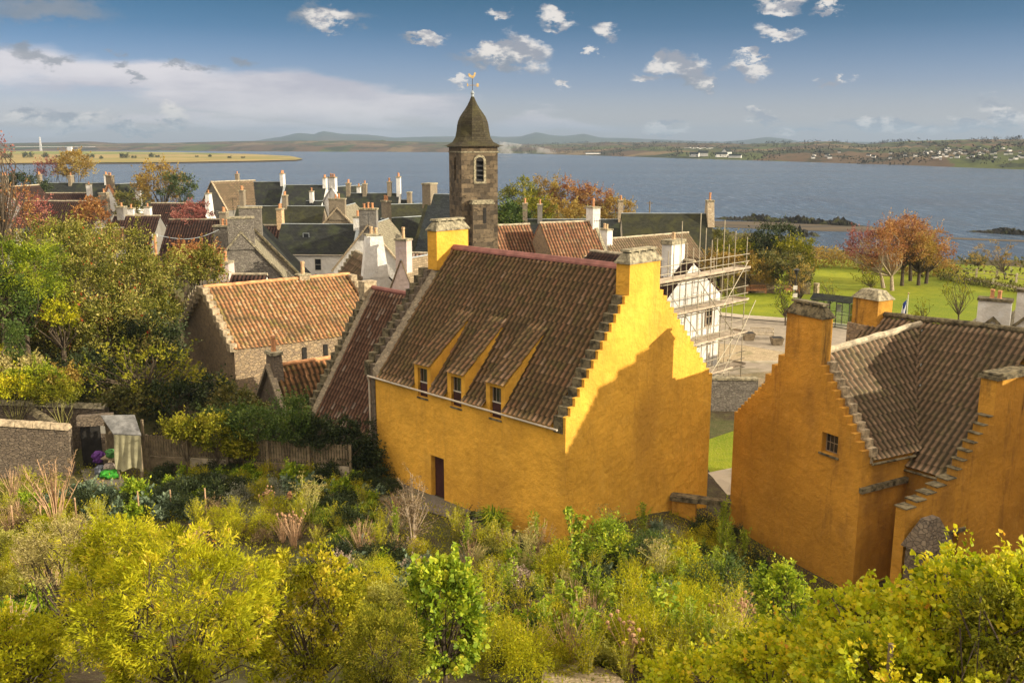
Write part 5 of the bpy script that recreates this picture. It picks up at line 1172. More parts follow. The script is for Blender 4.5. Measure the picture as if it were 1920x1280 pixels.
def spit():
    a = [(-500, 311), (0, 308), (170, 307), (330, 306), (480, 303.5), (555, 301.5), (568, 299.5)]
    bkt = [(545, 294), (470, 290), (330, 286.5), (170, 284.5), (0, 283.8), (-500, 283.5)]
    o = sheet('reed_spit', [(x, y) for x, y in a + bkt], 1.0, M['reed'], 0.)
    o2 = sheet('mud_flat', [(x, y + 1.2) for x, y in a] + [(x, y - .3) for x, y in bkt], .25, M['mud'], 0.)
    sheet('green_flat', [(-500, 291), (0, 289.5), (200, 290.5), (350, 290), (440, 291)] + [(400, 288.5), (330, 287.5), (170, 285.5), (0, 284.6), (-500, 284.3)], 1.2, M['gfield'], 0.)
spit()
def copy_tree(o, parent=None):
    c = o.copy(); col.objects.link(c); c.parent = parent
    for ch in list(o.children): copy_tree(ch, c)
    return c
def leafball(name, n, rad, size, lm, seed, shape=QUAD, parent=None, ncl=14, cr=.35, z0=.0, hollow=.4, zcut=-.3, spread=.9):
    P, D, cv, Cc = crown_pts((0, 0, z0 + rad[2] * .5), rad, ncl, max(1, n // ncl), cr * max(rad), seed, hollow, zcut)
    return foliage(name, P, D, cv, size, lm, parent, shape, seed, spread, world=False)
def far_things():
    r = np.random.RandomState(12)
    # scrub on the spit
    pb = thing('scrub_bush', 'dark scrub bush on the golden reed spit', 'bush', group='scrub bushes dotted over the reed spit')
    leafball('foliage', 500, (5, 3, 2.6), 1.3, L['hed'], 1, parent=pb)
    for i, (x, y, s) in enumerate([(12, 297, 1.4), (50, 296, 1.5), (86, 296, 1.3), (110, 296, .7), (172, 296.5, 1.1), (190, 298, .7), (232, 296.5, 1.3), (250, 297, .7), (284, 295, 1.1), (296, 295.5, .7), (370, 295, .5), (394, 294.5, .7), (430, 297, .6), (455, 297, .5), (140, 292, .5)]):
        o = pb if i == 0 else copy_tree(pb); p = AZ(x, y, 1.); o.location = tuple(p); o.scale = (s * .9, s * .8, s * .85); o.rotation_euler.z = i
    # woods along the far coast: nobody could count them
    X = np.array([p[0] for p in RC_PTS]); YB = np.array([p[1] for p in RC_PTS]); YT = np.array([p[2] for p in RC_PTS])
    Pn = []
    for i in range(1500):
        x = r.uniform(860, 2050); f = r.rand() ** 1.3 if r.rand() < .8 else 1.
        if f > .97 and math.sin(x * .031) + .6 * math.sin(x * .087 + 1) < .35: continue
        if math.sin(x * .045 + f * 9) + math.sin(x * .02 - f * 14) < -.2 and f < .97: continue
        yb = np.interp(x, X, YB); yt = np.interp(x, X, YT); B = AZ(x, yb, 0.); D0 = B[1]; T_ = AY(x, yt, 2 * D0)
        y = D0 * (1 + f); Pn.append([B[0] / D0 * y, y, T_[2] * f ** .55, .8 + .7 * r.rand()])
    Pn = np.array(Pn); k = 14; idx = np.repeat(np.arange(len(Pn)), k); o = r.normal(size=(len(idx), 3)) * [1.7, 1.7, 1.1] * Pn[idx][:, 3:4]
    P = Pn[idx][:, :3] + o + [0, 0, 1.6]; D = norm(o)
    w_ = foliage('far_woodland', P, D, r.rand(len(Pn))[idx], 2.3, L['far'], None, QUAD, 5, world=False); tag(w_, 'dark woods scattered over the far coast', 'woodland', kind='stuff')
    # small pale houses of the town across the water
    ph = thing('far_house', 'tiny pale house in the town across the water at right', 'house', group='tiny houses of the town across the water')
    m1 = meshobj('wall', *(lambda mb: (mb.v, mb.f))(MB().prism([np.array(p) for p in ((-4, -3, -1), (-4, 3, -1), (-4, 3, 3), (-4, 0, 5.2), (-4, -3, 3))], [8, 0, 0])), M['white'], ph, world=False)
    m2 = meshobj('roof', *(lambda mb: (mb.v, mb.f))(MB().prism([np.array(p) for p in ((-4.2, -3.4, 2.8), (-4.2, 0, 5.35), (-4.2, 3.4, 2.8), (-4.2, 3.4, 3.1), (-4.2, 0, 5.7), (-4.2, -3.4, 3.1))], [8.4, 0, 0])), M['slate'], ph, world=False)
    n = 0
    def put(x, f, s, sx=1.):
        nonlocal n
        yb = np.interp(x, X, YB); yt = np.interp(x, X, YT); B = AZ(x, yb, 0.); D0 = B[1]; T_ = AY(x, yt, 2 * D0); y = D0 * (1 + f)
        o = ph if n == 0 else copy_tree(ph); n += 1
        o.location = (B[0] / D0 * y, y, T_[2] * f ** .55 + .2); o.scale = (s * sx, s, s); o.rotation_euler.z = r.uniform(-.6, .6); return o
    for i in range(46): put(r.uniform(1735, 1925), r.uniform(.05, .35), r.uniform(.28, .48))
    for i in range(14): put(r.uniform(1500, 1735), r.uniform(.03, .22), r.uniform(.35, .55))
    for i in range(12): put(1284 + i * 4.6, .32 + .02 * (i % 3), .38)
    sheds = []
    for i, (x, f, s, sx, lb) in enumerate([(1302, .03, .9, 1.6, 'white waterside shed, leftmost of the group across the water'), (1318, .05, 1.1, 1.4, 'tall white shed beside the leftmost one across the water'), (1352, .04, .9, 1.9, 'long white shed in the middle of the waterside group'), (1362, .07, 1.5, .7, 'square white tower block behind the middle waterside shed'), (1378, .03, .7, 2.6, 'lowest white shed at the right of the waterside group'), (1112, .02, .5, 6., 'long low pale warehouse on the far shore right of the smoke')]):
        o = put(x, f, s, sx); tag(o, lb, 'shed', 'pale sheds on the far shore'); o.name = 'waterside_shed'
    # bridge tower and white block far left
    b = thing('bridge_tower', 'slender pale bridge tower on the horizon at far left', 'tower', AY(77, 283, 2300.)); p = AY(77, 283, 2300.)
    for dx in (-1.8, 1.8): MB().tube([p + [dx, 0, -2], [p[0] + dx * .4, p[1], AY(77, 257, 2300.)[2]]], [1.2, .7], 6).build('pylon', M['white'], b)
    MB().box(p + [-60, -1, 9], [190, 0, 0], [0, 2, 0], [0, 0, 1]).build('deck', M['white'], b)
    p = AY(131, 281, 2250.); b = thing('storage_block', 'squat white industrial block on the horizon right of the bridge tower', 'building', p)
    mb = MB(); frustum(mb, p, np.array([1., 0, 0]), np.array([0, 1., 0]), 11, 9, 9, 8, p[2] - 3, p[2] + 7.); mb.build('wall', M['white'], b)
far_things()
def smoke():
    p = AY(985, 283, 1500.); b = MB(); 
    mb = MB(); mb.tube([p + [50, 0, -2], p + [20, 0, 1], p + [-20, 0, 3.5], p + [-62, 0, 5]], [3, 5, 9, 12], 12)
    m, t = newmat('smoke'); P = pos(t); t.nt.nodes.clear()
    P = t.n('ShaderNodeNewGeometry').outputs['Position']; dn = t.m('MULTIPLY', t.mr(t.noise(P, .06, 4, .6), .45, .62), .09)
    v = t.n('ShaderNodeVolumePrincipled', {'Color': (.95, .95, .95, 1), 'Density': dn, 'Anisotropy': .2}); o_ = t.n('ShaderNodeOutputMaterial'); t.nt.links.new(v.outputs[0], o_.inputs['Volume'])
    o = mb.build('smoke_plume', m, None); tag(o, 'white smoke drifting along the far shore right of the tower', 'smoke', kind='stuff')
smoke()

# ------------------------------------------------------------------ trees beyond the houses
def tree_at(name, label, cat, px, py, Y, rad, ncl, per, cr, size, lm, tm=None, seed=0, group=None, base=None, **kw):
    c = AY(px, py, Y); bx, by = (c[0], c[1]) if base is None else base
    return tree(name, label, cat, [bx, by, G(bx, by)], c, rad, ncl, per, cr, size, lm, tm or M['bark'], seed=seed, group=group, **kw)
def far_trees():
    T = tree_at
    T('golden_tree', 'golden birch standing over the white chimneys at left', 'tree', 300, 348, 175, (4.2, 3.5, 3.8), 90, 60, .9, .34, L['gol'], seed=1, r0=.25)
    T('pine_tree', 'dark layered pine right of the golden birch', 'tree', 340, 358, 172, (3.6, 2.5, 3.0), 26, 120, .9, .3, L['pin'], seed=2, r0=.2)
    T('golden_tree', 'orange birch behind the long far slate roof', 'tree', 138, 312, 250, (4.6, 3.5, 3.9), 90, 50, 1., .42, L['gol'], seed=3, r0=.25)
    T('bare_tree', 'dark purplish half-bare tree left of the orange birch', 'tree', 90, 318, 252, (3.2, 2.5, 2.6), 60, 22, .9, .34, L['bru'], seed=4, r0=.2)
    T('conifer_tree', 'dark green tree behind the white cottage at far left', 'tree', 40, 355, 190, (5., 3., 3.2), 50, 90, 1., .38, L['dkg'], seed=5, r0=.2)
    T('bare_tree', 'fine-twigged reddish tree rising at the left edge of the picture', 'tree', -14, 285, 90, (2.0, 1.6, 2.4), 40, 8, .7, .2, L['bru'], seed=6, r0=.2, nl=40)
    T('russet_bush', 'russet bush in front of the broad brown pantiled roof', 'bush', 170, 402, 105, (2.2, 1.6, 1.6), 60, 60, .4, .2, L['aut'], seed=7)
    T('wine_red_bush', 'wine-red bush in front of the dark pantiled cottage', 'bush', 362, 402, 118, (2.4, 1.8, 1.5), 60, 50, .45, .2, L['bru'], seed=8)
    T('russet_bush', 'reddish brown twiggy bush at the left edge below the broad brown roof', 'bush', 50, 405, 100, (2.8, 1.8, 2.), 60, 30, .5, .2, L['bru'], seed=9)
    T('garden_tree', 'green garden tree between the two lowest white chimneys', 'tree', 240, 385, 150, (2.6, 2., 2.), 40, 50, .6, .3, L['hed'], seed=10)
    T('autumn_tree', 'tan and russet tree at the left edge above the bright laurel', 'tree', 20, 395, 92, (2.6, 2., 2.6), 60, 22, .6, .2, L['aut'], seed=16, nl=30)
    # wood between the village and the water, right of the tower
    for i, (x, y, Y, rx, rz, m, lb) in enumerate([(975, 372, 170, 3.4, 3.6, 'ygr', 'yellow-green weeping tree directly right of the tower'), (1022, 372, 172, 3.2, 3.4, 'gol', 'golden tree beside the yellow-green weeping one'),
        (1068, 378, 172, 4., 4., 'aut', 'russet orange tree left of the middle of the shore wood'), (1112, 382, 170, 4., 3.4, 'aut', 'lower russet tree with a flat top in the shore wood'), (1155, 396, 168, 3.2, 2.4, 'gol', 'last low golden tree at the right end of the shore wood'),
        (1000, 400, 150, 3.4, 2.4, 'ygr', 'green bush in front of the golden tree'), (955, 408, 120, 2.2, 1.5, 'grn', 'green bush at the foot of the tower'), (1050, 402, 152, 4., 2.2, 'gol', 'low golden scrub at the front of the shore wood')]):
        T('shore_tree', lb, 'tree', x, y, Y, (rx, 2.6, rz), 80, 60, .75, .3, L[m], seed=20 + i, r0=.18, group='autumn trees of the shore wood right of the tower')
    # red and orange trees of the park
    for i, (bx, by, cx, cy, rx, rz, m, tm, lb) in enumerate([(1673, 545, 1655, 470, 2.9, 2.8, 'aut', 'barkp', 'tall russet park tree with a pale leaning trunk, foremost of its clump'), (1657, 540, 1620, 462, 2.3, 1.8, 'bru', 'barkp', 'wine-red park tree leaning out left of the clump'), (1691, 536, 1690, 452, 2.8, 3., 'aut', 'bark', 'dark-trunked orange park tree in the middle of the clump'),
        (1707, 527, 1700, 440, 2.6, 2.4, 'aut', 'bark', 'leaning orange park tree behind the middle of the clump'), (1722, 535, 1722, 470, 2.2, 2.4, 'gol', 'bark', 'slender golden-brown park tree right of the middle'), (1736, 532, 1748, 470, 2.6, 2.2, 'aut', 'bark', 'russet park tree at the right of the clump')]):
        p = AZ(bx, by, 3.3); c = AY(cx, cy, p[1])
        tree('park_tree', lb, 'tree', p, c, (rx * 1.0, 2.4, rz * 1.0), 90, 26 if m == 'bru' else 48, .6, .2, L[m], M[tm], r0=.2, seed=40 + i, nl=44, hollow=.35, group='autumn trees on the park lawn')
    for i, (bx, by, cx, cy, rx, rz, m, lb, per) in enumerate([(1797, 612, 1793, 545, 1.5, 2.2, 'ygr', 'young tree alone on the lawn right of the flag', 12), (1885, 524, 1862, 478, 3., 2., 'gol', 'wind-bent yellow tree by the shore fence', 34), (1500, 578, 1495, 520, 1.5, 2.6, 'gol', 'young straight tree beside the street lamp', 18),
        (1473, 610, 1465, 560, .8, 2.0, 'lau', 'slim yellow-green sapling left of the street lamp', 22), (1633, 545, 1625, 522, 1.4, 1.3, 'ygr', 'yellowish sapling behind the square ochre chimney', 20), (1730, 610, 1730, 585, .7, 1.1, 'ygr', 'almost bare sapling on the open lawn', 3), (1365, 575, 1365, 545, .8, 1.3, 'ygr', 'small sapling seen through the scaffolding', 10), (1555, 580, 1553, 545, .9, 1.4, 'ygr', 'bare sapling behind the bus shelter', 3), (1835, 505, 1828, 488, 1.5, 1., 'hed', 'dark scrubby tree left of the wind-bent one', 40)]):
        p = AZ(bx, by, 3.3); c = AY(cx, cy, p[1])
        tree('young_tree', lb, 'tree', p, c, (rx, rx, rz), 40, per, .34, .15, L[m], M['bark'], r0=.08, seed=60 + i, nl=30, hollow=.2, th=.3, group='young trees planted round the park')
    # hedges and scrub along the shore
    for i, (x, y, Y, rx, rz, m, lb) in enumerate([(1375, 478, 112, 2.4, 1.8, 'ygr', 'yellow-green shrub just right of the scaffolding'), (1408, 470, 116, 2.8, 1.9, 'hed', 'olive shrub right of the yellow-green one'), (1437, 462, 112, 2.1, 2.5, 'dkg', 'dark evergreen in the shore hedge'), (1468, 458, 114, 2.3, 2.2, 'dkg', 'second dark evergreen in the shore hedge'),
        (1410, 505, 106, 2.6, 1.6, 'gol', 'golden bramble bank over the park wall'), (1450, 500, 106, 2.6, 1.7, 'hed', 'tangled olive scrub over the park wall'), (1490, 480, 110, 2.2, 2.4, 'ygr', 'tall yellow-green bushes left of the hedge'), (1350, 500, 108, 2., 1.6, 'gol', 'golden scrub behind the scaffolding'), (1490, 510, 104, 1.6, 1.5, 'hed', 'low scrub behind the end of the park wall'),
        (1340, 452, 130, 2.4, 1.5, 'hed', 'low bushes at the water left end, behind the tall end chimney')]):
        T('shore_bush', lb, 'bush', x, y, Y, (rx, 2.2, rz), 60, 70, .6, .22, L[m], seed=80 + i, group='hedge bushes between the park and the shore')
    a = [AZ(x, y, 3.3) for x, y in ((1500, 502), (1560, 500), (1640, 507), (1720, 516), (1790, 520))]
    r = np.random.RandomState(3); Pn = []
    for i in range(7000):
        f = r.rand() * (len(a) - 1); k = int(f); p = a[k] * (1 - f + k) + a[min(k + 1, 4)] * (f - k)
        Pn.append(p + [r.normal() * .4, r.normal() * .9, abs(r.rand()) ** .8 * (2.5 + .5 * math.sin(f * 14) - f * .15)])
    Pn = np.array(Pn); o = foliage('long_hedge', Pn, norm(r.normal(size=Pn.shape) + [0, -.4, .3]), r.rand(len(Pn)), .26, L['gol'], None, QUAD, 3, world=False)
    tag(o, 'long straw-coloured hedge between the lawn and the water', 'hedge')
    a = [AZ(x, y, 3.3) for x, y in ((1760, 524), (1810, 531), (1860, 540), (1930, 552), (2040, 575))]; Pn = []
    for i in range(4200):
        f = r.rand() * (len(a) - 1); k = int(f); p = a[k] * (1 - f + k) + a[min(k + 1, 4)] * (f - k)
        Pn.append(p + [r.normal() * .4, r.normal() * .5, r.rand() * .9])
    Pn = np.array(Pn); o = foliage('low_hedge', Pn, norm(r.normal(size=Pn.shape) + [0, -.4, .3]), r.rand(len(Pn)), .2, L['hed'], None, QUAD, 3, world=False)
    tag(o, 'low dark hedge along the shore path at right', 'hedge')
    # rough scrub on the strip between village and shore
    Pn = []
    while len(Pn) < 26000:
        x = r.uniform(-150, 125); y = r.uniform(95, 232)
        d = coast(x) - y
        if x > 16 and d > 34: continue
        if d < 2: continue
        Pn.append([x, y, G(x, y) + r.rand() ** 1.5 * (1.1 + .7 * math.sin(x * .31) * math.cos(y * .2))])
    Pn = np.array(Pn); o = foliage('shore_scrub', Pn, norm(r.normal(size=Pn.shape) + [0, 0, .6]), r.rand(len(Pn)), .55, L['hed'], None, QUAD, 8, world=False); tag(o, 'rough grass and low scrub along the shore', 'scrub', kind='stuff')
far_trees()

# ------------------------------------------------------------------ trees and walls at left
def left_side():
    T = tree_at
    for i, (x, y, Y, rx, ry, rz, n, lb) in enumerate([(120, 475, 60, 3.6, 2.6, 2.2, 150, 'hawthorn with a pale sunlit crown, highest of the mass at left'), (215, 520, 57, 3.8, 2.8, 2.8, 190, 'broad hawthorn with red berries in the middle of the mass'), (262, 575, 56, 2.2, 2.2, 2.8, 130, 'hawthorn thick with berries next to the stone gable'),
        (130, 580, 54, 3.4, 2.6, 2.8, 150, 'darker hawthorn low in the middle of the mass'), (200, 640, 52, 3.0, 2.2, 2.6, 140, 'shaded hawthorn against the foot of the stone gable'), (285, 655, 52.5, 1.6, 1.4, 2.0, 70, 'deeply shaded thorn tight against the stone gable'), (30, 600, 53, 3.0, 2.4, 3.0, 120, 'shaded hawthorn at the far left behind the bright laurel')]):
        T('hawthorn_tree', lb, 'tree', x, y, Y, (rx, ry, rz), n, 95, .62, .15, L['haw'] if i not in (5,) else L['dkg'], seed=100 + i, r0=.16, group='hawthorn trees massed at left', hollow=.62)
    T('hawthorn_tree', 'small orange-tinged thorn between the hawthorns and the rubble gable', 'tree', 358, 492, 64, (1.8, 1.5, 1.3), 80, 60, .4, .15, L['aut'], seed=110, group='hawthorn trees massed at left')
    T('hawthorn_tree', 'yellow-green thorn against the grey rubble gable', 'tree', 385, 500, 62, (1.2, 1.2, 1.4), 80, 60, .4, .15, L['haw'], seed=111, group='hawthorn trees massed at left')
    T('laurel_tree', 'bright green laurel at the left edge', 'tree', 35, 510, 50, (2.3, 2., 1.9), 120, 90, .45, .17, L['lau'], seed=112, shape=LONG)
    T('laurel_tree', 'darker green shrub below the bright laurel at the left edge', 'tree', -5, 570, 49, (2.0, 2., 2.2), 80, 80, .5, .16, L['grn'], seed=113)
    T('yellow_bush', 'small bright yellow shrub glowing in front of the shaded hawthorns', 'bush', 112, 592, 50, (1.0, .8, .8), 30, 50, .25, .13, L['yel'], seed=114)
    for i, (x, y, Y, rx, rz, m, lb) in enumerate([(395, 735, 48.5, 1.3, 1.0, 'dkg', 'dark bush below the corner of the orange-roofed stone house'), (440, 755, 47.5, 1.3, .8, 'hed', 'dull olive bush left of the small outbuilding'), (330, 745, 46.5, 1.5, .8, 'dkg', 'dark bush under the thin-leaved young tree'), (250, 745, 46.3, 1.8, .7, 'hed', 'olive undergrowth beneath the apple tree'), (180, 700, 47.5, 1.6, 1.1, 'dkg', 'dark undergrowth left of the apple tree')]):
        T('understorey_bush', lb, 'bush', x, y, Y, (rx, 1.2, rz), 50, 80, .35, .14, L[m], seed=140 + i, r0=.05, group='dark bushes below the hawthorns')
    T('cypress_bush', 'narrow columnar conifer in shade at left', 'bush', 27, 650, 47, (.45, .45, 1.3), 50, 90, .25, .12, L['grn'], seed=115, hollow=.3, shape=LONG)
    T('apple_tree', 'open yellow-leaved apple tree in front of the shaded hawthorns', 'tree', 268, 705, 47, (3.2, 1.8, 1.8), 90, 26, .32, .15, L['ygr'], seed=116, nl=80, hollow=.25, r0=.12)
    T('apple_tree', 'thin-leaved young tree at the foot of the stone gable', 'tree', 330, 712, 47.5, (1.1, 1., 1.0), 30, 16, .3, .13, L['ygr'], seed=117, nl=36, hollow=.25, r0=.08)
    T('green_shrub', 'dark shrub growing at the foot of the small stone outbuilding', 'bush', 560, 775, 46, (1.8, 1.2, .9), 60, 60, .35, .12, L['grn'], seed=118)
    # terrace planting in the sun
    for i, (x, y, Y, rx, rz, m, sh, lb) in enumerate([(70, 715, 45.5, 1.5, .75, 'lau', LONG, 'bright yellow-green strappy plants on the sunlit terrace'), (20, 725, 45, 1.3, .7, 'yel', QUAD, 'yellow bush at the left edge of the sunlit terrace'), (110, 735, 45, 1.0, .5, 'ygr', LONG, 'low green plants at the right end of the sunlit terrace'), (35, 690, 46.5, 1.0, .6, 'straw', QUAD, 'straw-coloured seedheads at the back of the sunlit terrace'), (-10, 690, 47, 1.2, 1.0, 'yel', QUAD, 'leafy yellow shrub cut off by the left edge'), (122, 712, 46, .6, .4, 'gol', QUAD, 'small orange-yellow bush at the terrace steps')]):
        T('terrace_plant', lb, 'plant', x, y, Y, (rx, 1.0, rz), 60, 60, .3, .16 if sh is LONG else .12, L[m], M['stemg'], seed=130 + i, shape=sh, group='plants on the sunlit terrace', r0=.04)
    # walls
    def rubble_wall(pts, h, th, label, cop, cl=.42, z0=None, coph=.16):
        b = thing('garden_wall', label, 'wall', (*pts[0][:2], G(*pts[0][:2]) if z0 is None else z0))
        for k in range(len(pts) - 1):
            a, c = np.array([*pts[k][:2], 0.]), np.array([*pts[k + 1][:2], 0.]); d = c - a; L_ = np.linalg.norm(d); n = np.array([-d[1], d[0], 0]) / L_ * th
            za, zc = pts[k][2], pts[k + 1][2]
            MB().hexa([a + Z3 * 3.8, c + Z3 * 3.8, c + n + Z3 * 3.8, a + n + Z3 * 3.8, a + Z3 * za, c + Z3 * zc, c + n + Z3 * zc, a + n + Z3 * za]).build('wall', M['rubd'], b)
            m = max(2, int(L_ / cl)); mb = MB(); r = random.Random(k + 5)
            for i in range(m):
                f0, f1 = (i + .02) / m, (i + .985) / m; p0 = a + d * f0; p1 = a + d * f1; zz0 = za + (zc - za) * f0 - .004; zz1 = za + (zc - za) * f1 - .004; hh = coph * r.uniform(.85, 1.25); e = n / th * .07
                mb.hexa([p0 - e + Z3 * zz0, p1 - e + Z3 * zz1, p1 + n + e + Z3 * zz1, p0 + n + e + Z3 * zz0, p0 + n * .22 + Z3 * (zz0 + hh), p1 + n * .22 + Z3 * (zz1 + hh), p1 + n * .78 + Z3 * (zz1 + hh), p0 + n * .78 + Z3 * (zz0 + hh)])
            mb.box(a + n * .3 + Z3 * (min(za, zc) - .1), d * .999, n * .4, Z3 * (.12 + coph * .3)); mb.build('coping', cop, b)
        return b
    W1a = AY(-40, 795, 41.6); W1b = AY(128, 806, 41.9); W1c = AY(150, 830, 42.0)
    rubble_wall([W1a, W1b], 2, .42, 'front rubble garden wall with pale rounded coping stones at left', M['copel'], .75, coph=.2)
    W2a = AY(-40, 757, 45.6); W2b = AY(60, 758, 45.4); W2c = AY(196, 766, 45.)
    rubble_wall([W2a, W2c], 2, .4, 'rear rubble garden wall below the sunlit terrace', M['cope'], .55)
    rubble_wall([AY(118, 800, 42.3), AY(66, 766, 45.3)], 2, .42, 'short rubble wall with ribbed coping joining the front and rear garden walls', M['coped'], .2)
    # dark doorway through the wall beside the stall
    b = thing('garden_doorway', 'dark doorway in the rubble wall left of the garden stall', 'doorway', AZ(165, 885, 4.8)); p = AY(152, 830, 43.0)
    MB().box([p[0], 43.0, 4.3], [.85, .25, 0], [-.06, .2, 0], Z3 * 2.5).build('opening', M['dark'], b)
    q = np.array([p[0] + .86, 43.26, 4.3]); MB().box(q, [.55, .1, 0], [-.06, .4, 0], Z3 * 3.0).build('jamb', M['rubd'], b)
    MB().box([p[0] - .1, 42.95, 6.79], [1.5, .4, 0], [-.06, .4, 0], Z3 * .5).build('lintel', M['rubd'], b)
left_side()

def stall():
    O = AZ(238, 888, 4.85); b = thing('garden_stall', 'wooden produce stall with a grey plank roof and a draped canvas side', 'stall', O)
    a = R(-14); T = np.array([math.cos(a), math.sin(a), 0]); N = np.array([T[1], -T[0], 0])   # T along the roof, N toward viewer
    def q(t, n, z): return O + T * t + N * n + Z3 * z
    for t, n, h in ((0, .55, 2.15), (1.15, .45, 2.15), (-.55, -.5, 2.5), (.6, -.6, 2.5)):
        MB().box(q(t - .05, n - .05, -.2), T * .1, N * .1, Z3 * (h + .2)).build('leg', M['wood'], b)
    MB().hexa([q(-1.05, .1, 2.75), q(.0, .72, 2.15), q(1.35, .55, 2.12), q(.35, -.45, 2.72)] + [q(-1.05, .1, 2.8), q(.0, .72, 2.2), q(1.35, .55, 2.17), q(.35, -.45, 2.77)]).build('roof', M['greywood'], b)
    V = []; F = []; n, m = 26, 12
    for i in range(n + 1):
        for j in range(m + 1):
            u, v = i / n, j / m; fold = .035 * math.sin(u * 26 + v * 1.5) * (.3 + v) + .05 * math.sin(u * 9 + v * 4) * v
            V.append(q(.02 + u * 1.3 - .02 * v, .70 - .13 * u + fold + .05 * v, 2.13 - v * (1.62 + .1 * math.sin(u * 7))))
    for i in range(n):
        for j in range(m): F.append((i * (m + 1) + j, (i + 1) * (m + 1) + j, (i + 1) * (m + 1) + j + 1, i * (m + 1) + j + 1))
    o = meshobj('canvas', V, F, M['tarp'], b, smooth=True, uvw=False)
    MB().box(q(-.95, .15, .85), T * .95, N * .5 + T * .1, Z3 * .05).build('shelf', M['wood'], b)
    MB().box(q(-.9, -.35, .2), T * .05, N * .5, Z3 * 2.3).build('side_panel', M['wood'], b)
    MB().box(q(-1.08, .16, 1.95), T * .26, N * .012, Z3 * .36).build('notice', M['frame'], b)
    MB().box(q(-.06, .62, .98), T * .11, N * .012, Z3 * .4).build('notice', M['frame'], b)
    def bag(name, label, p, s, c, seed):
        r = np.random.RandomState(seed); V = []; F = []; n, m = 12, 8
        for j in range(m + 1):
            ph = math.pi * j / m
            for i in range(n):
                th = 2 * math.pi * i / n; rr = math.sin(ph) ** .7 * (1 + .18 * math.sin(th * 5 + j) + .1 * r.normal()) ; V.append(np.array(p) + [s[0] * rr * math.cos(th), s[1] * rr * math.sin(th), s[2] * (1 - math.cos(ph))])
        for j in range(m):
            for i in range(n): F.append((j * n + i, j * n + (i + 1) % n, (j + 1) * n + (i + 1) % n, (j + 1) * n + i))
        mt = m_plain(name + label[:6], sub(c, .6), .7, 8., .4, 1, spec=.2); tag(meshobj(name, V, F, mt, None, uvw=False), label, 'bag')
    bag('plastic_bag', 'bright green plastic bag on the ground under the stall', q(-.42, .62, -.05), (.42, .3, .22), (.08, .5, .05), 1)
    bag('plastic_bag', 'pale patterned bag on top of the bright green bag', q(-.5, .5, .33), (.25, .2, .17), (.6, .5, .45), 2)
    bag('plastic_bag', 'purple bag hanging at the left of the stall', q(-1.2, .35, .55), (.26, .2, .3), (.16, .05, .3), 3)
    bag('plastic_bag', 'green bag on the stall shelf', q(-.4, .45, .9), (.24, .18, .22), (.12, .35, .1), 4)
    bag('plastic_bag', 'grey-blue bag on the ground left of the bright green one', q(-.95, .55, -.05), (.28, .2, .3), (.2, .22, .28), 5)
stall()
def fence():
    a, c = AZ(282, 884, 4.85), AZ(660, 905, 4.8); d = c - a; L_ = np.linalg.norm(d); t = d / L_; n = np.array([t[1], -t[0], 0])
    b = thing('wooden_fence', 'weathered board fence with pales above low retaining boards, half buried in climbers', 'fence', a)
    k = int(L_ / 1.85)
    for i in range(k + 1): MB().box(a + d * i / k - t * .06 + n * .03 - Z3 * .3, t * .12, n * .12, Z3 * 2.15).build('fence_post', M['wood'], b)
    for i in range(k):
        p = a + d * i / k
        mb = MB()
        for z in (.0, .26, .52): mb.box(p - n * .03 + Z3 * z, t * L_ / k, n * .05, Z3 * .262)
        mb.build('retaining_board', M['woodl'] if i % 3 == 1 else M['wood'], b)
        mb = MB(); mb.box(p - n * .0 + Z3 * .95, t * L_ / k, -n * .05, Z3 * .07); mb.box(p + Z3 * 1.55, t * L_ / k, -n * .05, Z3 * .07)
        m = 15
        for j in range(m): mb.box(p + t * (L_ / k) * (j + .12) / m + Z3 * .84, t * (L_ / k) * .74 / m, n * .025, Z3 * (.95 + .03 * (j % 2)))
        mb.build('pale_panel', M['wood'], b)
fence()

# ------------------------------------------------------------------ the garden
def gpath():
    pts = [(560, 925), (640, 905), (700, 893), (722, 905), (760, 903), (800, 925), (860, 948), (930, 985), (1010, 1030), (1090, 1075), (1040, 1068), (960, 1025), (880, 985), (800, 960), (740, 945), (690, 935), (620, 945)]
    V = [on_ground(x, y) + [0, 0, .06] for x, y in pts]
    o = meshobj('garden_path', V, [tuple(range(len(V)))], M['gpath'], None, world=False); tag(o, kind='structure')
    if o.data.polygons[0].normal.z < 0: o.data.flip_normals()
    for nm, pp in (('path_gravel', [(1015, 1285), (1020, 1248), (1060, 1235), (1150, 1262), (1180, 1290)]), ('path_gravel', [(150, 880), (215, 882), (235, 900), (225, 925), (160, 905)]), ('path_gravel', [(40, 1140), (70, 1150), (110, 1230), (95, 1290), (55, 1290), (45, 1200)])):
        V = [on_ground(x, y) + [0, 0, .07] for x, y in pp]
        o = meshobj(nm, V, [tuple(range(len(V)))], M['gpath'] if pp[0][0] != 1015 else M['gravel'], None, world=False); tag(o, kind='structure')
        if o.data.polygons[0].normal.z < 0: o.data.flip_normals()
    a, c = on_ground(1012, 1240), on_ground(1085, 1262); b = thing('bed_edging', 'weathered timber board edging the lower bed', 'edging board', a); MB().tube([a + Z3 * .12, c + Z3 * .12], .06, 6).build('board', M['woodl'], b)
    for x, y, lb in ((548, 938, 'small round terracotta pot left of the tall yellow fennel'), (622, 945, 'small round terracotta pot right of the tall yellow fennel'), (432, 893, 'slim clay jar standing by the fence foot')):
        p = on_ground(x, y); t = thing('clay_pot', lb, 'pot', p); mb = MB(); h = .42 if 'round' in lb else .6; w_ = .26 if 'round' in lb else .15
        mb.tube([p, p + Z3 * h * .4, p + Z3 * h * .85, p + Z3 * h], [w_ * .6, w_, w_ * .75, w_ * .45], 12).build('pot_body', M['clay'], t)
gpath()

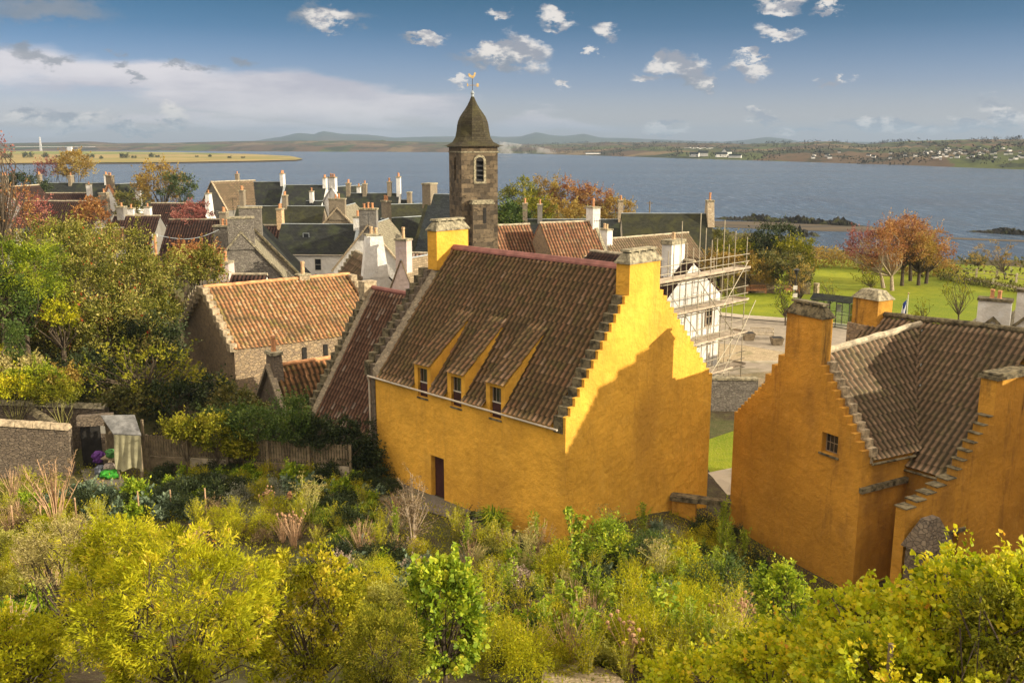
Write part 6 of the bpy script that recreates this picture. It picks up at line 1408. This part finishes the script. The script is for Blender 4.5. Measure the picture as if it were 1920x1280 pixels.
def stems(base, n, h, lean, r0, seed, k=4, world=True):
    r = np.random.RandomState(seed); out = []; mb = MB(); base = np.array(base, float)
    for i in range(n):
        a = r.uniform(0, 2 * math.pi); l = lean * r.rand(); hh = h * r.uniform(.65, 1.05); top = base + np.array([math.cos(a) * l, math.sin(a) * l, hh]); mid = (base + top) / 2 + np.array([math.cos(a) * l * -.12, math.sin(a) * l * -.12, 0]) + r.normal(size=3) * .02
        b0 = base + np.array([math.cos(a), math.sin(a), 0]) * .06 * r.rand() - [0, 0, .15]
        mb.tube([b0, mid, top], [r0, r0 * .8, r0 * .5], k); out.append((b0, mid, top))
    return mb, out
def protos():
    r = np.random.RandomState(5); P = {}
    def mk(key, name, label, group):
        o = thing(name, label, 'plant', group=group); P[key] = [o, 0]; return o
    def leafy(key, name, label, group, n, rad, size, lm, shape=QUAD, **kw):
        o = mk(key, name, label, group); leafball('foliage', n, rad, size, lm, len(P) + 3, shape, o, z0=.05, **kw); return o
    leafy('herb', 'herb_clump', 'rounded olive herb clump in the garden beds', 'olive herb clumps in the beds', 2600, (.55, .55, .5), .075, L['ygr2'], LONG, ncl=40)
    leafy('green', 'leafy_plant', 'fresh green leafy plant in the garden beds', 'fresh green plants in the beds', 1700, (.5, .5, .5), .12, L['bean'], ncl=30)
    leafy('blue', 'kale_plant', 'grey-green broad-leaved plant in the garden beds', 'grey-green broad-leaved plants', 900, (.5, .5, .35), .15, L['blu'], QUAD, ncl=14)
    leafy('silver', 'silver_clump', 'low silvery herb mound in the garden beds', 'silvery herb mounds', 2400, (.5, .5, .33), .06, L['gry'], LONG, ncl=40)
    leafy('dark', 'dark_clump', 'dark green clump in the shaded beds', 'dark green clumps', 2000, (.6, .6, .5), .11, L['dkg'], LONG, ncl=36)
    leafy('yellow', 'yellow_perennial', 'yellowing feathery perennial in the garden beds', 'yellowing feathery perennials', 3400, (.6, .6, .7), .075, L['yel'], LONG, ncl=46)
    leafy('straw', 'straw_clump', 'buff seeded-over clump in the garden beds', 'buff seeded-over clumps', 2400, (.55, .55, .5), .085, L['strawg'], LONG, ncl=40)
    leafy('redc', 'red_leaved_plant', 'red-leaved plant in the garden beds', 'red-leaved plants', 900, (.4, .4, .35), .12, L['red'], LONG, ncl=20)
    leafy('pink', 'pale_flower_clump', 'clump of small faded pink flowers in the garden beds', 'faded pink flower clumps', 900, (.4, .4, .6), .05, L['pnk'], QUAD, ncl=50, cr=.12)
    leafy('dry', 'withered_clump', 'brown withered clump in the garden beds', 'brown withered clumps', 1800, (.5, .5, .45), .075, L['dryl'], LONG, ncl=40)
    def wispy(key, name, label, group, n, h, lean, lm, size, per, stm, seed, shape=LONG):
        o = mk(key, name, label, group); mb, tips = stems((0, 0, 0), n, h, lean, .008, seed, 3); mb.build('stem', stm, o, world=False, uvw=False); Q = []; D = []; V_ = []
        for a_, m_, t_ in tips:
            cvv = r.rand()
            for k in range(per):
                f = r.rand() ** .7; c = m_ + (t_ - m_) * (2 * f - 1) if f > .5 else a_ + (m_ - a_) * 2 * f; a = r.uniform(0, 6.28); Q.append(c + r.normal(size=3) * .02); D.append([math.cos(a), math.sin(a), .5]); V_.append(cvv)
        foliage('foliage', np.array(Q), norm(np.array(D)), np.array(V_), size, lm, o, shape, seed, world=False)
    wispy('wisp', 'wispy_plant', 'tall wispy yellow-green stems in the garden beds', 'wispy yellow-green plants', 34, 1.25, .6, L['yel'], .08, 40, M['stemg'], 61)
    wispy('spire', 'leafy_spire', 'upright leafy green spires in the garden beds', 'leafy green spires', 12, 1.5, .35, L['bean'], .11, 60, M['stemg'], 62)
    wispy('twig', 'twiggy_plant', 'thin tan twiggy stems in the garden beds', 'tan twiggy stems', 40, 1.2, .7, L['dryl'], .05, 22, M['dry'], 63)
    # grass tuft
    o = mk('tuft', 'grass_tuft', 'arching green grass tuft in the garden beds', 'arching grass tufts'); n = 260; V = []; F = []; rv = []
    for i in range(n):
        a = r.uniform(0, 2 * math.pi); l = r.uniform(.15, .5); h = r.uniform(.35, .8); d = np.array([math.cos(a), math.sin(a), 0]); sd_ = np.array([-d[1], d[0], 0]) * .012; b0 = d * .08 * r.rand(); b = len(V)
        V += [b0 - sd_, b0 + sd_, b0 + d * l * .5 + Z3 * h * .8 + sd_, b0 + d * l * .5 + Z3 * h * .8 - sd_, b0 + d * l + Z3 * h * .75]; F += [(b, b + 1, b + 2, b + 3), (b + 3, b + 2, b + 4)]; rv += [r.rand()] * 2
    meshobj('blades', V, F, L['bean'], o, rnd=rv, world=False, uvw=False)
    # dry stems with round seedheads
    o = mk('seed', 'seedhead_plant', 'dry stems with round brown seedheads in the garden beds', 'dry plants with round brown seedheads'); mb, tips = stems((0, 0, 0), 26, 1.15, .55, .009, 3); mb.build('stem', M['dry'], o, world=False, uvw=False)
    mb = MB()
    for a_, b_, t_ in tips: mb.tube([t_ - Z3 * .02, t_ + Z3 * .01, t_ + Z3 * .05, t_ + Z3 * .075], [.012, .042, .04, .01], 7)
    o2 = mb.build('seedheads', M['seedh'], o, world=False, uvw=False); tag(o2, kind='stuff')
    # fennel with umbels
    o = mk('fennel', 'fennel_plant', 'yellow-green fennel with flat seed umbels', 'fennel plants gone to seed'); mb, tips = stems((0, 0, 0), 9, 1.35, .35, .014, 8); T2 = []
    for a_, m_, t_ in tips:
        for s in range(4):
            p0 = m_ + (t_ - m_) * r.uniform(.1, .8); q_ = p0 + np.array([r.normal() * .2, r.normal() * .2, .25 + .12 * r.rand()]); mb.tube([p0, (p0 + q_) / 2 + Z3 * -.02, q_], [.008, .007, .005], 4); T2.append(q_)
        T2.append(t_)
    mb.build('stem', M['stemg'], o, world=False, uvw=False)
    Pn = []; D = []
    for t_ in T2:
        for j in range(26):
            a = r.uniform(0, 6.28); rr = .09 * math.sqrt(r.rand()); Pn.append(t_ + [rr * math.cos(a), rr * math.sin(a), .03 + .02 * r.rand()]); D.append([math.cos(a) * .4, math.sin(a) * .4, 1])
    foliage('umbels', np.array(Pn), norm(np.array(D)), r.rand(len(Pn)), .035, L['straw'], o, QUAD, 4, world=False)
    return P
PR = protos()
def put_plant(key, p, s, rz=None, label=None, group=None):
    o, n = PR[key]; c = o if n == 0 else copy_tree(o); PR[key][1] += 1
    c.location = tuple(float(v) for v in p); c.scale = (s, s, s * random.Random(n).uniform(.85, 1.2)); c.rotation_euler = (0, 0, n * 2.4 if rz is None else rz)
    return c
def garden():
    r = np.random.RandomState(77); placed = []
    zones = [  # x0,x1,y0,y1, count, keys
        (150, 390, 925, 975, 26, 'blue blue green blue dark'), (300, 700, 903, 945, 44, 'dark silver dark herb dark blue green'), (290, 690, 886, 906, 26, 'dark green dark'), (0, 160, 925, 1010, 22, 'green blue straw dry herb wisp twig'),
        (0, 200, 985, 1120, 44, 'straw yellow wisp herb straw redc twig wisp'), (0, 110, 1110, 1270, 18, 'yellow wisp herb redc green dark twig'),
        (360, 560, 965, 1040, 22, 'seed dry wisp silver twig yellow'), (560, 760, 950, 1060, 44, 'tuft spire dry wisp silver dark tuft twig wisp'), (640, 800, 1040, 1150, 28, 'pink yellow wisp herb dark straw green blue'),
        (850, 1100, 985, 1080, 38, 'wisp dark straw silver spire twig dark'), (1060, 1260, 1000, 1110, 30, 'spire dark herb silver wisp blue'), (880, 1100, 1080, 1180, 34, 'fennel wisp yellow spire herb dark pink green twig'),
        (900, 1120, 1160, 1275, 40, 'pink wisp herb yellow twig spire green dark'), (1100, 1330, 1100, 1200, 38, 'blue dark wisp green herb blue spire yellow'), (1120, 1400, 1190, 1275, 40, 'wisp herb seed straw spire yellow wisp'),
        (1240, 1420, 1060, 1130, 24, 'dark herb dark spire'), (1285, 1375, 1000, 1070, 14, 'dark herb spire'), (680, 760, 870, 930, 8, 'dark herb'), (560, 700, 935, 965, 10, 'dark green herb tuft')]
    for x0, x1, y0, y1, n, keys in zones:
        keys = keys.split()
        for i in range(n):
            for tr in range(14):
                x, y = r.uniform(x0, x1), r.uniform(y0, y1); p = on_ground(x, y)
                loc_ = p - HA; v = loc_ @ HV; u = loc_ @ HU
                if -.5 < v < 12.5 and u > -.55: continue
                l2 = p - RC
                if l2 @ RV > -.5 and l2 @ RU > -2.4: continue
                if all((p[0] - q[0]) ** 2 + (p[1] - q[1]) ** 2 > .22 for q in placed): break
            else: continue
            placed.append(p); k = keys[r.randint(len(keys))]; put_plant(k, p - [0, 0, .03], r.uniform(.75, 1.3) * (1.0 if y0 > 1000 else .9))
    # ground cover between the plants: countless small weeds
    Pn = []; 
    while len(Pn) < 80000:
        x = r.uniform(-24, 13); y = r.uniform(20, 43)
        loc_ = np.array([x, y, 0]) - HA; v = loc_ @ HV; u = loc_ @ HU
        if v > -.3 and u > -.9: continue
        l2 = np.array([x, y, 0]) - RC
        if l2 @ RV > -.2 and l2 @ RU > -2.2: continue
        c = math.sin(x * 1.7 + 1.3 * math.sin(y * 1.1)) + math.sin(y * 2.1 + x * .6)
        if c < -1.0 and r.rand() < .9: continue
        Pn.append([x, y, G(x, y) + r.rand() ** 2 * (.12 + .12 * (c + 1))])
    Pn = np.array(Pn); cvv = .5 + .5 * np.sin(Pn[:, 0] * .9) * np.cos(Pn[:, 1] * 1.1)
    o = foliage('ground_cover', Pn, norm(r.normal(size=Pn.shape) * .7 + [0, 0, .7]), cvv, .12, L['ygr2'], None, LONG, 9, world=False, mixc=.5); tag(o, 'low weeds and herbs covering the garden slope', 'ground cover', kind='stuff')
    Pn = []
    while len(Pn) < 30000:
        x = r.uniform(-34, -7); y = r.uniform(42.5, 66)
        q = np.array([x, y, 0.]) - SBt
        if q @ SV > -.3 and -.4 < q @ SU < 9.9: continue
        loc_ = np.array([x, y, 0]) - HA; v = loc_ @ HV; u = loc_ @ HU
        if v < 17.5 and u > -.5: continue
        if y < 45.2 and x < -13: continue
        c = math.sin(x * 1.1 + y * .7) + math.sin(y * 1.3 - x * .5)
        Pn.append([x, y, G(x, y) + r.rand() ** 1.6 * (.5 + .35 * c)])
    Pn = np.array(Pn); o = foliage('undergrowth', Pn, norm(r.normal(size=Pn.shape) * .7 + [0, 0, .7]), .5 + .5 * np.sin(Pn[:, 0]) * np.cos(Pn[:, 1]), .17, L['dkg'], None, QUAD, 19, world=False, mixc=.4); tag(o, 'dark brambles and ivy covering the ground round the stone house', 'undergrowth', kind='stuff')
garden()
def stakes():
    for i, (x, y) in enumerate([(196, 940), (262, 972), (388, 975), (322, 960), (80, 1000), (28, 1010), (98, 1000), (145, 985)]):
        p = on_ground(x, y); b = MB().tube([p - Z3 * .2, p + Z3 * (1.0 + .2 * (i % 3))], .03, 6).build('garden_stake', M['dry'], None)
        tag(b, 'short wooden stake among the plants of the left beds', 'stake', 'wooden stakes in the left beds')
stakes()

def specials():
    # tall dry stems at left, in the sun
    p = on_ground(108, 1000); b = thing('dry_stem_clump', 'tall bundle of bare orange-lit stems in front of the left garden wall', 'plant', p); mb, tips = stems(p, 26, 3.1, 1.15, .022, 11, 5); r = np.random.RandomState(2)
    Q = []
    for a_, m_, t_ in tips:
        for s in range(5):
            f = r.uniform(.45, .98); p0 = m_ + (t_ - m_) * f; q_ = p0 + np.array([r.normal() * .13, r.normal() * .13, .12 + .15 * r.rand()]); mb.tube([p0, q_], [.008, .005], 3); Q.append(q_)
        Q.append(t_)
    mb.build('stem', M['dry'], b); Q = np.array(Q); Q = np.repeat(Q, 7, 0) + r.normal(size=(len(Q) * 7, 3)) * .035
    foliage('seed_clusters', Q, norm(r.normal(size=Q.shape)), r.rand(len(Q)), .055, L['dryl'], b, QUAD, 3)
    # twiggy bush before the yellow wall
    p = on_ground(775, 1035); b = thing('twiggy_shrub', 'nearly bare pinkish twiggy shrub in front of the dark red door', 'shrub', p); r = np.random.RandomState(21); mb = MB(); Q = []
    for i in range(13):
        a = r.uniform(0, 6.28); l = r.uniform(.2, 1.25); top = p + np.array([math.cos(a) * l, math.sin(a) * l * .6, r.uniform(1.6, 3.05)]); mid = p + (top - p) * .5 + np.array([-math.cos(a) * l * .18, 0, .1]); mb.tube([p - Z3 * .1, mid, top], [.03, .018, .008], 5)
        for s in range(11):
            f = r.uniform(.25, .98); p0 = (mid + (top - mid) * (2 * f - 1)) if f > .5 else p + (mid - p) * 2 * f; q_ = p0 + np.array([r.normal() * .24, r.normal() * .18, .18 + .32 * r.rand()]); mb.tube([p0, q_], [.009, .004], 3); Q += [q_, (p0 + q_) / 2, p0 + (q_ - p0) * .8]
    mb.build('branch', M['barkp'], b); Q = np.array(Q); Q = np.repeat(Q, 6, 0) + r.normal(size=(len(Q) * 6, 3)) * .04
    foliage('foliage', Q, norm(r.normal(size=Q.shape) + [0, 0, .5]), r.rand(len(Q)), .06, L['dryl'], b, QUAD, 3)
    # tall yellow fennel
    for x, y, s, lb in ((583, 985, 1.5, 'tall yellow fennel standing clear in front of the fence'), (1235, 1120, 1.35, 'tall fennel with flat umbels before the right garden bed'), (985, 1085, 1.25, 'bushy fennel in front of the yellow house corner'), (1140, 1020, 1.1, 'fennel growing against the sunlit gable foot')):
        c = put_plant('fennel', on_ground(x, y), s); tag(c, lb); 
    # tall leafy stalks (nettle-like) by the house corner
    for i, (x, y, h, n, lb) in enumerate([(1078, 1110, 2.9, 9, 'tall bunch of leafy-topped stalks in front of the yellow house corner'), (1075, 1175, 1.5, 4, 'shorter leafy stalks below the tall bunch'), (1135, 1180, 1.5, 3, 'pair of leafy stalks right of the tall bunch'), (1240, 1215, 1.9, 4, 'leafy stalks in the lower bed left of the lime shrubs')]):
        p = on_ground(x, y); b = thing('stalk_plant', lb, 'plant', p); mb, tips = stems(p, n, h, .55, .014, 31 + i, 5); mb.build('stem', M['stemg'], b); r = np.random.RandomState(i); Q = []; D = []
        for a_, m_, t_ in tips:
            for k in range(75):
                f = 1 - .75 * r.rand() ** 1.6; c = m_ + (t_ - m_) * (2 * f - 1) if f > .5 else a_ + (m_ - a_) * 2 * f; a = r.uniform(0, 6.28); Q.append(c); D.append([math.cos(a), math.sin(a), -.35])
        foliage('foliage', np.array(Q), norm(np.array(D)), r.rand(len(Q)), .13, L['bean'], b, HEARTQ, 5 + i, spread=.4)
    # arching grass against the wall
    c = put_plant('tuft', on_ground(925, 1005), 1.9); tag(c, 'large arching grass plant at the foot of the yellow front wall')
    # climbers on the fence
    T = tree_at
    for i, (x, y, rx, rz, m, lb) in enumerate([(345, 805, 1.2, .65, 'ygr', 'yellow-green climber at the left end of the fence'), (405, 812, 1.3, .8, 'ygr', 'yellowish climber hanging over the fence'), (470, 803, 1.3, .75, 'grn', 'mid green climber on the fence'), (535, 800, 1.3, .8, 'grn', 'dense green climber toward the right of the fence'), (590, 812, 1.0, .8, 'dkg', 'dark climber at the right end of the fence'), (450, 838, .7, .5, 'ygr', 'hanging yellow sprays low on the fence'),
        (655, 815, 1.1, .9, 'dkg', 'dark ivy on the red-roofed house wall'), (685, 860, .8, .9, 'dkg', 'dark shrub at the left corner of the yellow house'), (640, 870, .9, .7, 'dkg', 'shaded shrub between the fence end and the yellow house'), (440, 775, 1.6, .4, 'grn', 'green growth behind the top of the fence')]):
        T('climber_plant', lb, 'climber', x, y, 41.3 if i != 9 else 44.5, (rx, .55, rz), 70, 60, .25, .11, L[m], M['bark'], seed=150 + i, r0=.03, group='climbers along the fence and wall', hollow=.4)
    # big foreground shrubs
    def shrub(name, label, x, y, Y, rad, ncl, per, cr, size, lm, seed, shape=QUAD, tm='bark', **kw):
        c = AY(x, y, Y); bz = G(c[0], c[1]); tree(name, label, 'shrub', [c[0], c[1], min(bz, c[2] - rad[2] * .3)], c, rad, ncl, per, cr, size, L[lm], M[tm], seed=seed, shape=shape, r0=.05, nl=50, **kw)
    shrub('bay_shrub', 'huge glowing yellow-green shrub with narrow upright leaves, lower left', 335, 1165, 15., (1.75, 1.3, 1.65), 300, 100, .17, .095, 'yel', 201, LONG, hollow=.6, spread=.6, mixc=.6)
    shrub('bay_shrub', 'yellow shoulder of shrub rising left behind the huge yellow-green one', 225, 1030, 17., (.75, .7, .55), 110, 70, .19, .085, 'yel', 202, LONG, hollow=.7, spread=.65)
    shrub('willow_shrub', 'olive-yellow small-leaved shrub in the bottom middle left', 585, 1180, 16.5, (1.15, 1., 1.45), 230, 90, .15, .072, 'ygr2', 203, hollow=.6, mixc=.6)
    shrub('juniper_shrub', 'feathery olive juniper-like shrub at the bottom edge', 712, 1230, 15., (.62, .6, .85), 200, 110, .14, .055, 'ygr', 204, LONG, hollow=.65, spread=.5)
    shrub('low_shrub', 'yellow-leaved shrub in the bottom left corner', 25, 1235, 15., (.75, .7, .8), 120, 70, .17, .07, 'yel', 212)
    shrub('feathery_shrub', 'feathery pale shrub in sun left of the huge yellow-green one', 130, 1030, 20., (1.2, .8, .75), 150, 90, .2, .06, 'straw', 213, LONG)
    shrub('bean_column', 'column of climbing beans with heart-shaped green leaves, bottom centre', 833, 1165, 19.5, (.78, .7, 1.55), 230, 24, .16, .105, 'bean', 205, HEART, hollow=.8, spread=.5)
    shrub('leafy_shrub', 'upright fresh green shrub in front of the ochre wall', 1465, 1125, 19.5, (.55, .5, .8), 110, 45, .14, .085, 'bean', 206)
    for i, (x, y, Y, rx, ry, rz, n, lb) in enumerate([(1500, 1275, 11.5, 1.0, .8, .62, 190, 'lime-yellow leafy shrub at the bottom right of centre'), (1660, 1235, 11., 1.15, .9, .72, 240, 'lime-yellow shrub in the middle of the bottom right mass'), (1820, 1185, 10.5, .95, .9, .78, 220, 'bright yellow shrub climbing toward the right edge'), (1700, 1290, 9.8, 1.1, .8, .55, 190, 'large-leaved lime shrub along the bottom edge at right'), (1905, 1150, 10., .5, .6, .6, 90, 'lime shrub cut off by the right edge'), (1330, 1285, 12.5, .9, .7, .4, 120, 'sparser lime shrub low at the bottom, right of the beans')]):
        shrub('lime_shrub', lb, x, y, Y, (rx * 1.05, ry, rz * 1.05), int(n * 1.5), 34, .15, .06, 'appl', 220 + i, HEART, hollow=.72, spread=.6)
    shrub('dark_shrub', 'darker small-leaved shrub among the lime ones near the right edge', 1890, 1185, 9.6, (.55, .5, .6), 110, 60, .13, .05, 'ygr', 230)
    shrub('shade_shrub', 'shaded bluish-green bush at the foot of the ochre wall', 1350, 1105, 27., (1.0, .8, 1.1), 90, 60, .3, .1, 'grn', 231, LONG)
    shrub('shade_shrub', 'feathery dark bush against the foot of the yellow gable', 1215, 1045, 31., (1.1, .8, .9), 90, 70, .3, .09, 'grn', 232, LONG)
    shrub('shade_shrub', 'lighter green bush against the foot of the yellow gable, left of the feathery one', 1140, 1020, 31.5, (.9, .8, .8), 90, 60, .28, .09, 'bean', 233)
    c = AY(1668, 1240, 9.6); b = MB().tube([c - [0, 0, 1.5], c + [0, 0, .22]], .03, 6).build('wooden_post', M['wood'], None); tag(b, 'single wooden stake rising from the lime shrubs', 'post')
specials()

# ------------------------------------------------------------------ the air over the firth
def haze():
    m = bpy.data.materials.new('haze'); m.use_nodes = True; t = m.node_tree; t.nodes.clear()
    v = t.nodes.new('ShaderNodeVolumePrincipled'); v.inputs['Color'].default_value = (.30, .42, .62, 1); v.inputs['Density'].default_value = .00014; v.inputs['Anisotropy'].default_value = .1
    o = t.nodes.new('ShaderNodeOutputMaterial'); t.links.new(v.outputs[0], o.inputs['Volume'])
    ob = MB().box([-9000, -60, -3.], [18000, 0, 0], [0, 12000, 0], [0, 0, 190]).build('haze', m, None, world=False, uvw=False); tag(ob, 'pale sea haze', 'haze', kind='stuff')
haze()
